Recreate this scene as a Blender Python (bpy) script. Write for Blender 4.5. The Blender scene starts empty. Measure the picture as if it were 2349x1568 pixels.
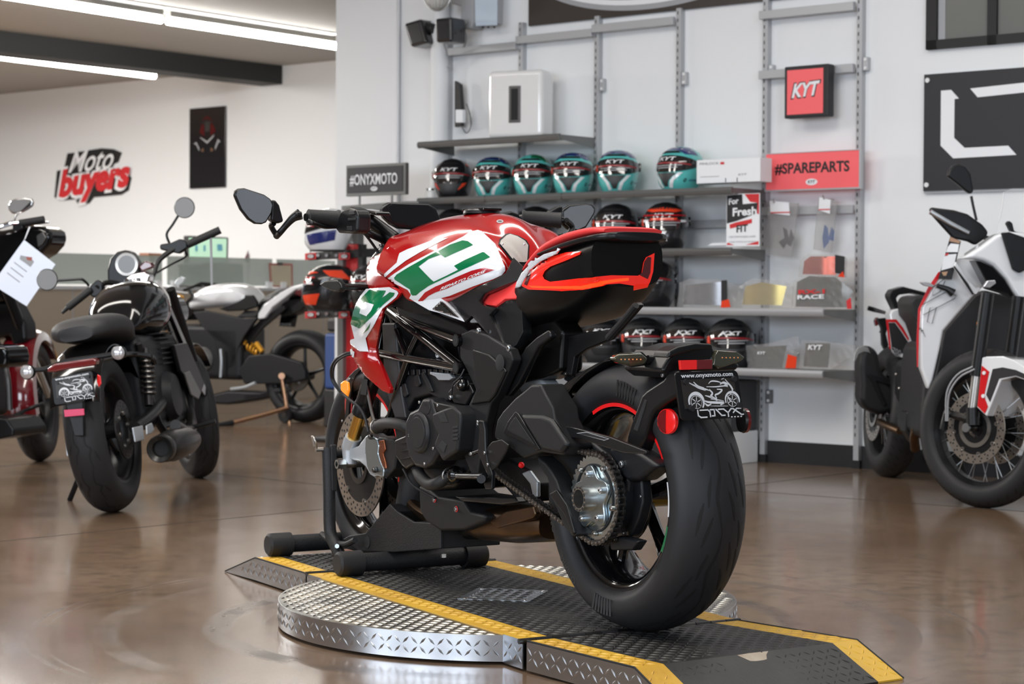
import bpy, bmesh, math, random
import numpy as np
from mathutils import Vector, Matrix
from mathutils.bvhtree import BVHTree
from mathutils.geometry import delaunay_2d_cdt
random.seed(7)
SC = bpy.context.scene
COL = SC.collection
R = math.radians
PI = math.pi
# ------------------------------------------------------------ camera (image taken as 2349 x 1568)
FPX, CX, CY, PITCH, SHY, ROLL, EYE = 4568., 1174.5, 784., .018, 28., .0055, .886
cam = bpy.data.cameras.new('camera')
camo = bpy.data.objects.new('camera', cam)
COL.objects.link(camo)
SC.camera = camo
cam.sensor_width = 36.
cam.lens = FPX/2349*36
cam.shift_y = -SHY/2349
cam.clip_start = .05
cam.clip_end = 200
camo.location = (0, 0, EYE)
camo.rotation_euler = (Matrix.Rotation(PI/2-PITCH, 3, 'X') @ Matrix.Rotation(ROLL, 3, 'Z')).to_euler()
cam.dof.use_dof = True
cam.dof.focus_distance = 5.0
cam.dof.aperture_fstop = 7.0
# ------------------------------------------------------------ light and exposure
SC.view_settings.view_transform = 'Standard'
SC.view_settings.look = 'None'
SC.view_settings.gamma = 1
SC.view_settings.use_curve_mapping = False
SC.view_settings.exposure = 0.34
wd = bpy.data.worlds.new('world')
SC.world = wd
wd.use_nodes = True
bg = wd.node_tree.nodes['Background']
bg.inputs[0].default_value = (.62, .74, .9, 1)
bg.inputs[1].default_value = .25
def area(name, loc, target, sx, sy, power, col):
    l = bpy.data.lights.new(name, 'AREA')
    l.shape = 'RECTANGLE'
    l.size, l.size_y, l.energy, l.color = sx, sy, power, col
    o = bpy.data.objects.new(name, l)
    o.location = loc
    o.rotation_euler = (Vector(target)-Vector(loc)).to_track_quat('-Z', 'Y').to_euler()
    COL.objects.link(o)
    return o
for k in range(3):
    area('storefront_daylight', (-7.6+k*2.2, 1.0-k*1.9, 2.1), (0.2+k*.4, 6.5-k*.2, 1.2), 2.2, 2.4, 122, (.82, .90, 1))
area('storefront_daylight', (3.2, -5.2, 2.3), (1.5, 8, 1.2), 4.5, 2.6, 215, (.80, .89, 1))
area('showroom_tube_light', (-1.0, 4.2, 4.1), (-1.0, 4.2, 0), .5, 5, 120, (1, .95, .88))
area('showroom_tube_light', (1.6, 6.6, 4.1), (1.6, 6.6, 0), 5, .5, 70, (1, .96, .9))
area('showroom_tube_light', (-3.6, 8.2, 3.9), (-3.6, 8.2, 0), 4, .5, 90, (1, .95, .88))
area('office_fill_light', (-8.2, 14.8, 2.9), (-8.2, 14.8, 0), 3.5, .3, 560, (1, .97, .92))  # three unseen fill lamps added left of view to brighten the office
area('office_fill_light', (-7.0, 17.6, 2.9), (-7.0, 17.6, 0), 2.2, .3, 200, (1, .97, .92))
area('office_fill_light', (-6.6, 12.2, 2.9), (-6.6, 12.2, 0), 3.5, .3, 230, (1, .97, .92))

# ------------------------------------------------------------ materials
MATS = {}
def mat(n, col=(.5, .5, .5), rough=.5, metal=0, coat=0, emit=None, es=0, alpha=1, trans=0, bump=None, var=None, spec=.5, aniso=0):
    m = bpy.data.materials.new(n)
    m.use_nodes = True
    nt = m.node_tree
    b = nt.nodes['Principled BSDF']
    I = b.inputs
    I['Base Color'].default_value = (*col, 1)
    I['Roughness'].default_value = rough
    I['Metallic'].default_value = metal
    I['Coat Weight'].default_value = coat
    I['Coat Roughness'].default_value = .04
    I['Specular IOR Level'].default_value = spec
    I['Alpha'].default_value = alpha
    I['Transmission Weight'].default_value = trans
    I['Anisotropic'].default_value = aniso
    if emit:
        I['Emission Color'].default_value = (*emit, 1)
        I['Emission Strength'].default_value = es
    tc = nt.nodes.new('ShaderNodeTexCoord')
    if bump:
        t = nt.nodes.new('ShaderNodeTexNoise')
        t.inputs['Scale'].default_value = bump[0]
        t.inputs['Detail'].default_value = 3
        nt.links.new(tc.outputs['Object'], t.inputs['Vector'])
        q = nt.nodes.new('ShaderNodeBump')
        q.inputs['Strength'].default_value = bump[1]
        q.inputs['Distance'].default_value = .002
        nt.links.new(t.outputs['Fac'], q.inputs['Height'])
        nt.links.new(q.outputs[0], I['Normal'])
    if var:
        t = nt.nodes.new('ShaderNodeTexNoise')
        t.inputs['Scale'].default_value = var[0]
        t.inputs['Detail'].default_value = 5
        nt.links.new(tc.outputs['Object'], t.inputs['Vector'])
        r = nt.nodes.new('ShaderNodeMixRGB')
        r.inputs[1].default_value = (*col, 1)
        r.inputs[2].default_value = (*var[1], 1)
        nt.links.new(t.outputs['Fac'], r.inputs[0])
        nt.links.new(r.outputs[0], I['Base Color'])
    MATS[n] = m
    return m
mat('black_gloss', (.003, .003, .0035), .12, coat=.5, spec=.35)
mat('tail_black', (.003, .003, .003), .34, spec=.3)
mat('black_satin', (.0055, .006, .007), .36, spec=.38)
mat('black_matte', (.009, .0095, .0105), .52, spec=.35, bump=(900, .15))
mat('engine_black', (.0075, .0085, .0105), .45, spec=.38, bump=(700, .2))
mat('rubber', (.0155, .016, .018), .55, spec=.4, bump=(400, .1))
mat('rubber_dark', (.003, .003, .003), .7)
mat('grip_rubber', (.008, .008, .009), .6, bump=(500, .4))
mat('stand_black', (.006, .0065, .008), .55, bump=(300, .5))
mat('red_paint', (.40, .003, .004), .2, coat=1)
mat('red_dark', (.09, .002, .005), .12, coat=1)
mat('white_paint', (.78, .80, .83), .16, coat=1)
mat('green_paint', (0, .16, .055), .16, coat=1)
mat('stripe_red', (.42, .006, .012), .2, coat=.6)
mat('silver', (.62, .65, .68), .3, metal=1)
mat('silver_paint', (.52, .56, .6), .34, metal=.5)
mat('zinc_blue', (.55, .68, .76), .24, metal=1, var=(30, (.75, .78, .76)))
mat('alloy', (.42, .5, .55), .3, metal=1)
mat('chrome', (.85, .86, .88), .07, metal=1)
mat('mirror_glass', (.75, .78, .8), .02, metal=1)
mat('steel', (.55, .53, .5), .3, metal=1)
mat('dark_steel', (.14, .135, .13), .35, metal=1)
mat('chain_plate', (.17, .165, .16), .38, metal=1)
mat('disc_steel', (.58, .53, .48), .32, metal=1)
mat('gold', (.75, .46, .12), .28, metal=1)
mat('bronze', (.20, .115, .06), .38, metal=1, var=(14, (.06, .05, .045)))
mat('zinc_gold', (.62, .42, .14), .3, metal=1, var=(40, (.6, .3, .3)))
mat('seat_red', (.72, .035, .035), .5, bump=(500, .25))
mat('seat_black', (.02, .02, .022), .6, bump=(400, .3))
mat('carbon', (.012, .012, .013), .2, coat=.8)
mat('tail_red', (.62, .012, .006), .12, coat=1, emit=(1, .02, .005), es=.32)
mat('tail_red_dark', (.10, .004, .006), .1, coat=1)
mat('reflector_red', (.72, .008, .008), .2, coat=.8, emit=(1, .01, .01), es=.12)
mat('reflector_dark', (.14, .004, .006), .2, coat=.8)
mat('pink_red', (.6, .05, .13), .3, emit=(.8, .08, .18), es=.1)
mat('orange_lens', (.9, .23, .01), .2, coat=.8, emit=(1, .3, .02), es=.5)
mat('smoke_lens', (.05, .05, .03), .08, coat=1)
mat('clear_plastic', (.85, .87, .9), .08, alpha=.16)
mat('clear_lens', (.6, .6, .62), .15, metal=.6)
mat('milky', (.55, .6, .66), .35)
mat('white_plain', (.78, .79, .8), .5)
mat('print_white', (.82, .84, .87), .5)
mat('print_black', (.015, .015, .017), .5)
mat('print_grey', (.35, .36, .38), .5)
mat('print_red', (.62, .03, .035), .45)
mat('rack_grey', (.47, .48, .5), .42, metal=.35)
mat('rack_dark', (.17, .172, .17), .38, metal=.4)
mat('slot_dark', (.012, .013, .014), .8)
mat('sign_red', (.78, .12, .13), .4, emit=(1, .14, .16), es=.12)
mat('sign_black', (.018, .019, .023), .5)
mat('brown_panel', (.05, .042, .037), .3)
mat('teal', (.10, .52, .50), .2, coat=.7)
mat('navy', (.02, .03, .16), .2, coat=.7)
mat('orange_red', (.8, .06, .02), .2, coat=.7)
mat('helmet_black', (.012, .012, .014), .25, coat=.5)
mat('helmet_matte', (.03, .031, .033), .5)
mat('visor_black', (.010, .009, .010), .06, coat=1)
mat('visor_silver', (.45, .46, .5), .2, metal=.9)
mat('visor_gold', (.75, .6, .2), .22, metal=.85, emit=(.8, .6, .15), es=.08)
mat('visor_red', (.75, .13, .07), .22, metal=.6)
mat('visor_blue', (.1, .3, .8), .2, metal=.7)
mat('bag_film', (.45, .44, .44), .15, alpha=.36, bump=(60, 1.))
mat('green_screen', (.5, .75, .55), .5, emit=(.5, .78, .58), es=.35)
mat('blue_print', (.15, .45, .6), .5)
mat('beige', (.36, .30, .235), .55)
mat('frosted', (.40, .46, .42), .25, alpha=.72)
mat('tube_white', (1, 1, 1), .5, emit=(1, .98, .93), es=34)
mat('beam_black', (.012, .012, .012), .6)
mat('paper', (.72, .77, .88), .6, emit=(.7, .78, .95), es=.12)
mat('yellow_plain', (.7, .5, .05), .5)
mat('wood', (.28, .1, .04), .5)
mat('blue_plain', (.02, .06, .22), .5)
mat('tan_paper', (.55, .48, .36), .6)
mat('copper', (.4, .14, .07), .35, metal=1)
mat('window_dark', (.17, .175, .165), .2)
mat('lamp_glass', (.6, .62, .6), .1, alpha=.6)
def M_(m):
    return MATS[m] if isinstance(m, str) else m
def nodes(m):
    nt = m.node_tree
    def N(t, **k):
        n = nt.nodes.new(t)
        for a, b in k.items():
            setattr(n, a, b)
        return n
    def math_(op, a, b=None, c=None):
        n = N('ShaderNodeMath', operation=op)
        for i, x in enumerate((a, b, c)):
            if x is None:
                continue
            if isinstance(x, (int, float)):
                n.inputs[i].default_value = x
            else:
                nt.links.new(x, n.inputs[i])
        return n.outputs[0]
    return nt, N, math_
def diamond(name, col, rough, metal, pitch=.026, strength=1., spot=None):
    """tread plate: raised lozenges, alternating by cell, laid over the UV map (metres)"""
    m = mat(name, col, rough, metal)
    nt, N, mt = nodes(m)
    b = nt.nodes['Principled BSDF']
    uv = N('ShaderNodeTexCoord').outputs['UV']
    sx = N('ShaderNodeSeparateXYZ')
    nt.links.new(uv, sx.inputs[0])
    x = mt('DIVIDE', sx.outputs[0], pitch)
    y = mt('DIVIDE', sx.outputs[1], pitch)
    fx, fy = mt('FLOOR', x), mt('FLOOR', y)
    par = mt('ABSOLUTE', mt('MODULO', mt('ADD', fx, fy), 2.))
    sg = mt('SUBTRACT', mt('MULTIPLY', par, 2.), 1.)
    px, py = mt('SUBTRACT', mt('FRACT', x), .5), mt('SUBTRACT', mt('FRACT', y), .5)
    py = mt('MULTIPLY', py, sg)
    a = mt('MULTIPLY', mt('ADD', px, py), .7071)
    c = mt('MULTIPLY', mt('SUBTRACT', px, py), .7071)
    d = mt('ADD', mt('DIVIDE', mt('ABSOLUTE', a), .62), mt('DIVIDE', mt('ABSOLUTE', c), .16))
    hgt = mt('SUBTRACT', 1., d)
    hgt = mt('MAXIMUM', hgt, 0.)
    hgt = mt('MINIMUM', mt('MULTIPLY', hgt, 1.6), 1.)
    q = N('ShaderNodeBump')
    q.inputs['Strength'].default_value = strength
    q.inputs['Distance'].default_value = .006
    nt.links.new(hgt, q.inputs['Height'])
    nt.links.new(q.outputs[0], b.inputs['Normal'])
    if spot:
        t = N('ShaderNodeTexNoise')
        t.inputs['Scale'].default_value = 9
        t.inputs['Detail'].default_value = 6
        nt.links.new(N('ShaderNodeTexCoord').outputs['Object'], t.inputs['Vector'])
        mp = N('ShaderNodeMapRange')
        mp.inputs[1].default_value, mp.inputs[2].default_value = .42, .68
        nt.links.new(t.outputs['Fac'], mp.inputs[0])
        r = N('ShaderNodeMixRGB')
        r.inputs[1].default_value = (*col, 1)
        r.inputs[2].default_value = (*spot, 1)
        nt.links.new(mp.outputs[0], r.inputs[0])
        nt.links.new(r.outputs[0], b.inputs['Base Color'])
    return m
diamond('plate_alu', (.55, .58, .62), .27, 1, strength=.04)
diamond('plate_alu_worn', (.29, .285, .27), .33, 1, strength=.04, spot=(.62, .58, .5))
diamond('plate_black', (.013, .013, .013), .45, 0, strength=.04, spot=(.026, .025, .022))
diamond('plate_yellow', (.68, .40, .035), .45, 0, strength=.04, spot=(.55, .30, .03))
# ------------------------------------------------------------ geometry helpers
def sm(pts, n=6, closed=False):
    """Catmull-Rom resample"""
    P = [Vector(p) for p in pts]
    k = len(P)
    out = []
    for i in range(k if closed else k-1):
        a = P[(i-1) % k] if closed or i > 0 else P[0]*2-P[1]
        b, c = P[i], P[(i+1) % k]
        d = P[(i+2) % k] if closed or i+2 < k else P[-1]*2-P[-2]
        for j in range(n):
            t = j/n
            out.append(.5*((2*b)+(c-a)*t+(2*a-5*b+4*c-d)*t*t+(3*b-a-3*c+d)*t**3))
    if not closed:
        out.append(P[-1])
    return out
class MB:
    def __init__(s):
        s.v, s.f, s.uv, s.mi = [], [], None, []
        s.cur = 0
    def add(s, vs, fs):
        b = len(s.v)
        s.v += [tuple(x) for x in vs]
        s.f += [tuple(b+i for i in f) for f in fs]
        s.mi += [s.cur]*len(fs)
        return s
    def box(s, c, d, rot=None):
        m = rot.to_3x3() if rot else Matrix.Identity(3)
        c = Vector(c)
        vs = [c+m @ Vector((x*d[0]/2, y*d[1]/2, z*d[2]/2)) for x in (-1, 1) for y in (-1, 1) for z in (-1, 1)]
        return s.add(vs, [(0, 1, 3, 2), (4, 6, 7, 5), (0, 4, 5, 1), (2, 3, 7, 6), (0, 2, 6, 4), (1, 5, 7, 3)])
    def bx(s, a, b):
        return s.box([(a[i]+b[i])/2 for i in range(3)], [abs(b[i]-a[i]) for i in range(3)])
    def loft(s, loops, caps=True, closed=True):
        n = len(loops[0])
        vs = [p for l in loops for p in l]
        fs = []
        for i in range(len(loops)-1):
            for j in range(n if closed else n-1):
                k = (j+1) % n
                fs.append((i*n+j, i*n+k, (i+1)*n+k, (i+1)*n+j))
        if caps:
            fs.append(tuple(range(n))[::-1])
            fs.append(tuple((len(loops)-1)*n+j for j in range(n)))
        return s.add(vs, fs)
    def tube(s, pts, r, seg=10, smooth=0, closed=False, flat=1., up=None):
        if smooth:
            if not isinstance(r, (int, float)):
                rr = [Vector((x, 0, 0)) for x in r]
                r = [x[0] for x in sm(rr, smooth, closed)]
            pts = sm(pts, smooth, closed)
        P = [Vector(p) for p in pts]
        n = len(P)
        if isinstance(r, (int, float)):
            r = [r]*n
        T = []
        for i in range(n):
            a = P[i-1] if i > 0 or closed else P[i]
            b = P[(i+1) % n] if i < n-1 or closed else P[i]
            t = b-a
            T.append(t.normalized() if t.length > 1e-9 else Vector((0, 0, 1)))
        if up is None:
            up = Vector((0, 0, 1)) if abs(T[0].z) < .9 else Vector((1, 0, 0))
        N = (Vector(up)-T[0]*Vector(up).dot(T[0])).normalized()
        loops = []
        for i in range(n):
            N = (N-T[i]*N.dot(T[i]))
            N = N.normalized() if N.length > 1e-9 else T[i].orthogonal().normalized()
            Bn = T[i].cross(N)
            loops.append([P[i]+(N*math.cos(2*PI*k/seg)*flat+Bn*math.sin(2*PI*k/seg))*r[i] for k in range(seg)])
        if closed:
            loops.append(loops[0])
        return s.loft(loops, caps=not closed)
    def cyl(s, a, b, r, r2=None, seg=20):
        return s.tube([a, b], [r, r if r2 is None else r2], seg)
    def lathe(s, prof, o=(0, 0, 0), ax='Y', seg=48, closed=False, a0=0, a1=2*PI, shift=0):
        """prof: (radius, offset along axis)"""
        full = abs(a1-a0-2*PI) < 1e-6
        n = seg if full else seg+1
        o = Vector(o)
        vs = []
        for i in range(n):
            a = a0+(a1-a0)*i/seg+shift
            c, q = math.cos(a), math.sin(a)
            for r, h in prof:
                vs.append(o+Vector({'Y': (r*c, h, r*q), 'X': (h, r*c, r*q), 'Z': (r*c, r*q, h)}[ax]))
        k = len(prof)
        fs = []
        for i in range(n if full else n-1):
            i2 = (i+1) % n
            for j in range(k if closed else k-1):
                j2 = (j+1) % k
                fs.append((i*k+j, i*k+j2, i2*k+j2, i2*k+j))
        if not full and closed:
            fs += [tuple(range(k)), tuple((n-1)*k+j for j in range(k))[::-1]]
        return s.add(vs, fs)
    def ball(s, c, r, seg=16, rings=10, rot=None):
        r = (r, r, r) if isinstance(r, (int, float)) else r
        m = rot.to_3x3() if rot else Matrix.Identity(3)
        loops = []
        for i in range(rings+1):
            t = PI*i/rings
            t = min(max(t, .02), PI-.02)
            loops.append([Vector(c)+m @ Vector((r[0]*math.sin(t)*math.cos(2*PI*k/seg), r[1]*math.sin(t)*math.sin(2*PI*k/seg), r[2]*math.cos(t))) for k in range(seg)])
        return s.loft(loops)
    def prism(s, pts, vec):
        P = [Vector(p) for p in pts]
        v = Vector(vec)
        n = len(P)
        return s.add([p for p in P]+[p+v for p in P], [tuple(range(n))[::-1], tuple(range(n, 2*n))]+[(i, (i+1) % n, n+(i+1) % n, n+i) for i in range(n)])
    def sheet(s, rows, n=5, th=.003, m=None):
        """smooth surface through a grid of control points, solidified along its normals"""
        m = m or n
        A = [sm(r, m) for r in rows]
        Bc = [sm([A[i][j] for i in range(len(A))], n) for j in range(len(A[0]))]
        nu, nv = len(Bc), len(Bc[0])
        G = [[Bc[i][j] for j in range(nv)] for i in range(nu)]
        def nrm(i, j):
            a = G[min(i+1, nu-1)][j]-G[max(i-1, 0)][j]
            b = G[i][min(j+1, nv-1)]-G[i][max(j-1, 0)]
            c = a.cross(b)
            return c.normalized() if c.length > 1e-12 else Vector((0, 0, 1))
        vs = [G[i][j] for i in range(nu) for j in range(nv)]
        fs = [(i*nv+j, (i+1)*nv+j, (i+1)*nv+j+1, i*nv+j+1) for i in range(nu-1) for j in range(nv-1)]
        if th:
            k = len(vs)
            vs += [G[i][j]-nrm(i, j)*th for i in range(nu) for j in range(nv)]
            fs += [tuple(k+q for q in f)[::-1] for f in fs]
            bd = [(i, 0) for i in range(nu)]+[(nu-1, j) for j in range(1, nv)]+[(i, nv-1) for i in range(nu-2, -1, -1)]+[(0, j) for j in range(nv-2, 0, -1)]
            for a in range(len(bd)):
                p, q = bd[a], bd[(a+1) % len(bd)]
                p, q = p[0]*nv+p[1], q[0]*nv+q[1]
                fs.append((p, q, k+q, k+p))
        return s.add(vs, fs)
    def build(s, name, m='black_satin', parent=None, bev=0, sharp=35, mx=None, seg=2, label=None, clean=True):
        me = bpy.data.meshes.new(name)
        me.from_pydata(s.v, [], s.f)
        ms = m if isinstance(m, (list, tuple)) else [m]
        for q in ms:
            me.materials.append(M_(q))
        if len(ms) > 1:
            me.polygons.foreach_set('material_index', s.mi)
        if s.uv:
            L = me.uv_layers.new(name='UV')
            for lp in me.loops:
                L.data[lp.index].uv = s.uv(me.vertices[lp.vertex_index].co, lp)
        if clean:
            bm = bmesh.new()
            bm.from_mesh(me)
            bmesh.ops.remove_doubles(bm, verts=bm.verts, dist=1e-6)
            bmesh.ops.recalc_face_normals(bm, faces=bm.faces)
            bm.to_mesh(me)
            bm.free()
        me.polygons.foreach_set('use_smooth', [True]*len(me.polygons))
        me.set_sharp_from_angle(angle=R(sharp))
        o = bpy.data.objects.new(name, me)
        COL.objects.link(o)
        if parent is not None:
            o.parent = parent
        if mx is not None:
            o.matrix_local = mx
        if bev:
            b = o.modifiers.new('bevel', 'BEVEL')
            b.width, b.segments, b.limit_method, b.angle_limit = bev, seg, 'ANGLE', R(40)
            b.use_clamp_overlap = True
            b.harden_normals = True
        if label:
            o['label'] = label
        return o
def tag(o, label, cat, group=None, kind=None):
    if kind:
        o['kind'] = kind
    if label:
        o['label'] = label
    if cat:
        o['category'] = cat
    if group:
        o['group'] = group
    return o
def thing(name, label, cat, loc=(0, 0, 0), yaw=0, roll=0, group=None):
    o = bpy.data.objects.new(name, None)
    COL.objects.link(o)
    o.empty_display_size = .1
    o.location = loc
    o.rotation_euler = (Matrix.Rotation(yaw, 3, 'Z') @ Matrix.Rotation(roll, 3, 'X')).to_euler()
    return tag(o, label, cat, group)
def struct(o):
    o['kind'] = 'structure'
    return o
def ray(px, py):
    x, y = px-CX, -(py-(CY-SHY))
    c, s = math.cos(ROLL), math.sin(ROLL)
    xr, yr = c*x-s*y, s*x+c*y
    cp, sp = math.cos(PITCH), math.sin(PITCH)
    return Vector((xr, cp*FPX+sp*yr, -sp*FPX+cp*yr))
EYEV = Vector((0, 0, EYE))
def onz(px, py, z=0):
    d = ray(px, py)
    return EYEV+d*((z-EYE)/d.z)
def px2(s):
    return [tuple(float(a) for a in q.split(',')) for q in s.split()]
class Rig:
    """a local frame: x forward, y left, z up; P(px,py,v) is the point of the plane y=v seen at a pixel"""
    def __init__(s, loc, yaw, roll=0):
        s.loc, s.yaw, s.roll = Vector(loc), yaw, roll
        s.m = Matrix.Translation(s.loc) @ Matrix.Rotation(yaw, 4, 'Z') @ Matrix.Rotation(roll, 4, 'X')
        s.i = s.m.inverted()
        s.e = s.i @ EYEV
        s.i3 = s.i.to_3x3()
    def P(s, x, y, v=0):
        d = s.i3 @ ray(x, y)
        return s.e+d*((v-s.e.y)/d.y)
    def PU(s, x, y, u=0):
        d = s.i3 @ ray(x, y)
        return s.e+d*((u-s.e.x)/d.x)
    def PZ(s, x, y, w=0):
        d = s.i3 @ ray(x, y)
        return s.e+d*((w-s.e.z)/d.z)
    def tr(s, st, v):
        return [s.P(a, b, v) for a, b in px2(st)]
    def t3(s, st):
        return [s.P(a, b, c) for a, b, c in px2(st)]
    def thing(s, name, label, cat, group=None):
        s.root = thing(name, label, cat, s.loc, s.yaw, s.roll, group)
        return s.root
    def plate(s, name, st, v, th, m, bev=.004, par=None, **k):
        return MB().prism(s.tr(st, v), (0, -th, 0)).build(name, m, par or s.root, bev, **k)
    def tub(s, name, st, r, m, seg=10, smooth=5, par=None, **k):
        return MB().tube(s.t3(st), r, seg, smooth).build(name, m, par or s.root, **k)
FONT = {}
def text_mb(txt, shear=0, bold=0., space=1.):
    c = bpy.data.curves.new('t', 'FONT')
    c.body = txt
    c.shear = shear
    c.offset = bold
    c.space_character = space
    c.resolution_u = 3
    o = bpy.data.objects.new('t', c)
    COL.objects.link(o)
    bpy.context.view_layer.update()
    dg = bpy.context.evaluated_depsgraph_get()
    me = bpy.data.meshes.new_from_object(o.evaluated_get(dg))
    v = [tuple(q.co) for q in me.vertices]
    f = [tuple(p.vertices) for p in me.polygons]
    bpy.data.objects.remove(o)
    bpy.data.curves.remove(c)
    bpy.data.meshes.remove(me)
    xs, ys = [q[0] for q in v], [q[1] for q in v]
    return v, f, min(xs), max(xs), max(ys)
def text(name, txt, o, ex, ey, m, parent=None, th=.001, shear=0, bold=0., cap=None, space=1., sharp=30):
    """flat lettering: o = lower left, ex = full width vector, ey = cap height vector"""
    v, f, x0, x1, y1 = text_mb(txt, shear, bold, space)
    cap = cap or .7
    o, ex, ey = Vector(o), Vector(ex), Vector(ey)
    n = ex.cross(ey).normalized()*th
    P = [o+ex*((q[0]-x0)/(x1-x0))+ey*(q[1]/cap)+n for q in v]
    b = MB().add(P, f)
    return b.build(name, m, parent, clean=False, sharp=sharp)
def copy_tree(o, parent=None):
    c = o.copy()
    COL.objects.link(c)
    c.parent = parent
    for ch in o.children:
        copy_tree(ch, c)
    return c
def bvh(objs):
    V_, F_ = [], []
    bpy.context.view_layer.update()
    for o in objs:
        b = len(V_)
        V_ += [o.matrix_world @ v.co for v in o.data.vertices]
        F_ += [tuple(b+i for i in p.vertices) for p in o.data.polygons]
    return BVHTree.FromPolygons(V_, F_)
def fill2d(poly, holes=(), cell=6.):
    """triangulate a 2D polygon with interior points so that it can follow a curved panel"""
    def dens(pl):
        out = []
        for i in range(len(pl)):
            a, b = Vector(pl[i]), Vector(pl[(i+1) % len(pl)])
            k = max(1, int((b-a).length/cell))
            out += [a+(b-a)*j/k for j in range(k)]
        return out
    rings = [dens(poly)]+[dens(h) for h in holes]
    vs, es, k = [], [], 0
    for r in rings:
        vs += r
        es += [(k+i, k+(i+1) % len(r)) for i in range(len(r))]
        k += len(r)
    def inside(p, r):
        c = False
        for i in range(len(r)):
            a, b = r[i], r[i-1]
            if (a[1] > p[1]) != (b[1] > p[1]) and p[0] < (b[0]-a[0])*(p[1]-a[1])/(b[1]-a[1])+a[0]:
                c = not c
        return c
    xs, ys = [p[0] for p in rings[0]], [p[1] for p in rings[0]]
    x = min(xs)+cell/2
    while x < max(xs):
        y = min(ys)+cell/2
        while y < max(ys):
            p = Vector((x, y))
            if inside(p, rings[0]) and not any(inside(p, h) for h in rings[1:]):
                vs.append(p)
            y += cell
        x += cell
    v, e, f, _, _, _ = delaunay_2d_cdt(vs, es, [], 0, 1e-4)
    out = []
    for t in f:
        c = sum((Vector(v[i]) for i in t), Vector((0, 0)))/len(t)
        if inside(c, rings[0]) and not any(inside(c, h) for h in rings[1:]):
            out.append(tuple(t))
    return v, out
def decal(name, poly, tree, rig, m, parent=None, holes=(), off=.0006, cell=6., tri=None, label=None):
    """a thin film of paint or print lying on a curved panel"""
    if tri is None:
        poly = px2(poly) if isinstance(poly, str) else poly
        holes = [px2(h) if isinstance(h, str) else h for h in holes]
        v, f = fill2d(poly, holes, cell)
    else:
        v, f = tri
    P, ok = [], []
    for q in v:
        d = ray(q[0], q[1]).normalized()
        h, n, i, _ = tree.ray_cast(EYEV, d)
        if h is None:
            P.append(Vector((0, 0, 0)))
            ok.append(False)
            continue
        if n.dot(d) > 0:
            n = -n
        P.append(rig.i @ (h+n*off))
        ok.append(True)
    f = [t for t in f if all(ok[i] for i in t) and max((P[t[i]]-P[t[i-1]]).length for i in range(len(t))) < .12]
    b = MB().add(P, f)
    return b.build(name, m, parent or rig.root, clean=True, label=label)
def dtext(name, txt, tree, rig, m, o, ex, ey, parent=None, shear=0, bold=0., off=.0012, cell=0, space=1.):
    v, f, x0, x1, y1 = text_mb(txt, shear, bold, space)
    vv = [(o[0]+ex[0]*(q[0]-x0)/(x1-x0)+ey[0]*q[1]/.7, o[1]+ex[1]*(q[0]-x0)/(x1-x0)+ey[1]*q[1]/.7) for q in v]
    return decal(name, None, tree, rig, m, parent, off=off, tri=(vv, f))
# ============================================================ the room
WR = Rig((1.58374, 10.40721, 0), R(-40.10269))          # shelf wall: x to the right along it, y into it
def room_quad(name, pts, th, m, k=None):
    o = MB().prism(pts, th).build(name, m)
    return struct(o)
fl = mat('floor_concrete', (.17, .12, .085), .2, spec=.42)
nt, N, mt = nodes(fl)
b = nt.nodes['Principled BSDF']
oc = N('ShaderNodeTexCoord').outputs['Object']
def noise(sc, det=4, vec=None, st=None):
    n = N('ShaderNodeTexNoise')
    n.inputs['Scale'].default_value = sc
    n.inputs['Detail'].default_value = det
    if st:
        mp = N('ShaderNodeMapping')
        mp.inputs['Scale'].default_value = st
        nt.links.new(vec or oc, mp.inputs[0])
        nt.links.new(mp.outputs[0], n.inputs['Vector'])
    else:
        nt.links.new(vec or oc, n.inputs['Vector'])
    return n.outputs['Fac']
def mixc(f, a, c):
    r = N('ShaderNodeMixRGB')
    for i, x in ((0, f), (1, a), (2, c)):
        if isinstance(x, tuple):
            r.inputs[i].default_value = (*x, 1)
        elif isinstance(x, (int, float)):
            r.inputs[i].default_value = x
        else:
            nt.links.new(x, r.inputs[i])
    return r.outputs[0]
def rng(x, a, c):
    mp = N('ShaderNodeMapRange')
    mp.inputs[1].default_value, mp.inputs[2].default_value = a, c
    nt.links.new(x, mp.inputs[0])
    return mp.outputs[0]
c1 = mixc(rng(noise(.9, 6), .35, .68), (.155, .098, .062), (.235, .165, .115))
c1 = mixc(rng(noise(14, 5), .45, .75), c1, (.13, .09, .062))
c1 = mixc(mt('MULTIPLY', rng(noise(160, 2), .72, .8), .5), c1, (.05, .035, .025))
sx = N('ShaderNodeSeparateXYZ')
nt.links.new(oc, sx.inputs[0])
dx, dy = mt('SUBTRACT', sx.outputs[0], -.008), mt('SUBTRACT', sx.outputs[1], 5.355)
rad = mt('SQRT', mt('ADD', mt('MULTIPLY', dx, dx), mt('MULTIPLY', dy, dy)))
tot = None
for r0, w0, st in ((.655, .006, .4), (.77, .045, .85), (.805, .012, .5), (1.06, .035, .5), (1.09, .008, .5), (1.26, .01, .6), (1.225, .006, .5)):
    a = mt('SUBTRACT', 1., mt('DIVIDE', mt('ABSOLUTE', mt('SUBTRACT', rad, r0)), w0))
    a = mt('MULTIPLY', mt('MINIMUM', mt('MULTIPLY', mt('MAXIMUM', a, 0.), 2.), 1.), st)
    tot = a if tot is None else mt('MAXIMUM', tot, a)
msk = mt('MULTIPLY', tot, rng(noise(3.2, 5), .38, .62))
c1 = mixc(msk, c1, (.06, .05, .045))
nt.links.new(c1, b.inputs['Base Color'])
rg = mt('ADD', mt('MULTIPLY', noise(2.5, 4), .14), .09)
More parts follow.
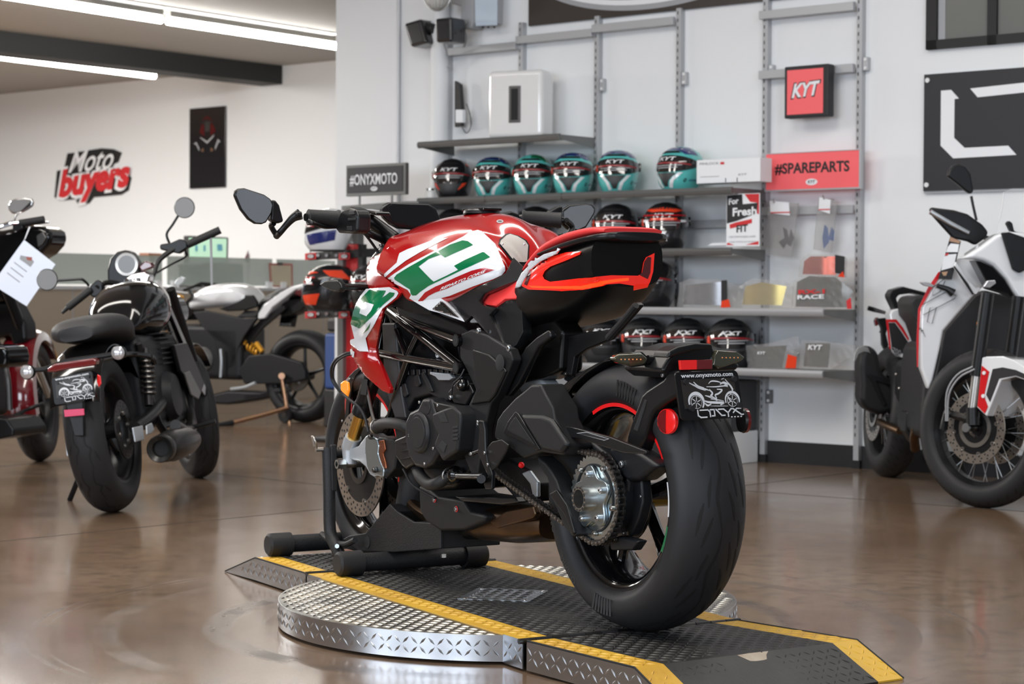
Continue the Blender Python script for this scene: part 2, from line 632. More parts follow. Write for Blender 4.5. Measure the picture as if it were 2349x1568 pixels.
nt.links.new(mt('ADD', rg, mt('MULTIPLY', msk, .2)), b.inputs['Roughness'])
q = N('ShaderNodeBump')
q.inputs['Strength'].default_value = .35
q.inputs['Distance'].default_value = .004
nt.links.new(noise(1.3, 3), q.inputs['Height'])
nt.links.new(q.outputs[0], b.inputs['Normal'])
struct(MB().bx((-16, -7, -.05), (12, 30, 0)).build('floor', 'floor_concrete'))
mat('wall_white', (.80, .82, .84), .55, bump=(40, .06))
mat('ceiling_white', (.55, .54, .52), .7)
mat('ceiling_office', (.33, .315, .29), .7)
def wq(name, x0, x1, y0, y1, z0, z1, m, bev=0):
    o = MB().bx((x0, y0, z0), (x1, y1, z1)).build(name, m, bev=bev, mx=WR.m)
    return o
struct(wq('wall_shelf', -3.547, 7.5, 0, .16, 0, 4.6, 'wall_white'))
struct(wq('baseboard_shelf', -3.547, 7.5, -.012, -.0002, .0, .115, 'print_black'))
struct(wq('wall_return', -3.547, -3.38, .161, 4.229, 0, 4.6, 'wall_white'))
struct(wq('wall_office', -18, -3.381, 4.23, 4.4, 0, 4.6, 'wall_white'))
struct(wq('wall_bulkhead', -13, -3.548, -2.02, -1.9, 3.061, 4.6, 'wall_white'))
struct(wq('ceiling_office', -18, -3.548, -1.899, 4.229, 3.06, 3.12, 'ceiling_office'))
struct(MB().bx((-16, -7, 4.61), (12, 22, 4.7)).build('ceiling', 'ceiling_white'))
mat('wall_far', (.33, .33, .34), .6)
struct(MB().bx((-16, -7.2, 0), (12, -7, 4.6)).build('wall_rear', 'wall_far'))
struct(MB().bx((9.0, -7, 0), (9.2, 4.5, 4.6)).build('wall_right', 'wall_far'))
struct(MB().bx((-16.2, -7, 0), (-16, 22, 4.6)).build('wall_left', 'wall_far'))
def floor_line(name, a, c, w=.0065):
    p, q_ = onz(*a), onz(*c)
    d = (q_-p).normalized()
    n = Vector((-d.y, d.x, 0))*w/2
    struct(MB().prism([p-n, q_-n, q_+n, p+n], (0, 0, .0006)).build(name, 'slot_dark'))
floor_line('trim_1', (-200, 1261), (742, 1167))
floor_line('trim_2', (1696, 1124), (2500, 1184))
floor_line('trim_3', (1640, 1121), (1990, 1079), .008)
floor_line('trim_4', (380, 1073), (760, 1114))
floor_line('trim_5', (-60, 1075), (430, 1030), .008)
# ------------------------------------------------------------ slotted uprights, rails
sl = mat('slotted_metal', (.45, .46, .48), .42, metal=.35)
nt, N, mt = nodes(sl)
sx = N('ShaderNodeSeparateXYZ')
nt.links.new(N('ShaderNodeTexCoord').outputs['Object'], sx.inputs[0])
sf = mt('LESS_THAN', mt('FRACT', mt('DIVIDE', mt('ADD', sx.outputs[2], 4.1), .041)), .46)
sf = mt('MULTIPLY', sf, mt('LESS_THAN', mt('ABSOLUTE', mt('ADD', sx.outputs[0], .0045)), .0032))
sf = mt('MULTIPLY', sf, mt('GREATER_THAN', sx.outputs[2], .12))
r_ = N('ShaderNodeMixRGB')
r_.inputs[1].default_value = (.45, .46, .48, 1)
r_.inputs[2].default_value = (.01, .011, .012, 1)
nt.links.new(sf, r_.inputs[0])
nt.links.new(r_.outputs[0], nt.nodes['Principled BSDF'].inputs['Base Color'])
UP = [-2.563, -1.985, -1.425, -.858, -.297, .272]
TOPZ = [2.40, 2.47, 2.46, 2.455, 2.46, 3.2]
MOUNT = [None, None, 2.07, 2.07, 2.07, 2.07]
for i, (x, zt) in enumerate(zip(UP, TOPZ)):
    nm = ['leftmost slotted wall upright beside the white downpipe', 'slotted wall upright behind the white cube speaker', 'slotted wall upright at the right end of the short top shelf', 'slotted wall upright above the lone turned helmet', 'slotted wall upright just left of the red square sign', 'tall slotted wall upright rising past the picture top, right of the red signs'][i]
    g = thing('shelf_upright', 'grey '+nm, 'upright', WR.m @ Vector((x, -.04, .041)), WR.yaw)
    bm = MB().bx((-.016, -.0, 0), (.016, .04, zt-.041))
    bm.build('post', 'slotted_metal', g, .002)
    MB().bx((-.02, .005, -.041), (.02, .04, 0)).build('foot', 'slot_dark', g)
    for zc in ([MOUNT[i]] if MOUNT[i] else [])+([.35] if i == 4 else []):
        k = MB().bx((.0165, .008, zc-.041-.035), (.045, .036, zc-.041+.035)).build('mounting_bracket', 'rack_dark' if zc < 1 else 'rack_grey', g, .002)
        for dz in (-.022, .022):
            MB().cyl((.033, .008, zc-.041+dz), (.033, .004, zc-.041+dz), .008).build('screw', 'white_plain', k)
def rail(label, x0, x1, z, y=-.07):
    g = wq('cross_rail', x0, x1, y, -.0405, z-.022, z+.022, 'rack_grey', .002)
    return tag(g, label, 'rail', 'cross rails of the wall racking')
rail('grey top cross rail, leftmost of three, beside the speakers', -2.585, -2.0, 2.335)
rail('grey top cross rail, middle of three, above the white cube speaker', -1.998, -1.44, 2.365)
rail('grey top cross rail, third from the left above the helmet shelf', -1.438, -.876, 2.385)
rail('grey top cross rail above the red square sign', -.318, .252, 2.365)
rail('grey cross rail passing behind the red square sign', -.318, .252, 2.05)
rail('grey cross rail behind the hanging shield packets', -.30, .252, 1.33, -.06)
rail('grey cross rail behind the leaning fit poster', -.84, -.318, 1.27, -.06)
def shelf(label, x0, x1, z, dep=.36, seams=()):
    g = thing('wall_shelf', label, 'shelf', WR.m @ Vector((x0, 0, z)), WR.yaw, group='grey shelves on the wall racking')
    L = x1-x0
    MB().bx((0, -dep, -.004), (L, -.041, 0)).build('tray', 'rack_dark', g)
    MB().loft([[(x, -dep-.002+a, bb) for a, bb in ((0, .004), (.012, .006), (.014, -.03), (.004, -.034), (-.006, -.022), (-.008, -.008))] for x in (0, L)]).build('front_lip', 'rack_grey' if z < .9 else 'rack_dark', g, .001)
    for x in (0, L):
        MB().prism([(x, -dep+.004, -.004), (x, -.041, -.004), (x, -.041, -.06), (x, -dep+.004, -.026)], (.004 if x == 0 else -.004, 0, 0)).build('bracket', 'rack_dark', g)
    for x in seams:
        MB().bx((x-x0-.001, -dep-.0095, -.03), (x-x0+.001, -dep-.004, .004)).build('seam', 'slot_dark', g)
    return g
SH = dict(a=1.772, b=1.442, c=1.127, d=.815, e=.505)
shelf('short top grey shelf carrying the white cube speaker', -2.50, -1.43, SH['a'])
shelf('grey shelf with the row of teal helmets', -2.50, -.285, SH['b'], seams=(-1.97, -1.41))
shelf('grey shelf with the leaning fit poster and black helmets', -2.50, -.285, SH['c'])
shelf('grey shelf with the bagged silver and gold visors', -2.50, .268, SH['d'])
shelf('lowest grey shelf with the row of matte black helmets', -2.50, .268, SH['e'])
# box standing at the wall foot
g = thing('storage_crate', 'dark grey fabric crate standing on the low ledge below the shelves', 'crate', WR.m @ Vector((-.52, -.17, .17)), WR.yaw)
MB().bx((-.20, -.13, 0), (.20, .12, .27)).build('body', 'helmet_matte', g, .01)
MB().bx((.05, -.134, .19), (.11, -.1305, .205)).build('handle', 'slot_dark', g, .002)
MB().bx((-.03, -.1335, .03), (.12, -.1305, .045)).build('label_strip', 'print_grey', g)
MB().bx((-.22, -.15, -.17), (.205, .12, -.001)).build('ledge', 'wall_white', g, .004)
# ------------------------------------------------------------ helmets
HW = [(0, .082, .115, .085), (.012, .09, .13, .095), (.04, .103, .148, .108), (.08, .112, .15, .122), (.12, .117, .14, .138), (.16, .115, .13, .145), (.19, .104, .116, .138), (.215, .084, .095, .118), (.234, .055, .062, .083), (.244, .022, .025, .04)]
def hs(a, z, off=0):
    """helmet surface: a in degrees from the front, z height"""
    for i in range(len(HW)-1):
        if z <= HW[i+1][0] or i == len(HW)-2:
            break
    t = min(max((z-HW[i][0])/(HW[i+1][0]-HW[i][0]), 0), 1)
    p0, p1, p2, p3 = HW[max(i-1, 0)], HW[i], HW[i+1], HW[min(i+2, len(HW)-1)]
    w, f, bk = [.5*((2*p1[k])+(p2[k]-p0[k])*t+(2*p0[k]-5*p1[k]+4*p2[k]-p3[k])*t*t+(3*p1[k]-p0[k]-3*p2[k]+p3[k])*t**3) for k in (1, 2, 3)]
    a = R(a)
    c = math.cos(a)
    e = (f if c > 0 else bk)
    x = (w+off)*math.copysign(abs(math.sin(a))**.92, math.sin(a))
    y = -(e+off)*math.copysign(abs(c)**(1.0 if c < 0 else .96), c)
    return Vector((x, y, z+(off*.7 if z > .2 else 0)))
def patch(name, poly, m, par, off=.0015, cell=.9, holes=()):
    """poly in (degrees/10, cm)"""
    v, f = fill2d(poly, holes, cell)
    return MB().add([hs(q[0]*10, q[1]/100, off) for q in v], f).build(name, m, par, clean=False)
def htext(name, t, a0, a1, z0, h, m, par, off=.004):
    v, f, x0, x1, y1 = text_mb(t, .25, .02)
    return MB().add([hs(a0+(a1-a0)*(q[0]-x0)/(x1-x0), z0+h*q[1]/.7, off) for q in v], f).build(name, m, par, clean=False)
def helmet(style, loc, yaw, label, scale=1., group='helmets on the wall shelves'):
    g = thing('motorcycle_helmet', label, 'helmet', loc, yaw, group=group)
    g.scale = (scale,)*3
    base = {'teal': 'teal', 'red': 'helmet_black', 'matte': 'helmet_matte', 'gloss': 'helmet_black', 'green': 'teal', 'race': 'helmet_black', 'blue': 'white_paint', 'orange': 'helmet_black'}[style]
    zs = [0, .006, .02, .04, .06, .08, .1, .12, .14, .16, .175, .19, .203, .215, .225, .234, .24, .244]
    MB().loft([[hs(a, z) for a in range(0, 360, 9)] for z in zs]).build('shell', base, g, sharp=60)
    MB().loft([[hs(a, .002, .003)-Vector((0, 0, z)) for a in range(0, 360, 12)] for z in (-.004, .006)]).build('neck_roll', 'rubber_dark', g)
    # visor with its warning film
    vis = MB()
    for off, sg in ((.006, 1),):
        loops = []
        for a in range(-84, 85, 8):
            k = (a/84)**2
            loops.append([hs(a, z, .006) for z in (.098+.030*k, .115+.02*k, .135+.008*k, .155-.004*k, .175-.018*k, .192-.034*k)])
        vis.loft(loops, caps=False, closed=False)
    vis.build('visor', 'visor_black', g)
    for s_ in (-1, 1):
        MB().cyl(hs(s_*92, .145, -.004), hs(s_*92, .145, .011), .024).build('visor_pivot', 'dark_steel' if style == 'teal' else base, g)
    htext('maker_mark', 'KYT', -24, 24, .163, .019, 'print_white', g, .0085)
    patch('warning_film', [(-5.2, 14.9), (-1, 15.4), (3, 15.2), (6.4, 14.2), (6.5, 13.4), (3, 14.2), (-1, 14.5), (-5.4, 14.0)], mat('film_red', (.28, .02, .025), .3) if 'film_red' not in MATS else 'film_red', g, .0078)
    patch('warning_film', [(-7, 15.6), (-5.7, 15.6), (-5.5, 11.6), (-7, 12)], 'orange_red', g, .0078)
    patch('warning_print', [(-4, 13.5), (4, 13.9), (4.1, 13.4), (-4, 13.0)], 'print_grey', g, .008)
    patch('warning_print', [(-3, 12.4), (3, 12.6), (3, 12.1), (-3, 11.9)], 'print_grey', g, .008)
    patch('top_vent', [(-2.8, 21.3), (2.8, 21.3), (3.8, 20.2), (-3.8, 20.2)], 'rubber_dark', g, .003)
    if style in ('teal', 'green'):
        for s_ in (-1, 1):
            patch('crown_panel', [(s_*.0, 23.6), (s_*9, 23.4), (s_*9.5, 19.2), (s_*5, 19.6), (s_*3, 21.5), (s_*0, 21.8)], ('green_paint' if s_ > 0 else 'teal') if style == 'green' else 'navy', g, .0018)
            patch('chin_stripe', [(s_*4.6, 9.6), (s_*3.3, 9.6), (s_*1.5, 5.4), (s_*.9, 1.4), (s_*2, 1.2), (s_*2.5, 5.2)], 'white_paint', g, .0025)
            if style == 'teal':
                for a, z in ((-6, 21.6), (-3.5, 22.6), (4, 22.4), (6.5, 20.6), (8, 22), (-7.6, 20.4)):
                    patch('star', [(a+.5*math.cos(t*PI/5*1)*(1 if t % 2 else .45)*1.3, z+.5*math.sin(t*PI/5)*(1 if t % 2 else .45)) for t in range(10)], 'white_paint', g, .0028, cell=.4)
        patch('chin_vent', [(-3, 9.4), (3, 9.4), (1.1, 5.2), (.5, 2), (-.5, 2), (-1.1, 5.2)], 'helmet_matte', g, .002)
        htext('side_number', '0', 50, 58, .045, .02, 'helmet_black', g, .003)
        htext('side_name', 'LEOPARD', 64, 96, .05, .010, 'navy', g, .003)
        htext('side_name', 'LEOPARD', -96, -64, .05, .010, 'navy', g, .003)
    elif style == 'red':
        for s_ in (-1, 1):
            patch('chin_stripe', [(s_*5.8, 9.6), (s_*4, 8.9), (s_*2.6, 5.2), (s_*3.2, 5), (s_*5, 7.6)], 'orange_red', g, .0025)
            patch('crown_flash', [(s_*6, 20), (s_*7, 21.4), (s_*9, 20), (s_*9, 18.6)], 'orange_red', g, .002)
        patch('chin_vent', [(-4, 8.6), (4, 8.6), (2, 2.6), (-2, 2.6)], 'helmet_matte', g, .003)
    elif style in ('race', 'orange'):
        patch('crown_flash', [(-7, 20), (0, 21.2), (7, 20), (3, 18.9), (-3, 18.9)], 'orange_red', g, .003)
        patch('film_band', [(-6.5, 17.6), (6.5, 17.8), (6.6, 17.0), (-6.6, 16.8)], 'stripe_red', g, .0088)
        patch('film_logo', [(-3, 15.8), (3.2, 16), (3.2, 15), (-3, 14.8)], 'orange_red', g, .009)
        for x in (-5.6, 4.2):
            patch('film_label', [(x, 15), (x+1.9, 15.1), (x+1.9, 13.9), (x, 13.8)], 'print_white', g, .0092)
        patch('chin_emblem', [(-.6, 9), (.8, 9.2), (.4, 7), (1.1, 4), (-.2, 5.4)], 'print_white', g, .002)
        if style == 'orange':
            for s_ in (-1, 1):
                patch('side_flash', [(s_*8, 21), (s_*13, 21), (s_*15, 16), (s_*10, 18)], 'orange_red', g, .003)
                patch('side_flash', [(s_*3, 8), (s_*8, 9), (s_*7, 3), (s_*4, 3)], 'orange_red', g, .003)
    elif style == 'blue':
        for s_ in (-1, 1):
            patch('side_band', [(s_*4, 9), (s_*12, 12), (s_*12, 6), (s_*5, 3)], 'navy', g, .003)
            patch('side_band', [(s_*9, 21), (s_*13, 20), (s_*14, 14), (s_*10, 17)], 'orange_red', g, .003)
    else:
        patch('chin_vent', [(-3.6, 8.4), (3.6, 8.4), (2, 4.4), (-2, 4.4)], 'rubber_dark', g, .003)
    return g
def on_shelf(px, z, off=.19):
    p = WR.P(px, 700, -off)
    return WR.m @ Vector((p.x, -off, z+.001))
WY = WR.yaw
for px, st, tw, lb in ((1038, 'red', .10, 'red and black full face helmet, leftmost on the teal helmet shelf'),
                       (1131, 'teal', .16, 'teal and navy helmet right of the red and black one'),
                       (1222, 'green', .12, 'teal helmet with a green crown, third on its shelf'),
                       (1313, 'teal', .14, 'teal starred helmet right of the green crowned one'),
                       (1416, 'teal', .12, 'teal starred helmet, last of the close row before the gap'),
                       (1560, 'teal', .62, 'teal starred helmet turned aside beside the white boxed goods')):
    helmet(st, on_shelf(px, SH['b']), WY+R(40)*.9-tw, lb, .98)
for px, st, lb in ((1042, 'gloss', 'black helmet half hidden behind the instrument screen'), (1228, 'gloss', 'black helmet whose crown shows behind the right handlebar'),
                   (1412, 'gloss', 'gloss black helmet above the red seat, left of the race helmet'), (1526, 'race', 'black helmet with red and white film stickers left of the fit poster')):
    helmet(st, on_shelf(px, SH['c'], .225), WY+R(30), lb, 1.05)
helmet('gloss', on_shelf(1497, SH['d'], .2), WY+.35, 'large black helmet left of the silver visor packet', 1.08)
for px, lb in ((1290, 'matte black helmet glimpsed between tail and swingarm'), (1385, 'matte black helmet, second on the lowest shelf'), (1478, 'matte black helmet above the left rear indicator'),
               (1575, 'matte black helmet above the number plate bracket'), (1676, 'matte black helmet, last before the bagged visors below')):
    helmet('matte', on_shelf(px, SH['e']), WY+R(36), lb, 1.05)
# ------------------------------------------------------------ things on the shelves
g = thing('cube_speaker', 'glossy white cube subwoofer with a dark slot on the top shelf', 'speaker', WR.m @ Vector((-1.845, -.20, SH['a']+.004)), WR.yaw+R(14))
MB().bx((-.175, -.08, 0), (.175, .08, .385)).build('cabinet', mat('white_gloss', (.82, .82, .82), .15, coat=1), g, .03, seg=5)
MB().bx((-.038, -.084, .085), (.038, -.078, .295)).build('slot_rim', 'dark_steel', g, .01)
MB().bx((-.022, -.086, .1), (.022, -.083, .28)).build('slot', 'slot_dark', g, .004)
def flat_sign(name, label, cat, px, v, m, th=.006, rig=WR, bev=.002, group=None):
    """px: pixel corners TL, TR, BR, BL on the plane y=v; returns the thing and its corner points"""
    g = rig.thing(name, label, cat, group)
    c = [rig.P(a, b_, v) for a, b_ in px2(px)]
    x0, x1 = (c[0].x+c[3].x)/2, (c[1].x+c[2].x)/2
    z1, z0 = (c[0].z+c[1].z)/2, (c[2].z+c[3].z)/2
    MB().bx((x0, v, z0), (x1, v+th, z1)).build('panel', m, g, bev)
    return g, x0, x1, z0, z1
def ft(g, t, x0, x1, z, h, v, m, **k):
    return text('lettering', t, (x0, v-.0012, z), (x1-x0, 0, 0), (0, 0, h), m, g, th=0, **k)
g, x0, x1, z0, z1 = flat_sign('product_box', 'long white printed box standing on the teal helmet shelf', 'box', '1598,362 1745,366 1743,419 1598,418', -.30, 'print_white', .11)
W_ = x1-x0
ft(g, 'PINLOCK', x0+.05*W_, x0+.36*W_, z1-.026, .012, -.3005, 'print_grey', bold=.02)
MB().bx((x0+.38*W_, -.3015, z1-.028), (x0+.44*W_, -.3005, z1-.015)).build('red_mark', 'print_red', g)
MB().bx((x0+.06*W_, -.3015, z0+.033), (x0+.36*W_, -.3005, z0+.036)).build('print_line', 'print_grey', g)
ft(g, 'KYT', x0+.66*W_, x0+.8*W_, z0+.035, .009, -.3005, 'print_grey', shear=.2, bold=.03)
for q_ in (.46, .64):
    MB().bx((x0+q_*W_, -.3015, z0), (x0+(q_+.01)*W_, -.3005, z0+.024)).build('print_line', 'slot_dark', g)
g, x0, x1, z0, z1 = flat_sign('spare_parts_sign', 'wide red sign with dark lettering between two uprights', 'sign', '1757,352 1971,346 1971,429 1757,436', -.115, 'sign_red', .02)
W_ = x1-x0
for a, c in (((x0-.006, -.118, z0-.008), (x1+.012, -.094, z0)), ((x0-.006, -.118, z1), (x1+.012, -.094, z1+.004)), ((x1, -.118, z0), (x1+.012, -.094, z1))):
    MB().bx(a, c).build('frame', 'rack_grey', g)
ft(g, '#SPAREPARTS', x0+.1*W_, x0+.9*W_, z0+.45*(z1-z0), .052, -.1155, 'print_black', bold=.03)
def kyt_oval(g, x, z, w, v, par=None):
    MB().lathe([(0, -.0016), (w/2, -.0016), (w/2, 0)], (0, 0, 0), 'Y', 24).build('oval_badge', 'print_white', g, mx=Matrix.Translation((x, v, z)) @ Matrix.Diagonal((1, 1, .48, 1)))
    text('badge_lettering', 'KYT', (x-w*.32, v-.0022, z-w*.1), (w*.64, 0, 0), (0, 0, w*.22), 'print_black', g, th=0, shear=.2, bold=.03)
kyt_oval(g, (x0+x1)/2, z0+.035, .07, -.1155)
g, x0, x1, z0, z1 = flat_sign('square_sign', 'black framed square red sign hung on the racking', 'sign', '1799,153 1900,146 1900,266 1799,272', -.14, 'print_black', .06, bev=.006)
MB().bx((x0+.018, -.1415, z0+.018), (x1-.03, -.1402, z1-.02)).build('face', 'sign_red', g)
W_ = x1-x0
text('lettering_shadow', 'KYT', (x0+.15*W_, -.1425, z0+.38*(z1-z0)), (.7*W_, 0, .01), (0, 0, .075), 'print_black', g, th=0, shear=.28, bold=.055)
text('lettering', 'KYT', (x0+.18*W_, -.1438, z0+.395*(z1-z0)), (.64*W_, 0, .01), (0, 0, .068), 'print_white', g, th=0, shear=.28, bold=.035)
# leaning fit poster
g, x0, x1, z0, z1 = flat_sign('fit_poster', 'small poster with a black panel leaning on the third shelf', 'poster', '1664,446 1738,442 1746,568 1668,562', -.30, 'print_white', .008)
W_, H_ = x1-x0, z1-z0
def fp(name, pl, m, dv=.0006):
    MB().prism([(x0+a*W_, -.3-dv, z0+c*H_) for a, c in pl], (0, -.0004, 0)).build(name, m, g)
fp('black_panel', [(.02, .44), (.02, .97), (.48, .99), (.5, .8), (.95, .82), (.92, .62), (.3, .48)], 'print_black')
fp('red_panel', [(.55, .99), (.99, .99), (.99, .6), (.93, .62), (.95, .82), (.72, .84)], 'print_red')
fp('red_panel', [(.1, .42), (.12, .34), (.78, .44), (.78, .52), (.3, .46)], 'print_red')
fp('red_panel', [(.02, .03), (.25, .03), (.05, .08)], 'print_red')
fp('red_panel', [(.6, .03), (.98, .03), (.98, .1)], 'print_red')
for t_, a0, a1, zz, hh, mm in (('For', .08, .38, .80, .11, 'print_white'), ('Fresh', .2, .92, .58, .15, 'print_white'), ('FIT', .32, .66, .27, .13, 'print_black'), ('USE DISPOSABLE LINER', .1, .9, .17, .035, 'print_grey'), ('WHEN TRYING ON HELMETS', .1, .9, .075, .03, 'print_grey')):
    text('lettering', t_, (x0+a0*W_, -.3022, z0+zz*H_), ((a1-a0)*W_, 0, .02*H_ if hh > .1 else 0), (0, 0, hh*H_), mm, g, th=0, bold=.03 if hh > .1 else 0)
g = WR.thing('leaflet_pile', 'thin pile of leaflets lying left of the fit poster', 'leaflets')
MB().prism(WR.tr('1622,563 1668,563 1668,556 1634,557', -.26), (0, .1, 0)).build('sheets', 'print_white', g)
# bagged visors
def bagged_visor(label, pl, v, vm, extra=None, th=.11, lens=None):
    g = WR.thing('bagged_visor', label, 'visor', 'visors in plastic bags')
    c = WR.tr(pl, v)
    cx = sum(p.x for p in c)/len(c)
    cz = sum(p.z for p in c)/len(c)
    ln = WR.tr(lens or pl, v)
    lx = sum(p.x for p in ln)/len(ln)
    lz = sum(p.z for p in ln)/len(ln)
    w = max(p.x for p in ln)-min(p.x for p in ln)
    def cv(p, f, d):
        t = (p.x-lx)/w
        return Vector((lx+(p.x-lx)*f, v+d+abs(t)**2*.09, lz+(p.z-lz)*f))
    k = len(ln)
    vv, ff = fill2d([(p.x*100, p.z*100) for p in ln], (), 1.4)
    P3 = [Vector((q[0]/100, 0, q[1]/100)) for q in vv]
    MB().add([cv(p, .93, .012) for p in P3], ff).build('lens', vm, g)
    n = len(P3)
    vv, ff = fill2d([(p.x*100, p.z*100) for p in c], (), 1.4)
    P3 = [Vector((q[0]/100, 0, q[1]/100)) for q in vv]
    wc = max(p.x for p in c)-min(p.x for p in c)
    rr = random.Random(len(label))
    f1 = [Vector((p.x, v+.09*abs((p.x-cx)/wc)**2-.004+rr.uniform(-.003, .003), p.z)) for p in P3]
    MB().add(f1, ff).build('bag', 'bag_film', g)
    return g
SHC = -.27
g = bagged_visor('bagged silver visor, leftmost on the visor shelf', '1549,704 1556,648 1580,639 1650,641 1692,655 1700,706', SHC, 'visor_silver', lens='1554,700 1562,652 1650,644 1655,702')
WR.plate('header_card', '1655,643 1668,642 1668,702 1655,702', SHC-.004, .003, 'print_black', 0)
WR.plate('red_card', '1654,706 1656,690 1672,686 1676,704', SHC-.006, .003, 'orange_red', 0)
g = bagged_visor('bagged gold mirror visor in the middle of the visor shelf', '1680,706 1692,655 1725,640 1790,642 1816,655 1815,706', SHC, 'visor_gold', lens='1690,700 1700,655 1745,645 1800,655 1790,702')
g = bagged_visor('bagged race visor, lower of the stacked pair on the right', '1812,706 1816,645 1850,630 1915,633 1955,668 1945,708', SHC, 'smoke_lens')
WR.plate('red_card', '1944,708 1942,690 1952,682 1954,708', SHC-.006, .003, 'print_red', 0)
c0, c1_ = WR.P(1829, 686, SHC-.008), WR.P(1890, 684, SHC-.008)
text('lettering', 'RACE', c0, c1_-c0, (0, 0, .02), 'print_white', g, th=0, bold=.03)
c0, c1_ = WR.P(1831, 674, SHC-.008), WR.P(1892, 672, SHC-.008)
text('lettering', 'RX-1', c0, c1_-c0, (0, 0, .02), 'print_red', g, th=0, bold=.04)
g = bagged_visor('bagged red mirror visor, upper of the stacked pair on the right', '1826,634 1832,596 1852,583 1920,582 1940,590 1938,636', SHC+.06, 'visor_red', lens='1831,630 1836,598 1855,586 1914,586 1912,632')
WR.plate('header_card', '1916,584 1938,588 1937,630 1916,626', SHC+.054, .003, 'print_black', 0)
WR.plate('red_card', '1922,634 1934,622 1938,636', SHC+.052, .003, 'orange_red', 0)
g = bagged_visor('bagged clear visor on the lowest shelf right of the helmets', '1711,846 1706,792 1760,788 1828,770 1834,800 1808,848', SHC, 'smoke_lens', lens='1714,842 1712,795 1800,790 1790,845')
WR.plate('red_card', '1802,844 1808,812 1828,818 1826,844', SHC-.005, .003, 'orange_red', 0)
c0 = WR.P(1737, 812, SHC-.01)
text('lettering', 'KYT', c0, (.05, 0, 0), (0, 0, .014), 'print_white', g, th=0, shear=.2, bold=.03)
g = bagged_visor('bagged clear visor, rightmost on the lowest shelf', '1828,846 1835,780 1865,779 1960,792 1958,812 1905,848', SHC, 'smoke_lens', lens='1832,842 1840,785 1900,785 1895,845')
c0 = WR.P(1853, 801, SHC-.01)
text('lettering', 'KYT', c0, (.085, 0, 0), (0, 0, .024), 'print_white', g, th=0, shear=.2, bold=.03)
# hanging packets
def packet(label, pl, hdr, lens, vm):
    g = WR.thing('shield_packet', label, 'packet', 'hanging shield packets')
    WR.plate('bag', pl, -.10, .012, 'bag_film', 0)
    WR.plate('header_card', hdr, -.113, .002, 'print_white', 0)
    for i, l in enumerate(lens):
        WR.plate('lens', l, -.102+i*.004, .003, vm, 0)
    a, c = [WR.P(*q, -.116) for q in px2(hdr)[2:4]]
    MB().bx((c.x, -.117, c.z), (a.x, -.1155, c.z+.006)).build('red_line', 'print_red', g)
    p = WR.P(*px2(pl)[0], -.1)
    MB().tube([(p.x+.04, -.03, p.z-.01), (p.x+.04, -.125, p.z-.01), (p.x+.04, -.13, p.z+.008)], .003, 8).build('hook', 'steel', g)
packet('clear hanging packet with grey shields under the red sign', '1766,460 1833,466 1818,590 1758,584', '1766,460 1810,464 1812,494 1768,489', ['1787,555 1800,545 1796,520 1806,527 1810,550 1798,570', '1806,560 1815,525 1822,545 1815,565'], 'dark_steel')
packet('clear hanging packet with blue shields right of the grey ones', '1880,452 1922,462 1908,580 1868,572', '1880,452 1906,458 1904,490 1878,482', ['1887,545 1892,515 1899,522 1902,555 1890,570', '1900,550 1908,520 1914,530 1912,552'], 'visor_blue')
# glass jar
g = thing('small_jar', 'small empty glass jar at the left end of the teal helmet shelf', 'jar', WR.m @ Vector((-2.455, -.30, SH['b']+.001)), WR.yaw)
MB().lathe([(.028, 0), (.028, .045), (.022, .05)], ax='Z', seg=20).build('glass', 'clear_plastic', g)
MB().lathe([(0, .062), (.024, .062), (.024, .05), (0, .05)], ax='Z', seg=20).build('lid', 'steel', g)
# ------------------------------------------------------------ wall mounted things
def gpx(name, label, cat, group=None):
    return WR.thing(name, label, cat, group)
g = gpx('downpipe', 'thick white vertical pipe in the corner left of the racking', 'pipe')
p = WR.P(1008, 300, -.06)
MB().cyl((p.x, -.06, 0), (p.x, -.06, 4.59), .055, seg=32).build('pipe', 'wall_white', g)
g = gpx('wall_conduit', 'thin grey conduit running up the white wall behind the tag sign', 'conduit')
p = WR.P(914, 300, -.012)
MB().cyl((p.x, -.013, .12), (p.x, -.013, 4.59), .012).build('pipe', 'rack_grey', g)
def speaker(label, pl, v, th):
    g = gpx('wall_speaker', label, 'speaker', 'black wall speakers')
    WR.plate('cabinet', pl, v, th, 'helmet_black', .02, seg=4)
    return g
g = speaker('black wall speaker tilted to the left', '924,54 964,42 979,98 941,109', -.18, -.14)
WR.tub('bracket', '975,60,-.12 995,66,-.12', .03, 'print_black')
WR.tub('cable', '978,98,-.1 998,112,-.06 1012,138,-.05 1033,160,-.05', .004, 'print_grey')
g = speaker('upright black wall speaker mounted over the downpipe', '996,42 1034,38 1035,96 998,98', -.30, -.14)
WR.tub('cable', '1018,100,-.2 1027,130,-.1 1034,162,-.05', .004, 'print_grey')
g = gpx('wall_fan', 'grey wall fan cut off by the picture top left of the junction box', 'fan')
p = WR.P(1003, -10, -.32)
MB().ball((p.x, -.32, p.z), (.085, .075, .085)).build('guard', 'lamp_glass', g)
for k in range(9):
    MB().tube([(p.x+.09*math.cos(a)*math.cos(k*PI/9), -.32+.09*math.cos(a)*math.sin(k*PI/9)*.8, p.z+.09*math.sin(a)) for a in [j*PI/9 for j in range(19)]], .0016, 5).build('guard_wire', 'steel', g)
WR.plate('arm', '1030,-25 1088,-25 1086,52 1080,66 1060,66 1056,52 1056,14 1032,8', -.12, -.1, 'print_grey', .01)
MB().cyl(WR.P(1066, 50, -.13), WR.P(1066, 50, -.145), .016).build('knob', 'dark_steel', g)
WR.tub('cable', '1066,68,-.12 1070,90,-.1 1062,112,-.06 1050,123,-.05', .006, 'print_grey')
g = gpx('electrical_box', 'pale blue metal box on the wall at the picture top', 'box')
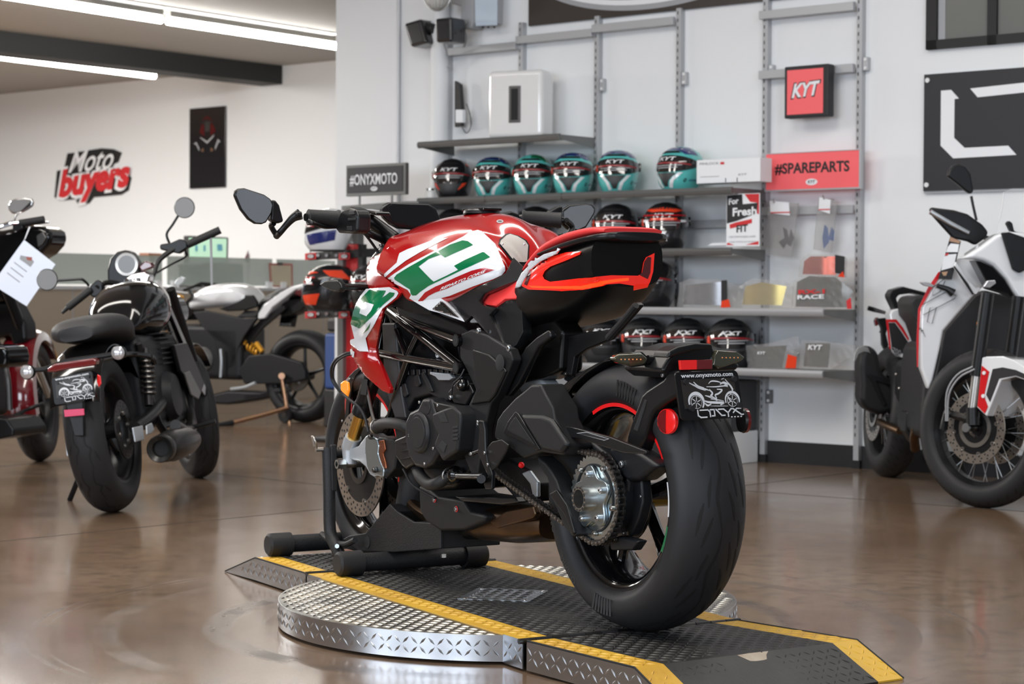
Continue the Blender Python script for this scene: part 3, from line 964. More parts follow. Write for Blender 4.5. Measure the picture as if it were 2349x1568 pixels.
WR.plate('door', '1090,-30 1142,-30 1141,58 1092,60', -.12, .006, mat('pale_blue', (.55, .65, .76), .4), .002)
WR.plate('housing', '1090,-30 1156,-30 1153,56 1092,60', -.002, .11, 'rack_grey', .003)
for q_ in (1108, 1120, 1134):
    MB().cyl(WR.P(q_, 60, -.09), WR.P(q_, 64, -.09), .006).build('fastener', 'slot_dark', g)
g = gpx('power_strip', 'black power strip with a white adapter and looped cable on an upright', 'power strip')
WR.plate('strip', '1050,186 1062,194 1066,250 1066,290 1050,292', -.05, .03, 'print_black', .003)
WR.plate('adapter', '1052,252 1069,252 1069,282 1052,282', -.085, .03, 'print_white', .004)
WR.tub('cable', '1060,292,-.06 1070,305,-.06 1080,290,-.06 1078,262,-.06 1070,238,-.06', .003, 'print_black')
# banner at the top
g = gpx('ceiling_banner', 'dark wall banner with a grey and white oval ring cut by the picture top', 'banner')
bb = [WR.P(a, c, -.02) for a, c in ((1212, 66), (1730, -2))]
zb = (bb[0].z+bb[1].z)/2
MB().bx((bb[0].x, -.02, zb), (bb[0].x+3.1, -.001, zb+.9)).build('panel', 'brown_panel', g)
cxb = WR.P(1490, 0, -.02).x
zlow = WR.P(1450, 25, -.022).z
def oval(name, rx, rz, w, m, dv, cz):
    lo, hi = [], []
    for k in range(97):
        a = 2*PI*k/96
        lo.append((cxb+rx*math.cos(a), -.0205-dv, cz+rz*math.sin(a)))
        hi.append((cxb+(rx-w)*math.cos(a), -.0205-dv, cz+(rz-w)*math.sin(a)))
    MB().loft([lo, hi], caps=False, closed=False).build(name, m, g)
oval('outer_ring', .92, .36, .045, 'print_grey', 0, zlow+.36)
oval('inner_ring', .885, .325, .03, 'print_white', .001, zlow+.355)
# window and black sign to the right
g = gpx('window_1', None, None)
a, c = WR.P(2123, 112, -.03), WR.P(2289, 112, -.03)
zt = 3.3
zb = WR.P(2123, 114, -.03).z
xm = WR.P(2275, 60, -.03).x
struct(g)
MB().bx((a.x, -.03, zb), (a.x+1.9, -.001, zb+.045)).build('window_frame', 'beam_black', g)
MB().bx((a.x, -.03, zb), (a.x+.06, -.001, zt)).build('window_frame', 'beam_black', g)
MB().bx((xm-.025, -.03, zb), (xm+.025, -.001, zt)).build('window_frame', 'beam_black', g)
MB().bx((a.x+.05, -.012, zb+.04), (a.x+1.9, -.002, zt)).build('pane', 'window_dark', g)
MB().bx((a.x+.062, -.016, zb+.045), (a.x+.10, -.0125, zt)).build('inner_frame', 'print_grey', g)
g = gpx('brand_sign', 'black wall panel with white angular lines, right of the racking', 'sign')
a = WR.P(2120, 170, -.03)
z1, z0 = WR.P(2121, 171, -.03).z, WR.P(2118, 438, -.03).z
MB().bx((a.x, -.03, z0), (a.x+2.6, -.02, z1)).build('panel', 'sign_black', g)
MB().bx((a.x-.003, -.019, z0-.012), (a.x+2.6, -.008, z1)).build('backing', 'rack_grey', g)
for st in ('2159,208 2182,206 2200,226 2190,227 2189,316 2213,339 2313,334 2332,355 2187,363 2158,334', '2226,203 2400,184 2430,215 2430,345 2402,347 2402,228 2388,208 2243,223'):
    WR.plate('emblem_line', st, -.031, .002, 'print_white', 0)
for z in (z0+.03, z1-.03):
    MB().cyl((a.x+.02, -.036, z), (a.x+.02, -.03, z), .012).build('standoff', 'white_plain', g)
# ------------------------------------------------------------ the office at the left
OB = Rig(WR.m @ Vector((0, 4.229, 0)), WR.yaw)
# black beam
e0, e1 = OB.P(648, 127, 0), OB.P(648, 193, 0)
struct(MB().bx((e0.x-.30, -7.5, e1.z), (e0.x, -.001, 3.059)).build('trim_6', 'beam_black', mx=OB.m))
def tube_light(label, a, c, z=2.98):
    p, q_ = onz(*a, z), onz(*c, z)
    g = thing('tube_light', label, 'light', (0, 0, 0), group='glowing tube lights on the office ceiling')
    MB().cyl(p, q_, .03, seg=12).build('tube', 'tube_white', g)
    d = (q_-p).normalized()
    n = Vector((-d.y, d.x, 0))*.03
    MB().prism([p-n+Vector((0, 0, .03)), q_-n+Vector((0, 0, .03)), q_+n+Vector((0, 0, .03)), p+n+Vector((0, 0, .03))], (0, 0, .049)).build('housing', 'ceiling_office', g)
tube_light('long ceiling tube above the black beam, left half', (-40, -19), (369, 45))
tube_light('long ceiling tube above the black beam, right half ending at the white wall', (385, 48), (772, 106))
tube_light('ceiling tube running just under the black beam', (-60, 122), (354, 174), 2.92)
for i, (a, c) in enumerate((((230, -4), (769, 80)), ((160, -3), (769, 93)))):
    p, q_ = onz(*a, 3.05), onz(*c, 3.05)
    d = (q_-p).normalized()
    n = Vector((-d.y, d.x, 0))*(.05 if i == 0 else .03)
    struct(MB().prism([p-n, q_-n, q_+n, p+n], (0, 0, .0095)).build('trim_%d' % (7+i), 'rack_dark' if i == 0 else 'print_grey'))
# raised sign
g = OB.thing('raised_lettering_sign', 'raised wall lettering, white script over bold red letters with black outline', 'sign')
a, c = OB.P(150, 384, -.03), OB.P(262, 362, -.03)
MB().prism(OB.tr('128,452 134,392 150,388 158,352 176,350 236,340 262,342 280,350 272,372 262,376 256,388 290,388 302,408 296,436 280,446 216,452 206,466 182,468 176,456 140,460', -.001), (0, -.02, 0)).build('outline', 'beam_black', g)
p = OB.P(160, 397, -.04)
w = OB.P(263, 378, -.04).x-p.x
text('script_lettering', 'Moto', OB.P(158, 396, -.03), (w, 0, .02), (.02, 0, .23), 'print_white', g, th=.008, shear=.45, bold=.01)
p = OB.P(130, 452, -.03)
w = OB.P(294, 436, -.03).x-p.x
text('bold_lettering_edge', 'buyers', OB.P(129, 453, -.024), (w+.03, 0, .09), (0, 0, .285), 'print_white', g, th=-.002, shear=.25, bold=.09)
text('bold_lettering', 'buyers', OB.P(133, 450, -.034), (w, 0, .09), (0, 0, .265), 'print_red', g, th=-.006, shear=.25, bold=.05)
# poster
g, x0, x1, z0, z1 = flat_sign('glossy_poster', 'tall glossy dark poster on the office wall', 'poster', '435,250 517,242 516,428 434,434', -.02, mat('poster_black', (.012, .011, .013), .08, coat=1), .018, OB)
W_, H_ = x1-x0, z1-z0
for pl, m in (([(.34, .84), (.5, .9), (.68, .82), (.5, .86)], 'red_dark'), ([(.36, .8), (.28, .7), (.42, .64), (.42, .78)], 'red_dark'), ([(.64, .8), (.74, .7), (.6, .64), (.58, .78)], 'red_dark'), ([(.42, .82), (.58, .82), (.56, .7), (.44, .7)], 'dark_steel'),
              ([(.3, .64), (.5, .58), (.7, .66), (.68, .63), (.5, .55), (.32, .62)], 'print_grey'), ([(.12, .56), (.2, .58), (.28, .5), (.28, .46), (.2, .54)], 'print_grey'), ([(.88, .56), (.8, .6), (.72, .5), (.72, .46), (.82, .56)], 'print_grey'), ([(.34, .48), (.4, .5), (.4, .45), (.34, .46)], 'zinc_gold'), ([(.66, .48), (.6, .5), (.6, .45), (.66, .46)], 'zinc_gold')):
    MB().prism([(x0+a*W_, -.0206, z0+c*H_) for a, c in pl], (0, -.0005, 0)).build('printed_figure', m, g)
# counter with frosted glass
p0, p1 = onz(-250, 690, 1.0), onz(0, 0, 3)
def at(px, Z, z=0):
    d = ray(px, 700)
    return Vector((d.x/d.y*Z, Z, z))
cp, cq = at(60, 14.1), at(860, 17.6)
cd = (cq-cp).normalized()
cn = Vector((-cd.y, cd.x, 0))
CR = Rig(cp-cd*2.5, math.atan2(cd.y, cd.x))
LC = (cq-cp).length+2.5
g = CR.thing('reception_counter', 'long beige counter in front of the office wall', 'counter')
MB().bx((0, 0, 0), (LC, .6, .90)).build('body', 'beige', g)
MB().bx((0, -.02, .90), (LC, .62, .925)).build('worktop', 'rack_grey', g)
for k in range(1, 9):
    MB().bx((k*LC/9-.004, -.003, .02), (k*LC/9+.004, 0, .9)).build('panel_joint', 'print_grey', g)
n_ = 5
for k in range(n_):
    g = CR.thing('glass_screen', ['frosted glass screen at the far left end of the counter', 'darker frosted glass screen behind the cruiser instruments', 'frosted glass screen in front of the green monitor', 'frosted glass screen with the framed certificate', 'rightmost frosted glass screen behind the helmet stand'][k], 'glass screen', 'glass screens on the counter')
    a, c = k*LC/n_+.03, (k+1)*LC/n_-.03
    MB().bx((a, .05, .94), (c, .058, 1.165)).build('pane', 'frosted', g)
    for x in (a+.06, c-.06):
        MB().bx((x-.03, .02, .926), (x+.03, .09, .975)).build('clamp', 'white_plain', g)
g = CR.thing('framed_certificate', 'cream certificate in a red frame clipped to the glass', 'certificate')
CR.plate('frame', '617,603 670,604 671,660 620,658', .045, .006, mat('dusty_red', (.38, .12, .1), .5), 0)
CR.plate('sheet', '621,608 667,609 668,656 624,654', .038, .002, 'tan_paper', 0)
CR.plate('clip', '637,602 648,602 648,608 637,608', .035, .004, 'print_black', 0)
g = CR.thing('monitor', 'monitor with a pale green screen behind the counter glass', 'monitor')
CR.plate('housing', '432,540 525,544 524,606 434,606', 1.2, -.06, 'print_black', .01)
CR.plate('screen', '434,545 520,547 519,603 436,603', 1.19, -.004, 'green_screen', 0)
for st in ('448,562 453,562 453,576 448,576', '467,562 471,562 471,576 467,576', '498,560 509,560 510,575 499,575'):
    CR.plate('chart', st, 1.184, .003, 'blue_print', 0)
MB().cyl(CR.P(478, 606, 1.22), CR.P(478, 690, 1.22), .03).build('stand', 'print_black', g)
g = CR.thing('desk_printer', 'grey office machine behind the counter glass', 'printer')
CR.plate('body', '466,600 560,604 560,690 466,690', .9, -.2, 'print_grey', .02)
CR.plate('dark_panel', '450,606 466,606 466,680 450,680', .88, -.2, 'print_black', .01)
CR.plate('grille', '470,602 504,603 504,610 470,609', .89, .004, 'rack_dark', 0)
g = CR.thing('office_chair', 'dark rounded office chair back showing through the glass', 'chair')
MB().ball(CR.P(502, 650, .75), (.19, .05, .14)).build('backrest', 'print_black', g)
MB().cyl(CR.P(502, 660, .8), CR.P(502, 940, .8), .03).build('column', 'print_black', g)
g = CR.thing('small_flag', 'tiny desk flag standing above the glass screen', 'flag')
CR.plate('cloth', '568,576 572,584 573,602 562,600 560,594', .5, .004, mat('flag_mix', (.25, .12, .13), .6), 0)
MB().cyl(CR.P(569, 574, .5), CR.P(569, 690, .5), .006).build('stick', 'rack_grey', g)
g = CR.thing('wooden_tray', 'small brown tray on the glass line left of the monitor', 'tray')
CR.plate('tray', '341,580 386,582 386,590 341,589', .6, -.1, 'wood', 0)
MB().cyl(CR.P(350, 590, .65), CR.P(350, 690, .65), .02).build('leg', 'wood', g)
# ------------------------------------------------------------ helmet stand with the tag sign
HR_ = Rig(WR.m @ Vector((-3.2, -.42, 0)), WR.yaw)
g = HR_.thing('helmet_stand', 'red and grey upright display stand holding helmets on black arms', 'display stand')
HR_.plate('column', '797,560 832,560 832,1000 797,1000', 0, .05, 'print_red', .004)
HR_.plate('column_edge', '784,560 797,560 797,1010 784,1010', -.04, .04, 'rack_dark', .003)
HR_.plate('column_edge', '832,560 842,560 842,1010 832,1010', -.04, .04, 'print_black', .003)
pz = HR_.P(797, 900, 0)
MB().bx((pz.x-.05, -.25, .001), (pz.x+.3, .25, .03)).build('base', 'print_black', g, .01)
MB().bx((pz.x-.0, -.05, .03), (pz.x+.13, 0, .5)).build('column_foot', 'print_red', g)
for y0, k in ((580, 0), (714, 1)):
    HR_.plate('arm', '712,%d 845,%d 900,%d 900,%d 845,%d 712,%d' % (y0, y0-10, y0-12, y0+8, y0+10, y0+17), -.06, .02, 'print_black', .003)
    for x in (704, 781):
        t_ = HR_.plate('end_tag', '%d,%d %d,%d %d,%d %d,%d' % (x-3, y0+1, x+22, y0-1, x+22, y0+14, x-3, y0+16), -.085, .006, 'print_red', .001)
        c = HR_.P(x+9, y0+7.5, -.094)
        MB().bx((c.x-.03, -.094, c.z-.012), (c.x+.027, -.091, c.z+.012)).build('tag_face', 'print_black', t_)
        MB().lathe([(0, -.002), (.024, -.002), (.024, 0)], ax='Y', seg=20).build('oval_badge', 'print_white', t_, mx=Matrix.Translation((c.x, -.0945, c.z)) @ Matrix.Diagonal((1, 1, .42, 1)))
        text('badge_lettering', 'KYT', (c.x-.015, -.0975, c.z-.005), (.03, 0, 0), (0, 0, .010), 'print_black', t_, th=0, bold=.03)
    for x in (729, 749, 771):
        MB().cyl(HR_.P(x, y0+5, -.09), HR_.P(x, y0+5, -.079), .01, seg=12).build('hole_cap', 'white_plain', g)
    for x in (712, 760, 790):
        HR_.tub('wire_hook', '%d,%d,-.09 %d,%d,-.09 %d,%d,-.2' % (x, y0, x, y0-22, x+18, y0-24), .004, 'rack_grey', smooth=0)
HR_.tub('sign_post', '825,470,-.03 825,450,-.03', .007, 'rack_dark', smooth=0)
HR_.tub('sign_post', '899,468,-.03 899,448,-.03', .007, 'rack_dark', smooth=0)
HR_.plate('top_bar', '783,472 930,461 960,461 960,478 930,478 783,484', -.04, -.30, 'rack_dark', .003)
HR_.plate('column_top', '800,484 835,484 835,560 800,560', 0, .05, 'rack_dark', .003)
g, x0, x1, z0, z1 = flat_sign('tag_sign', 'grey framed black sign with a white hashtag above the helmet stand', 'sign', '794,381 930,371 930,444 794,452', -.03, 'rack_dark', .03, HR_)
W_ = x1-x0
MB().bx((x0+.012, -.034, z0+.02), (x1-.02, -.0305, z1-.016)).build('face', 'sign_black', g)
text('lettering', '#ONYXMOTO', (x0+.075*W_, -.0356, z0+.36*(z1-z0)), (.80*W_, 0, 0), (0, 0, .062), 'print_white', g, th=0, bold=.012)
kyt_oval(g, (x0+x1)/2-.005, z0+.04, .055, -.035)
helmet('blue', HR_.m @ (HR_.P(757, 575, -.22)), HR_.yaw-R(62), 'white and blue helmet with red crown on the upper arm', 1.02, 'helmets on the display stand')
helmet('orange', HR_.m @ (HR_.P(757, 712, -.22)), HR_.yaw-R(58), 'orange and black helmet on the lower arm behind the front indicator', 1.12, 'helmets on the display stand')
helmet('gloss', HR_.m @ (HR_.P(853, 706, -.2)), HR_.yaw+R(20), 'black helmet on the lower arm partly behind the red tank', 1.05, 'helmets on the display stand')
g = WR.thing('blue_bin', 'dark blue plastic bins behind the white motorcycle wheel', 'bin')
MB().bx((-3.95, .3, .25), (-3.58, .7, .62)).build('lower_bin', 'blue_plain', g, .02)
MB().bx((-3.95, .3, 0), (-3.58, .7, .249)).build('stand', 'print_black', g, .01)
MB().bx((-3.93, .3, .63), (-3.58, .7, .72)).build('lid', 'print_black', g, .02)
# ============================================================ turntable platform
TP = Rig((.30, 4.814, 0), R(119.7))
g = TP.thing('turntable_platform', 'low diamond plate turntable with black and yellow ramps under the red and white motorcycle', 'platform')
RAD, CU = .612, .6225
def lozenges(b_, fn, u0, u1, v0, v1, ok, rot=0., pitch=.0215):
    """raised lozenges on a surface: fn(u, v, h) gives the point"""
    cr, sr = math.cos(rot), math.sin(rot)
    n = int(max(u1-u0, v1-v0)*1.5/pitch)+2
    uc, vc = (u0+u1)/2, (v0+v1)/2
    for i in range(-n, n):
        for j in range(-n, n):
            a, c = (i+.5)*pitch, (j+.5)*pitch
            u, v = uc+a*cr-c*sr, vc+a*sr+c*cr
            if not (u0 < u < u1 and v0 < v < v1):
                continue
            t = rot+(PI/4 if (i+j) % 2 else -PI/4)
            d, e = (math.cos(t), math.sin(t)), (-math.sin(t), math.cos(t))
            L, W = .0125, .0031
            P = [(u+d[0]*x*L+e[0]*y*W, v+d[1]*x*L+e[1]*y*W, h) for x, y, h in ((1, 0, 0), (0, 1, 0), (-1, 0, 0), (0, -1, 0), (.35, 0, .0019), (-.35, 0, .0019))]
            if not all(ok(p[0], p[1]) for p in P[:4]):
                continue
            b_.add([fn(*p) for p in P], [(0, 1, 4), (1, 5, 4), (1, 2, 5), (2, 3, 5), (3, 4, 5), (3, 0, 4)])
def in_poly(r):
    def f(x, y):
        c = False
        for i in range(len(r)):
            a, b = r[i], r[i-1]
            if (a[1] > y) != (b[1] > y) and x < (b[0]-a[0])*(y-a[1])/(b[1]-a[1])+a[0]:
                c = not c
        return c
    return f
def flat(name, pts, z0, z1, m, par=None, rot=0, rel=True):
    b_ = MB().prism([(a, c, z0) for a, c in pts], (0, 0, z1-z0))
    if rel:
        f_ = in_poly(pts)
        ok = f_ if name != 'round_deck' else (lambda x, y: f_(x, y) and abs(y) > .311)
        xs, ys = [p[0] for p in pts], [p[1] for p in pts]
        lozenges(b_, lambda u, v, h: (u, v, z1+h), min(xs), max(xs), min(ys), max(ys), ok, .0)
    cr, sr = math.cos(rot), math.sin(rot)
    b_.uv = lambda co, lp: (co.x*cr-co.y*sr+9, co.x*sr+co.y*cr+9)
    return b_.build(name, m, par or g)
def skirt(name, pts, m='plate_alu', th=.004):
    """upright strip through (x, y, z0, z1) points"""
    lo = [Vector((p[0], p[1], p[2])) for p in pts]
    hi = [Vector((p[0], p[1], p[3])) for p in pts]
    L = [0]
    for i in range(1, len(pts)):
        L.append(L[-1]+math.hypot(pts[i][0]-pts[i-1][0], pts[i][1]-pts[i-1][1]))
    b_ = MB()
    vs, fs = lo+hi, []
    n = len(pts)
    fs = [(i, i+1, n+i+1, n+i) for i in range(n-1)]
    b_.add(vs, fs)
    cx_, cy_ = CU, 0
    def on(u, v, h):
        for i in range(1, n):
            if u <= L[i] or i == n-1:
                break
        t = (u-L[i-1])/(L[i]-L[i-1])
        p, q_ = lo[i-1].lerp(lo[i], t), hi[i-1].lerp(hi[i], t)
        d = (lo[i]-lo[i-1]).normalized()
        nn = Vector((d.y, -d.x, 0))
        if nn.dot(p-Vector((cx_, cy_, 0))) < 0:
            nn = -nn
        return Vector((p.x, p.y, v))+nn*(h+th/2)
    def okk(u, v):
        if not 0 < u < L[-1]:
            return False
        for i in range(1, n):
            if u <= L[i] or i == n-1:
                break
        t = (u-L[i-1])/(L[i]-L[i-1])
        return lo[i-1].z+(lo[i].z-lo[i-1].z)*t+.001 < v < hi[i-1].z+(hi[i].z-hi[i-1].z)*t-.001
    key = {}
    for i in range(n):
        key[(round(lo[i].x, 4), round(lo[i].y, 4))] = L[i]
    b_.uv = lambda co, lp: (key.get((round(co.x, 4), round(co.y, 4)), 0)+9, co.z+9.0065)
    bo = MB()
    o3 = [Vector((0, 0, 0))]*0
    vs2 = []
    for p, q_ in ((lo, hi),):
        for i in range(n):
            d = (lo[min(i+1, n-1)]-lo[max(i-1, 0)]).normalized()
            nn = Vector((d.y, -d.x, 0)).normalized()*th/2
            vs2.append((p[i]+nn, q_[i]+nn, q_[i]-nn, p[i]-nn))
    bo.loft([list(x) for x in vs2])
    lozenges(bo, on, 0, L[-1], 0, .08, okk, .0, .0225)
    return bo.build(name, m, g, clean=True)
circ = [(CU+RAD*math.cos(k*PI/60), RAD*math.sin(k*PI/60)) for k in range(120)]
dk = flat('round_deck', circ, .066, .0715, 'plate_alu_worn', rot=.4)
for sgn in (1, -1):
    arc = [(CU+RAD*math.cos(a), sgn*RAD*math.sin(a)) for a in [math.asin(.31/RAD)+k*(PI-2*math.asin(.31/RAD))/40 for k in range(41)]]
    skirt('curved_skirt', [(a, c, .008, .071) for a, c in arc])
    skirt('side_skirt', [(0, sgn*.31, .006, .074), (arc[0][0]*0+CU-math.sqrt(RAD**2-.31**2), sgn*.31, .006, .074)])
    skirt('side_skirt', [(CU+math.sqrt(RAD**2-.31**2), sgn*.31, .006, .074), (1.247, sgn*.31, .006, .074)])
    flat('yellow_stripe', [(0.006, sgn*.235), (1.24, sgn*.235), (1.24, sgn*.31), (0.006, sgn*.31)], .0716, .075, 'plate_yellow', rot=.3)
    # far ramp side
    flat('yellow_stripe', [(1.262, sgn*.235), (1.64, sgn*.235), (1.64, sgn*.31), (1.262, sgn*.31)], .0716, .075, 'plate_yellow', rot=.3)
    skirt('ramp_skirt', [(1.257, sgn*.31, .006, .073), (1.64, sgn*.31, .006, .073), (1.885, sgn*.31, .001, .004)])
    MB().tube([(1.257, sgn*.311, .0745), (1.64, sgn*.311, .0745), (1.887, sgn*.311, .003)], .0025, 6).build('edge_seam', 'slot_dark', g)
flat('black_deck', [(.006, -.2348), (1.24, -.2348), (1.24, .2348), (.006, .2348)], .0717, .075, 'plate_black', rot=.3)
flat('black_ramp', [(1.262, -.2348), (1.64, -.2348), (1.64, .2348), (1.262, .2348)], .0717, .075, 'plate_black', rot=.3)
def slope(name, pts, m):
    b_ = MB().prism(pts, (0, 0, -.004))
    p0, ex_ = Vector(pts[0]), (Vector(pts[1])-Vector(pts[0])).normalized()
    nn = ex_.cross(Vector(pts[2])-p0).normalized()
    if nn.z < 0:
        nn = -nn
    ey_ = nn.cross(ex_)
    q2 = [((Vector(p)-p0).dot(ex_), (Vector(p)-p0).dot(ey_)) for p in pts]
    xs, ys = [p[0] for p in q2], [p[1] for p in q2]
    tx, ty = TP.PZ(1725, 1503, .0763).xy
    tc = Vector((tx, ty, .076))
    def okp(x, y):
        w_ = p0+ex_*x+ey_*y
        return in_poly(q2)(x, y) and (w_-tc).length > .07
    lozenges(b_, lambda u, v, h: p0+ex_*u+ey_*v+nn*h, min(xs), max(xs), min(ys), max(ys), okp, .0)
    b_.uv = lambda co, lp: (co.x*.95-co.y*.3+9, co.x*.3+co.y*.95+9)
    return b_.build(name, m, g)
slope('sloped_toe', [(1.64, -.31, .075), (1.64, .31, .075), (1.887, .31, .0045), (1.887, -.31, .0045)], 'plate_alu')
flat('access_plate', [(.622, .154), (.766, .011), (.632, -.134), (.491, .008)], .0751, .0765, 'plate_alu', rot=.9)
for a, c in ((.61, .135), (.745, .012), (.63, -.115), (.512, .008)):
    MB().ball((a, c, .0765), (.006, .006, .003), 10, 5).build('rivet', 'steel', g)
def hinge(x, y0, y1, z=.0735):
    for k in range(14):
        a, c = y0+(y1-y0)*k/14, y0+(y1-y0)*(k+1)/14
        MB().cyl((x, a+.001, z), (x, c-.001, z), .0065, seg=10).build('hinge_knuckle', 'dark_steel' if k % 2 else 'print_black', g)
hinge(1.251, -.315, .315)
hinge(-.002, -.315, .325, .0725)
# near ramp, turned a little on its hinge
def loc(w, z):
    p = TP.i @ Vector((w[0], w[1], z))
    return Vector((p.x, p.y, z))
h0, h1 = loc((.040, 4.645), .075), loc((.5700, 4.955), .075)
k0, k1 = loc((.271, 4.321), .075), loc((.819, 4.683), .075)
dd = Vector((-.095, -.01, 0))
t0, t1 = k0+(k0-h0)*.36, k1+(k1-h1)*.36
t0.z = t1.z = .0045
def rp(f, r):
    a = h0.lerp(h1, f)
    c = k0.lerp(k1, f)
    e = t0.lerp(t1, f)
    return a.lerp(c, r) if r <= 1 else c.lerp(e, r-1)
for r0, r1, nm in ((0, 1, 'ramp_top'), (1, 2, 'sloped_toe')):
    for f0, f1, m in ((0, .12, 'plate_yellow'), (.1203, .8797, 'plate_black'), (.88, 1, 'plate_yellow')):
        slope(nm, [rp(f0, r0), rp(f1, r0), rp(f1, r1), rp(f0, r1)], m)
for f in (0, 1):
    a, c, e = rp(f, 0), rp(f, 1), rp(f, 2)
    skirt('ramp_skirt', [(a.x, a.y, .006, .073), (c.x, c.y, .004, .073), (e.x, e.y, .001, .004)])
    MB().tube([a+Vector((0, 0, .0)), c, e], .0025, 6).build('edge_seam', 'slot_dark', g)
RT = bvh([o for o in g.children if o.name.startswith(('ramp_top', 'sloped_toe'))])
decal('worn_patch', [(1560+a/4.35, 1330+c/4.35) for a, c in ((570, 750), (690, 730), (880, 710), (860, 745), (865, 790), (800, 810), (700, 808), (600, 765))], RT, TP, mat('bare_patch', (.6, .55, .45), .5, var=(30, (.3, .18, .1))), off=.0008, cell=3)
# ============================================================ front wheel stand
g = TP.thing('wheel_stand', 'black steel front wheel chock with round rubber feet on the turntable', 'wheel stand')
cN, cR_, cL = TP.PZ(792, 1320, .075), TP.PZ(1108, 1299, .075), TP.PZ(620, 1276, .075)
zt = .075+.036
xr = (cN.x+cR_.x)/2
xf = cL.x
def foot(x, y0, y1):
    MB().cyl((x, y0, zt), (x, y1, zt), .027, seg=24).build('cross_tube', 'stand_black', g)
    for y, d in ((y0, -1), (y1, 1)):
        MB().lathe([(0, .03*d), (.028, .03*d), (.035, .024*d), (.036, .012*d), (.036, -.045*d), (.028, -.045*d)], (x, y, zt), 'Y', 28).build('rubber_foot', 'grip_rubber', g)
foot(xr, cR_.y+.02, cN.y-.0)
foot(xf, -.20, cL.y-.02)
MB().bx((xr, -.03, zt-.02), (xf, .03, zt+.02)).build('base_beam', 'stand_black', g, .004)
for y in (.115, -.115):
    hp = [TP.P(788, 1290, .155), TP.P(770, 1252, .155), TP.P(757, 1215, .155), TP.P(755, 1120, .155), TP.P(752, 1026, .155)]
    hp = [Vector((p.x, p.y if y > 0 else -p.y, p.z)) for p in hp]
    MB().tube(hp, .0185, 12, 4).build('hoop_post', 'stand_black', g)
    MB().prism([hp[4]+Vector((-.024, 0, .01)), hp[4]+Vector((-.012, 0, .01)), hp[4]+Vector((-.018, 0, -.13)), hp[4]+Vector((-.030, 0, -.13))], (0, -.02 if y > 0 else .02, 0)).build('rubber_pad', 'grip_rubber', g, .004)
hx, hz = hp[4].x, hp[4].z
MB().cyl((hx, -.155, hz-.02), (hx, .155, hz-.02), .014).build('hoop_bar', 'stand_black', g)
MB().cyl((hx, .17, hz-.005), (hx, .195, hz-.005), .007).build('latch_pin', 'steel', g)
MB().tube([(hx, .19, hz-.005), (hx-.01, .20, hz+.02), (hx+.005, .205, hz+.035), (hx+.01, .195, hz+.005)], .003, 8, 4).build('latch_loop', 'steel', g)
for v_, nm in ((.105, 'cradle_plate'), (-.10, 'cradle_plate')):
    o = MB().prism(TP.tr('893,1155 910,1172 948,1196 1010,1200 1010,1258 905,1266 820,1263 786,1236 800,1228 838,1222', v_), (0, -.008, 0)).build(nm, 'stand_black', g, .003)
MB().prism(TP.tr('893,1155 910,1172 905,1200 860,1245 838,1240', .1), (0, -.19, 0)).build('wheel_rest', 'stand_black', g, .003)
MB().prism(TP.tr('948,1196 1010,1200 1010,1258 960,1258', .1), (0, -.19, 0)).build('rear_rest', 'stand_black', g, .003)
MB().lathe([(0, .002), (.017, .002), (.017, 0)], TP.P(843, 1243, .1055), 'Y', 20).build('plate_hole', 'slot_dark', g)
MB().cyl(TP.P(773, 1252, .16), TP.P(773, 1252, .172), .007, seg=6).build('bolt', 'zinc_blue', g)
TP.tub('lever', '738,1224,.15 755,1238,.15 790,1248,.15 815,1238,.15', .009, 'stand_black')
for a in (707+0, 912, 1017):
    MB().cyl(TP.P(a if a > 800 else 905, 1278, .02), TP.P(a if a > 800 else 905, 1270, .02), .008, seg=6).build('bolt', 'zinc_blue', g)
# ============================================================ wheels and tyres
def tyre_prof(Rr, hw, rim):
    h = Rr-rim
    q_ = [(rim-.002, .70), (rim+.06*h, .84), (rim+.2*h, .965), (rim+.4*h, 1.0), (rim+.58*h, .955), (rim+.74*h, .82), (rim+.87*h, .6), (rim+.965*h, .31), (Rr, 0)]
    L = [(r, -t*hw) for r, t in q_]+[(r, t*hw) for r, t in q_[-2::-1]]
    return [(p.x, p.y) for p in sm([(a, c, 0) for a, c in L], 3)]
def trad(prof, y):
    """outer radius of the tyre at lateral offset y"""
    best = None
    for (r0, y0), (r1, y1) in zip(prof, prof[1:]):
        if min(y0, y1) <= y <= max(y0, y1) and abs(y1-y0) > 1e-9:
            r = r0+(r1-r0)*(y-y0)/(y1-y0)
            best = r if best is None else max(best, r)
    return best if best else max(p[0] for p in prof)
def tyre(par, Rr, hw, rim, grooves=(), rep=10, w=.008, name='tyre', o=(0, 0, 0), seg=96, m='rubber', knobs=None):
    pf = tyre_prof(Rr, hw, rim)
    t = MB().lathe(pf, o, 'Y', seg).build(name, m, par, sharp=60)
    if grooves:
        b_ = MB()
        for k in range(rep):
            for gr in grooves:
                pts = sm([(a, c, 0) for a, c in gr], 4)
                L = []
                n = len(pts)
                for i, p in enumerate(pts):
                    a = R(p.x+360*k/rep)
                    y = p.y*hw
                    r = trad(pf, y)+.0006
                    d = pts[min(i+1, n-1)]-pts[max(i-1, 0)]
                    ang = math.atan2(d.y*hw, R(d.x)*Rr)
                    tw = w*(.25+.75*math.sin(PI*min(max(i/(n-1), .02), .98)))
                    dx, dy = -math.sin(ang)*tw/2, math.cos(ang)*tw/2
                    pr = []
                    for s_ in (-1, 1):
                        yy = y+dy*s_
                        rr = trad(pf, yy)+.0006
                        aa = a+dx*s_/Rr
                        pr.append(Vector((o[0]+rr*math.cos(aa), o[1]+yy, o[2]+rr*math.sin(aa))))
                    L.append(pr)
                b_.loft(L, caps=False, closed=False)
        b_.build('tread_grooves', 'rubber_dark', t, clean=False)
    return t
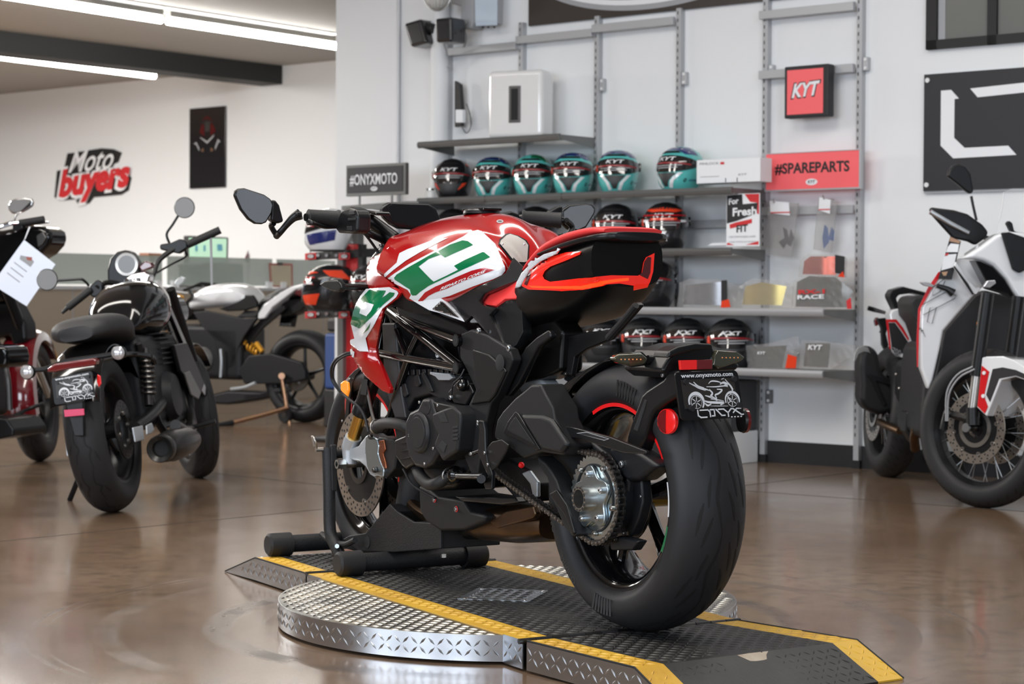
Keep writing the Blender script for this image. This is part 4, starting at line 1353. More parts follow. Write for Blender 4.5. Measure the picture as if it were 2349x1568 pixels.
def arc_text(name, t, r, a0, h, y, m, par, o=(0, 0, 0), sgn=1, bold=0.):
    """lettering wrapped on a sidewall: a0 start angle (deg), running clockwise as seen from the left"""
    v, f, x0, x1, y1 = text_mb(t, 0, bold)
    P = []
    for q_ in v:
        rr = r+q_[1]/.7*h
        a = R(a0)+sgn*(q_[0]-x0)*h/.7/r
        P.append((o[0]+rr*math.cos(a), o[1]+y, o[2]+rr*math.sin(a)))
    return MB().add(P, f).build(name, m, par, clean=False)
def disc_rotor(par, r0, r1, y, m, o=(0, 0, 0), holes=5, nh=30, th=.005, lugs=6, name='brake_disc'):
    d = MB().lathe([(r0, -th/2), (r1, -th/2), (r1, th/2), (r0, th/2)], (o[0], o[1]+y, o[2]), 'Y', 64, closed=True).build(name, m, par)
    b_ = MB()
    for k in range(nh):
        for j, (fr, da) in enumerate(((.22, 0), (.5, 5), (.78, 1.5))):
            a = R(360*k/nh+da)
            r = r0+(r1-r0)*fr
            c = Vector((o[0]+r*math.cos(a), o[1]+y, o[2]+r*math.sin(a)))
            b_.lathe([(0, -th/2-.0004), (.0042, -th/2-.0004), (.0042, th/2+.0004), (0, th/2+.0004)], c, 'Y', 8)
    b_.build('drill_holes', 'slot_dark', d, clean=False)
    b_ = MB()
    for k in range(lugs):
        a = R(360*k/lugs+14)
        c = Vector((o[0]+(r0-.002)*math.cos(a), o[1]+y, o[2]+(r0-.002)*math.sin(a)))
        b_.lathe([(.004, -.005), (.009, -.005), (.009, .005), (.004, .005)], c, 'Y', 14, closed=True)
    b_.build('disc_buttons', 'steel', d)
    return d
def cast_wheel(par, Rr, hw, rim, o, m='black_gloss', spokes=5, rep=11, grooves=(), split=True, hub=.03, name='wheel', tm='rubber'):
    rw = hw*.80
    w = MB().lathe([(rim-.004, -rw), (rim+.006, -rw), (rim+.006, -rw+.006), (rim-.012, -rw+.012), (rim-.022, -rw*.55), (rim-.03, 0), (rim-.022, rw*.55), (rim-.012, rw-.012), (rim+.006, rw-.006), (rim+.006, rw), (rim-.004, rw), (rim-.016, rw-.008), (rim-.028, rw*.55), (rim-.036, 0), (rim-.028, -rw*.55), (rim-.016, -rw+.008)], o, 'Y', 72, closed=True).build(name, m, par)
    for k in range(spokes):
        a = 2*PI*k/spokes+.3
        for da in ((-.13, .13) if split else (0,)):
            p0 = Vector((math.cos(a), 0, math.sin(a)))*hub*1.1
            p1 = Vector((math.cos(a+da*.4), 0, math.sin(a+da*.4)))*rim*.55
            p2 = Vector((math.cos(a+da), 0, math.sin(a+da)))*(rim-.03)
            ow = Vector(o)
            MB().tube([ow+p0, ow+p1, ow+p2], [.017, .012, .012], 8, 4, up=(0, 1, 0)).build('spoke', m, w)
    MB().cyl(Vector(o)-Vector((0, hw*.8, 0)), Vector(o)+Vector((0, hw*.8, 0)), hub).build('hub', m, w)
    tyre(w, Rr, hw, rim, grooves, rep, o=o, m=tm)
    return w
def bolt(par, p, r=.006, d=(0, .004, 0), m='steel', name='bolt'):
    p, d = Vector(p), Vector(d)
    b_ = MB().cyl(p, p+d, r, seg=14)
    b_.cyl(p+d, p+d*1.3, r*.72, r*.6, seg=14)
    o = b_.build(name, m, par)
    MB().cyl(p+d*1.25, p+d*1.36, r*.36, seg=6).build('socket', 'slot_dark', o)
    return o
DIABLO = [[(-6, .02), (2, .06), (9, .17), (13, .19), (19, .12), (27, .02)], [(3, .30), (9, .38), (16, .41)], [(14, .52), (20, .60), (28, .66)], [(-2, -.25), (5, -.36), (12, -.42)], [(10, -.15), (16, -.28), (22, -.34)], [(2, -.55), (9, -.64), (17, -.70)], [(20, .30), (27, .42), (33, .5)], [(22, -.5), (28, -.58), (34, -.6)]]
# ============================================================ the red, white and green motorcycle
B = Rig(((1478-CX)*4.81/FPX, 4.81, .075), math.asin(.512)+PI/2)
BK = B.thing('naked_motorcycle', 'red, white and green naked sport motorcycle standing on the turntable', 'motorcycle')
def Z3(st):
    return ' '.join('%.2f,%.2f' % (780+a/4.8937, 500+c/4.8937) for a, c in px2(st))
def tps(ctrl):
    A = np.array(ctrl, float)
    X, v = A[:, :2]/100., A[:, 2]
    n = len(A)
    def U(r2):
        return np.where(r2 > 1e-12, r2*np.log(r2+1e-12), 0)
    K = U(((X[:, None]-X[None])**2).sum(-1))+np.eye(n)*1e-3
    Pm = np.hstack([np.ones((n, 1)), X])
    Lm = np.block([[K, Pm], [Pm.T, np.zeros((3, 3))]])
    w = np.linalg.solve(Lm, np.concatenate([v, np.zeros(3)]))
    def f(x, y):
        q_ = np.array([x, y])/100.
        return float(U(((X-q_)**2).sum(1)) @ w[:n]+w[n]+w[n+1]*q_[0]+w[n+2]*q_[1])
    return f
def skin(name, st, ctrl, th, m, rig=B, par=None, cell=9., holes=(), bev=0, sharp=50):
    """curved panel: outline in pixels, depth v interpolated from control points (px, py, v)"""
    poly = px2(st) if isinstance(st, str) else st
    v, f = fill2d(poly, [px2(h) for h in holes], cell)
    if isinstance(ctrl, (int, float)):
        fn = lambda x, y: ctrl
    else:
        fn = tps(px2_3(ctrl) if isinstance(ctrl, str) else ctrl)
    o = MB().add([rig.P(q_[0], q_[1], fn(q_[0], q_[1])) for q_ in v], f).build(name, m, par or rig.root, sharp=sharp)
    n = sum((p.normal.y*p.area for p in o.data.polygons))
    if n < 0:
        o.data.flip_normals()
    s_ = o.modifiers.new('solid', 'SOLIDIFY')
    s_.thickness, s_.offset = th, -1
    if bev:
        b_ = o.modifiers.new('bevel', 'BEVEL')
        b_.width, b_.segments, b_.angle_limit, b_.limit_method = bev, 2, R(50), 'ANGLE'
    return o
def px2_3(s):
    return [tuple(float(a) for a in q.split(',')) for q in s.split()]
# --- wheels
RWo = (0, 0, .326)
rw = cast_wheel(BK, .326, .098, .2225, RWo, spokes=5, grooves=DIABLO, rep=11, name='rear_wheel')
def tape(a0, a1, m, o, r0=.2165, r1=.2255, y=.0795):
    MB().lathe([(r0, y), (r1, y), (r1, y-.0012), (r0, y-.0012)], o, 'Y', 24, closed=True, a0=R(a0), a1=R(a1)).build('rim_tape', m, rw if o == RWo else fw)
# angle 0 = forward (+x), 90 = up, 180 = rearward
tape(62, 156, mat('tape_red', (.75, .01, .012), .3, emit=(1, .02, .02), es=.15), RWo)
tape(166, 187, 'print_white', RWo)
tape(193, 210, 'green_paint', RWo)
arc_text('sidewall_lettering', 'DIABLO', .262, 322, .017, .0985, mat('rubber_print', (.032, .032, .034), .6), rw, RWo, -1, .0)
arc_text('sidewall_lettering', 'ROSSO', .262, 352, .017, .0985, 'rubber_print', rw, RWo, -1)
for k in range(7):
    MB().lathe([(.245, .0965), (.285, .0978), (.285, .0988), (.245, .0985)], RWo, 'Y', 2, closed=True, a0=R(96+k*2.6), a1=R(97.4+k*2.6)).build('sidewall_bar', 'rubber_dark', rw)
    MB().lathe([(.245, .0965), (.285, .0978), (.285, .0988), (.245, .0985)], RWo, 'Y', 2, closed=True, a0=R(268+k*2.6), a1=R(269.4+k*2.6)).build('sidewall_bar', 'rubber_print', rw)
disc_rotor(rw, .07, .11, .052, 'dark_steel', RWo, nh=20)
FWo = (1.4, 0, .30)
fw = cast_wheel(BK, .30, .06, .2225, FWo, spokes=6, grooves=[[(a, c*.9) for a, c in q_] for q_ in DIABLO[1:6]], rep=12, name='front_wheel')
tape(96, 190, 'tape_red', FWo, y=.049)
for y in (.066, -.066):
    disc_rotor(fw, .118, .16, y, 'disc_steel', FWo, nh=30)
    MB().lathe([(.055, y-.004), (.075, y-.004), (.118, y-.002), (.118, y+.002), (.075, y+.004), (.055, y+.004)], FWo, 'Y', 40, closed=True).build('disc_carrier', 'black_satin', fw)
MB().lathe([(.046, .07), (.062, .07), (.062, .074), (.046, .074)], FWo, 'Y', 40, closed=True).build('sensor_ring', 'dark_steel', fw)
# --- hub, carrier, sprocket, chain
SP = Vector((0, .14, .326))
MB().lathe([(0, .06), (.082, .06), (.088, .07), (.088, .112), (.078, .125), (0, .125)], (0, 0, .326), 'Y', 48).build('hub_carrier', 'engine_black', BK)
spk = []
for k in range(41*4):
    a = 2*PI*k/(41*4)
    spk.append(SP+Vector((math.cos(a), 0, math.sin(a)))*(.1065 if k % 4 == 0 else .1035 if k % 2 else .0985))
MB().prism(spk, (0, -.006, 0)).build('sprocket', 'zinc_blue', BK, sharp=30)
star = []
for k in range(120):
    a = 2*PI*k/120
    r = .068+.011*math.cos(5*(a-.2))
    star.append(SP+Vector((r*math.cos(a), .012, r*math.sin(a))))
st_ = MB().prism(star, (0, -.011, 0)).build('sprocket_flange', 'alloy', BK, .003)
MB().lathe([(.078, .0005), (.082, .0005), (.082, .003), (.078, .003)], SP, 'Y', 60, closed=True).build('sprocket_groove', 'slot_dark', BK)
for k in range(5):
    a = .2+2*PI*k/5
    c = SP+Vector((math.cos(a)*.058, .012, math.sin(a)*.058))
    bolt(st_, c, .0085, (0, .009, 0), 'silver', 'flange_nut')
    a += PI/5
    c = SP+Vector((math.cos(a)*.084, .001, math.sin(a)*.084))
    bolt(st_, c, .0065, (0, .008, 0), 'steel', 'sprocket_nut')
MB().lathe([(.0225, .0), (.0225, .046), (.030, .046), (.0305, .012), (.036, .010), (.036, 0)], SP, 'Y', 48, closed=True).build('hub_sleeve', 'steel', st_)
MB().lathe([(0, .016), (.0225, .016)], SP, 'Y', 32).build('hub_bore', 'slot_dark', st_)
b_ = MB()
for k in range(14):
    a = 2*PI*k/14
    c = SP+Vector((math.cos(a)*.027, .046, math.sin(a)*.027))
    b_.box(c, (.004, .002, .007), Matrix.Rotation(-a, 3, 'Y'))
b_.build('hub_slots', 'slot_dark', st_)
def chain(path, y0, name='chain'):
    """links along a polyline in the x,z plane"""
    P = [Vector((a, 0, c)) for a, c in path]
    L = [0]
    for i in range(1, len(P)):
        L.append(L[-1]+(P[i]-P[i-1]).length)
    def at_(s):
        for i in range(1, len(P)):
            if s <= L[i]:
                return P[i-1].lerp(P[i], (s-L[i-1])/(L[i]-L[i-1]))
        return P[-1]
    n = int(L[-1]/.0158)
    outer, inner, pins = MB(), MB(), MB()
    for k in range(n):
        a, c = at_(k*.0158), at_((k+1)*.0158)
        d = (c-a).normalized()
        nn = Vector((-d.z, 0, d.x))
        for side in ((1, -1)):
            y = (y0+side*(.0105 if k % 2 else .0082))
            pl = []
            for e, (ctr, sg) in enumerate(((a, -1), (c, 1))):
                for j in range(7):
                    t = -PI/2+PI*j/6
                    pl.append(ctr+(d*sg*math.cos(t)+nn*sg*math.sin(t))*.0072)
                pl.append((a+c)/2+nn*sg*.0048)
            pl = [Vector((p.x, y, p.z)) for p in pl]
            (outer if k % 2 else inner).prism(pl, (0, -.0018*side, 0))
        pins.cyl((a.x, y0-.0125, a.z), (a.x, y0+.0125, a.z), .0026, seg=8)
        inner.cyl((a.x, y0-.006, a.z), (a.x, y0+.006, a.z), .0048, seg=8)
    o = outer.build(name, 'chain_plate', BK, clean=False)
    inner.build('inner_links', 'dark_steel', o, clean=False)
    pins.build('pins', 'steel', o, clean=False)
CRd = .1065
up0 = B.P(1308, 1031, .137)
lo0 = B.P(1150, 1094, .137)
a_top = R(101)
path = [(up0.x+.09, up0.z+.012), (up0.x, up0.z+.002)]
path += [(CRd*math.cos(a), .326+CRd*math.sin(a)) for a in [a_top-(-1)*k*R(360-101-101+18)/40 for k in range(41)]]
lo1 = path[-1]
path += [(lo0.x, lo0.z), (lo0.x+.12, lo0.z+.05)]
chain(path, .137)
# --- swingarm
sw = B.plate('swingarm', '1133,990 1140,960 1152,942 1180,912 1203,894 1218,881 1238,881 1250,905 1268,934 1272,960 1303,1022 1290,1045 1240,1037 1200,1052 1160,1020 1133,1006', .185, .075, 'black_matte', .008, seg=3)
B.plate('swingarm_beam', '1140,960 1216,890 1262,925 1300,962 1340,1000 1400,1050 1440,1095 1430,1190 1380,1205 1290,1110 1230,1060 1150,1010', .108, .05, 'engine_black', .012, par=sw, seg=3)
B.plate('recess_frame', '1153,992 1164,966 1181,943 1188,948 1238,1030 1230,1033', .190, .006, 'black_satin', .003, par=sw)
B.plate('recess_plate', '1163,987 1170,970 1182,955 1226,1020', .1925, .005, 'engine_black', .001, par=sw)
B.plate('facet', '1190,950 1240,952 1262,962 1300,1020 1285,1040 1240,1030', .196, .02, 'black_matte', .01, par=sw, seg=3)
B.plate('chain_guard', '1262,974 1276,974 1312,979 1400,1002 1482,1034 1482,1041 1432,1039 1382,1024 1330,1006 1284,1001', .165, .012, 'black_satin', .003, par=sw)
B.plate('warning_label', '1322,993 1345,990 1398,1006 1386,1010', .1657, .0004, 'print_grey', 0, par=sw)
B.plate('warning_label', '1326,994 1345,991.5 1394,1006 1386,1008.5', .1661, .0004, 'print_black', 0, par=sw)
B.plate('chain_slider', '1230,1045 1250,1062 1262,1078 1276,1102 1285,1130 1304,1158 1322,1226 1314,1232 1292,1207 1270,1152 1254,1096 1236,1072', .172, .05, 'black_matte', .006, par=sw, seg=3)
B.plate('slider_ridge', '1258,1132 1275,1122 1300,1158 1318,1222 1312,1226 1296,1185', .178, .01, 'black_satin', .004, par=sw)
B.plate('carrier_cap', '1392,1030 1420,1018 1452,1030 1480,1048 1508,1068 1480,1090 1465,1102 1440,1105 1415,1085', .118, .06, 'engine_black', .012, par=sw, seg=3)
bolt(BK, B.P(1427, 1064, .119), .0085, (0, .004, 0), 'silver')
bolt(BK, B.P(1471, 1138, .10), .004, (0, .003, 0), 'silver')
B.plate('brake_torque_arm', '1440,1100 1470,1095 1475,1150 1465,1190 1450,1225 1442,1232 1430,1200', .09, .03, 'engine_black', .006, par=sw)
B.plate('lower_bracket', '1395,1236 1420,1228 1465,1240 1450,1262 1400,1262', .11, .03, 'engine_black', .006, par=sw)
bolt(BK, B.P(1412, 1236, .112), .008, (0, .006, 0), 'dark_steel')
bolt(BK, B.P(1434, 1222, .112), .006, (0, .006, 0), 'dark_steel')
# --- rear hugger, splash guard
B.plate('rear_hugger', '1255,925 1262,912 1300,875 1340,848 1385,824 1403,817 1412,819 1390,828 1345,858 1305,895 1272,930 1262,938', .075, .13, 'black_gloss', .004)
MB().lathe([(.330, -.075), (.338, -.05), (.341, 0), (.338, .05), (.330, .075), (.327, .075), (.335, .05), (.338, 0), (.335, -.05), (.327, -.075)], RWo, 'Y', 24, closed=True, a0=R(28), a1=R(84)).build('rear_fender', 'black_gloss', BK)
# --- plate hanger
ph = B.plate('plate_arm', '1434,1040 1437,1000 1448,965 1470,905 1482,893 1520,868 1532,850 1560,848 1562,905 1525,925 1500,945 1492,958 1478,1005 1468,1032 1450,1042', .112, .04, 'black_satin', .01, seg=3)
B.plate('arm_groove', '1452,985 1478,915 1484,918 1462,990', .1135, .004, 'slot_dark', .002, par=ph)
def RP(st, u):
    return [B.PU(a, c, u) for a, c in px2(st)]
def rplate(name, st, u, th, m, bev=.002, par=None, **k):
    return MB().prism(RP(st, u), (th, 0, 0)).build(name, m, par or BK, bev, **k)
rplate('hanger_body', '1518,850 1532,825 1545,806 1600,790 1634,790 1640,800 1640,812 1700,835 1690,850 1560,852 1545,870', -.26, .16, 'black_satin', .008, ph, seg=3)
rplate('lamp_housing', '1530,822 1536,806 1556,795 1596,786 1634,788 1638,798 1596,802 1560,812', -.315, .06, 'black_satin', .006, ph)
rplate('reflector_bright', '1560,826 1599,825 1599,847 1562,848', -.312, .008, 'reflector_red', .001, ph)
rplate('reflector_dark', '1599.5,825 1635,824 1634,846 1599.5,847', -.312, .008, 'reflector_dark', .001, ph)
for (cx_, cy_), v0, sgn in (((1530, 966), .09, 1), ((1710, 964), -.10, -1)):
    c = B.PU(cx_, cy_, -.24)
    o = MB().lathe([(0, -.004), (.018, -.004), (.0285, -.002), (.0295, .006), (0, .006)], (0, 0, 0), 'X', 32).build('round_reflector', 'reflector_red' if sgn > 0 else 'reflector_dark', ph, mx=Matrix.Translation(c) @ Matrix.Rotation(R(-78*sgn), 4, 'Z'))
    MB().lathe([(0, .006), (.029, .006), (.027, .012), (0, .012)], (0, 0, 0), 'X', 32).build('reflector_back', 'black_satin', o)
    if sgn > 0:
        MB().prism([(-.0042, 0, .027), (-.0042, .010, .025), (-.0042, .021, .016), (-.0042, .026, 0), (-.0042, .021, -.016), (-.0042, .010, -.025), (-.0042, 0, -.027)], (-.0006, 0, 0)).build('reflector_dark_half', 'reflector_dark', o)
def signal(name, st, u, st2, led=True):
    o = rplate(name, st, u, .022, 'smoke_lens', .006, ph, seg=3)
    rplate('signal_rim', st2, u+.0225, .008, 'black_satin', .003, o)
    return o
s1 = signal('rear_indicator', '1406,822 1420,812 1472,808 1489,823 1480,836 1448,840 1420,832', -.21, '1412,822 1424,810 1474,806 1492,823 1482,838 1450,842 1422,835')
MB().cyl(B.PU(1486, 824, -.195), B.PU(1545, 826, -.20), .010).build('indicator_stalk', 'black_satin', s1)
s2 = signal('rear_indicator', '1648,803 1690,806 1708,818 1706,824 1690,832 1650,845 1636,838 1640,815', -.27, '1640,802 1692,804 1710,820 1692,834 1650,848 1632,838')
MB().cyl(B.PU(1600, 822, -.24), B.PU(1650, 822, -.26), .010).build('indicator_stalk', 'black_satin', s2)
for s_, us, xs in ((s1, -.2115, range(1425, 1472, 9)), (s2, -.2715, range(1657, 1700, 9))):
    for x in xs:
        MB().ball(B.PU(x, 824 if s_ is s1 else 820, us), .0016, 8, 5).build('led', mat('led_amber', (.8, .3, .1), .3, emit=(1, .4, .15), es=.15) if 'led_amber' not in MATS else 'led_amber', s_)
bolt(ph, B.P(1521, 860, .113), .005, (0, .003, 0), 'silver')
# number plate, facing back
def number_plate(par, c, parent_yaw=0):
    """c: corner points TL, TR, BR, BL (local)"""
    TL, TR, BR, BL = [Vector(q_) for q_ in c]
    ex, ey = ((TR-TL)+(BR-BL))/2, ((TL-BL)+(TR-BR))/2
    o0 = BL
    nn = ex.cross(ey).normalized()
    fr = []
    for (a, c_), st in (((0, 0), 180), ((1, 0), 270), ((1, 1), 0), ((0, 1), 90)):
        rx, ry = .07, .11
        cx_, cy_ = (rx if a == 0 else 1-rx), (ry if c_ == 0 else 1-ry)
        for k in range(6):
            t = R(st+k*18)
            fr.append(o0+ex*(cx_+rx*math.cos(t))+ey*(cy_+ry*math.sin(t)))
    pl = MB().prism(fr, nn*-.006).build('plate_frame', 'black_satin', par, .001)
    def q(a, c_, d=.0012):
        return o0+ex*a+ey*c_+nn*d
    MB().prism([q(.08, .24, .0), q(.92, .24, .0), q(.92, .84, .0), q(.08, .84, .0)], nn*.0006).build('plate_face', mat('plate_brown', (.03, .027, .024), .35) if 'plate_brown' not in MATS else 'plate_brown', pl)
    text('web_lettering', 'www.onyxmoto.com', q(.09, .885), ex*.82, ey*.085, 'print_white', pl, th=0, bold=.025)
    # angular brand letters
    def stroke(pts, w=.0085):
        b_ = MB()
        for (a0, b0), (a1, b1) in zip(pts, pts[1:]):
            A_, C_ = q(a0, b0), q(a1, b1)
            d = (C_-A_).normalized()
            n_ = nn.cross(d)*ex.length*w
            b_.prism([A_-n_-d*ex.length*w, C_-n_+d*ex.length*w, C_+n_+d*ex.length*w, A_+n_-d*ex.length*w], nn*.0005)
        b_.build('brand_lettering', 'print_white', pl, clean=False)
    stroke([(.27, .20), (.27, .09), (.31, .05), (.40, .05)])
    stroke([(.31, .20), (.43, .20), (.46, .16), (.46, .06)])
    stroke([(.47, .20), (.53, .20), (.53, .07), (.49, .07)])
    stroke([(.56, .20), (.64, .07), (.69, .07)])
    stroke([(.60, .20), (.68, .20), (.745, .12), (.745, .045)])
    stroke([(.745, .12), (.80, .20), (.83, .20), (.955, .07), (.985, .07)])
    stroke([(.83, .12), (.89, .20), (.955, .20)])
    for k in range(4):
        stroke([(.79+k*.05, .028), (.80+k*.05, .028)], .007)
    # line drawing of a motorcycle
    def draw(pts, w=.006, closed=False):
        pts = [(p.x, p.y) for p in sm([(a, c_, 0) for a, c_ in pts], 4, closed)]
        if closed:
            pts.append(pts[0])
        L = []
        for i, (a, c_) in enumerate(pts):
            d = Vector(pts[min(i+1, len(pts)-1)])-Vector(pts[max(i-1, 0)])
            d = (ex*d.x+ey*d.y).normalized()
            n_ = nn.cross(d)*ex.length*w*(.35+.65*math.sin(PI*min(max(i/(len(pts)-1), .08), .92)))
            p = q(a, c_, .0016)
            L.append([p-n_, p+n_])
        MB().loft(L, caps=False, closed=False).build('drawing_line', 'print_white', pl, clean=False)
    def wheel_(cx_, cy_, r, w=.012):
        ar = ex.length/ey.length
        draw([(cx_+r*math.cos(t), cy_+r*ar*math.sin(t)) for t in [R(-40+k*26) for k in range(10)]], w)
        draw([(cx_+r*.72*math.cos(t), cy_+r*.72*ar*math.sin(t)) for t in [R(k*36) for k in range(10)]], .004, True)
        for k in range(6):
            t = R(60*k+10)
            draw([(cx_+r*.1*math.cos(t), cy_+r*.1*ar*math.sin(t)), (cx_+r*.66*math.cos(t+.2), cy_+r*.66*ar*math.sin(t+.2))], .006)
    wheel_(.27, .37, .115, .022)
    wheel_(.84, .37, .11, .016)
    for ln, w in (([(.17, .80), (.27, .72), (.36, .66), (.44, .63), (.5, .60)], .012), ([(.27, .79), (.33, .70), (.42, .66)], .010), ([(.22, .76), (.33, .66), (.44, .60)], .006),
                  ([(.5, .74), (.55, .79), (.64, .78), (.72, .74)], .009), ([(.46, .68), (.6, .67), (.74, .68), (.8, .66)], .008), ([(.68, .72), (.74, .75), (.8, .70), (.74, .69)], .016),
                  ([(.71, .82), (.76, .84)], .005), ([(.77, .82), (.82, .72), (.86, .62), (.86, .56), (.82, .50)], .010), ([(.8, .77), (.85, .68), (.88, .60)], .005),
                  ([(.5, .62), (.54, .54), (.51, .48), (.55, .44), (.6, .42)], .016), ([(.62, .62), (.7, .6), (.64, .53), (.58, .50), (.6, .43)], .012), ([(.42, .50), (.5, .46), (.6, .38)], .010),
                  ([(.38, .40), (.46, .36), (.6, .34), (.7, .33), (.64, .29)], .016), ([(.4, .34), (.44, .29), (.5, .32)], .012), ([(.5, .42), (.6, .4), (.7, .37)], .006), ([(.48, .28), (.6, .27), (.76, .26)], .004), ([(.76, .5), (.8, .38), (.84, .34)], .008)):
        draw(ln, w)
    for a, c_ in ((.14, .80), (.9, .82), (.17, .25), (.93, .27)):
        p = q(a, c_)
        MB().tube([p, p+nn*.008], .0065, 12).build('plate_bolt', 'print_black', pl)
    return pl
number_plate(ph, RP('1548,854 1692,848 1709,957 1563,965', -.315))
# --- tail: underbody, seat, light
def rr_loop(u, hw, z0, z1, k=.35, n=10, e=2.6):
    zc, hz = (z0+z1)/2, (z1-z0)/2
    out = []
    for i in range(4*n):
        t = 2*PI*i/(4*n)
        c, s_ = math.cos(t), math.sin(t)
        out.append(Vector((u, hw*math.copysign(abs(c)**(2/e), c), zc+hz*math.copysign(abs(s_)**(2/e), s_))))
    return out
def body(name, secs, m, e=2.6, par=None, sharp=40, n=5, **k):
    S_ = sm([Vector((s_[0], s_[1], 0)) for s_ in secs], n)
    Q_ = sm([Vector((s_[0], s_[2], s_[3])) for s_ in secs], n)
    return MB().loft([rr_loop(a.x, a.y, c.y, c.z, e=e) for a, c in zip(S_, Q_)]).build(name, m, par or BK, sharp=sharp, **k)
tl = body('tail_underbody', [(.56, .075, .74, .82), (.47, .10, .725, .845), (.40, .122, .722, .868), (.30, .128, .733, .908), (.20, .124, .752, .935), (.13, .115, .785, .950), (.075, .105, .83, .958)], 'tail_black', 3.2)
body('tail_rim', [(.30, .122, .905, .917), (.20, .120, .918, .941), (.10, .110, .934, .957), (.045, .096, .938, .963), (.025, .07, .942, .962)], 'black_satin', 3.5, tl)
st2 = body('passenger_seat', [(.44, .085, .862, .870), (.38, .100, .883, .905), (.30, .108, .914, .942), (.20, .110, .938, .966), (.10, .102, .953, .977), (.05, .085, .958, .972)], 'seat_red', 3.4)
TB = bvh([tl])
decal('tail_light', '1199,656 1204,640 1212,626 1228,609 1262,592 1300,580 1336,577 1332,584 1300,598 1264,612 1252,622 1247,632 1251,640 1264,646 1330,638 1400,631 1462,632 1470,626 1474,602 1480,590 1500,580 1497,622 1490,646 1484,657 1452,664 1452,655 1420,650 1390,652 1340,663 1290,667 1250,665 1215,664', TB, B, 'tail_red', off=.003, cell=5)
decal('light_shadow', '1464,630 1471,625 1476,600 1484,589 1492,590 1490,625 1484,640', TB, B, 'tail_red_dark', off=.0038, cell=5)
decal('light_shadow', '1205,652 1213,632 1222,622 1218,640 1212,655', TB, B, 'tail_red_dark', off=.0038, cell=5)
decal('light_guide', '1214,655 1250,656 1290,656 1335,654 1360,647 1400,641 1440,637 1440,643 1400,648 1365,655 1338,661 1290,662 1225,660', TB, B, mat('tail_glow', (.9, .05, .01), .2, emit=(1, .06, .01), es=.9), off=.0044, cell=5)
skin('seat_stripe', '1181,661 1185,647 1196,626 1221,600 1247,583 1281,573 1274,583 1238,600 1213,620 1197,648 1192,658', '1183,658,.130 1221,600,.138 1279,574,.134 1240,590,.138', .008, 'white_paint', cell=5)
# rider seat, carbon side cover, subframe
skin('rider_seat', '1099,690 1111,677 1148,660 1190,641 1196,660 1183,684 1158,685 1138,701 1107,697', '1099,690,.135 1111,677,.13 1190,641,.10 1183,684,.125 1138,701,.14', .03, 'seat_red', bev=.006)
skin('side_cover', '1026,688 1086,660 1131,642 1160,626 1178,590 1200,612 1192,640 1150,656 1110,673 1098,690 1108,700 1138,706 1122,722 1150,780 1166,802 1130,778 1082,724 1066,738 1045,715', '1026,688,.165 1131,642,.135 1178,590,.09 1192,640,.10 1138,706,.150 1166,802,.155 1066,738,.165', .012, 'carbon', bev=.003)
CB = bvh([BK.children[-1]])
for q_ in ('1152,641 1160,636 1166,646 1170,634 1176,641 1184,638 1176,645 1171,641 1167,655 1161,642',):
    decal('maker_line', q_, CB, B, 'print_grey', off=.0075, cell=3)
skin('seat_base', '1120,722 1138,706 1160,690 1186,684 1196,700 1200,760 1185,790 1168,802 1150,780', '1120,722,.145 1196,700,.12 1168,802,.15', .03, 'black_satin', bev=.006)
B.plate('subframe_shell', '1170,690 1215,676 1260,720 1290,760 1285,850 1262,862 1240,870 1215,872 1190,880 1168,850 1172,800', .08, .07, 'tail_black', .01)
B.plate('subframe_arm', '1140,905 1165,862 1190,820 1205,795 1230,772 1255,756 1262,762 1262,775 1235,795 1215,830 1190,880 1165,908', .135, .02, 'black_satin', .006)
B.plate('shock_linkage', '1188,880 1200,872 1238,868 1250,880 1252,895 1225,885 1215,890 1200,905 1190,898', .07, .05, 'silver_paint', .008)
B.plate('shock_body', '1290,870 1300,850 1312,852 1318,868 1305,880', .04, .05, 'black_satin', .006)
o = B.plate('brake_reservoir', '1243,822 1262,818 1278,822 1280,852 1270,857 1246,856', .055, .04, 'milky', .006)
B.plate('reservoir_cap', '1245,812 1277,812 1278,821 1244,821', .06, .05, 'print_black', .004, par=o)
B.plate('peg_bracket', '1284,860 1288,800 1300,772 1335,762 1395,756 1432,722 1452,694 1460,692 1467,700 1452,718 1400,778 1345,800 1318,818 1310,862', .06, .016, 'black_satin', .004)
B.tub('footrest_rubber', '1395,775,.075 1430,735,.075 1459,700,.075', .0085, 'grip_rubber')
bolt(BK, B.P(1299, 858, .062), .006, (0, .004, 0), 'dark_steel')
# --- frame, trellis
def fr(st, r=.0125, m='black_gloss', nm='frame_tube', seg=12):
    return B.tub(nm, st, r, m, seg, 0)
TR = [('893,716,.14 965,770,.155 1056,842,.165', .0125), ('880,700,.12 960,745,.15 1055,780,.165', .012), ('895,718,.14 933,812,.165', .010), ('962,762,.155 937,815,.165', .010), ('868,808,.155 935,822,.165 1056,843,.165', .0125),
      ('885,720,.13 867,805,.155', .0115), ('936,825,.165 903,922,.15 895,960,.14', .0115), ('1056,843,.165 960,765,.155', .009)]
for s_, r in TR:
    fr(s_, r)
    fr(' '.join('%g,%g,%g' % (0, 0, 0) for _ in ()) or s_, r) if False else None
for a in ((1057, 780), (1057, 843)):
    c = B.P(a[0], a[1], .165)
    MB().cyl(c-Vector((0, .03, 0)), c+Vector((0, .016, 0)), .0165).build('frame_boss', 'black_gloss', BK)
    MB().lathe([(0, .0165), (.0125, .0165)], c, 'Y', 24).build('boss_bore', 'slot_dark', BK)
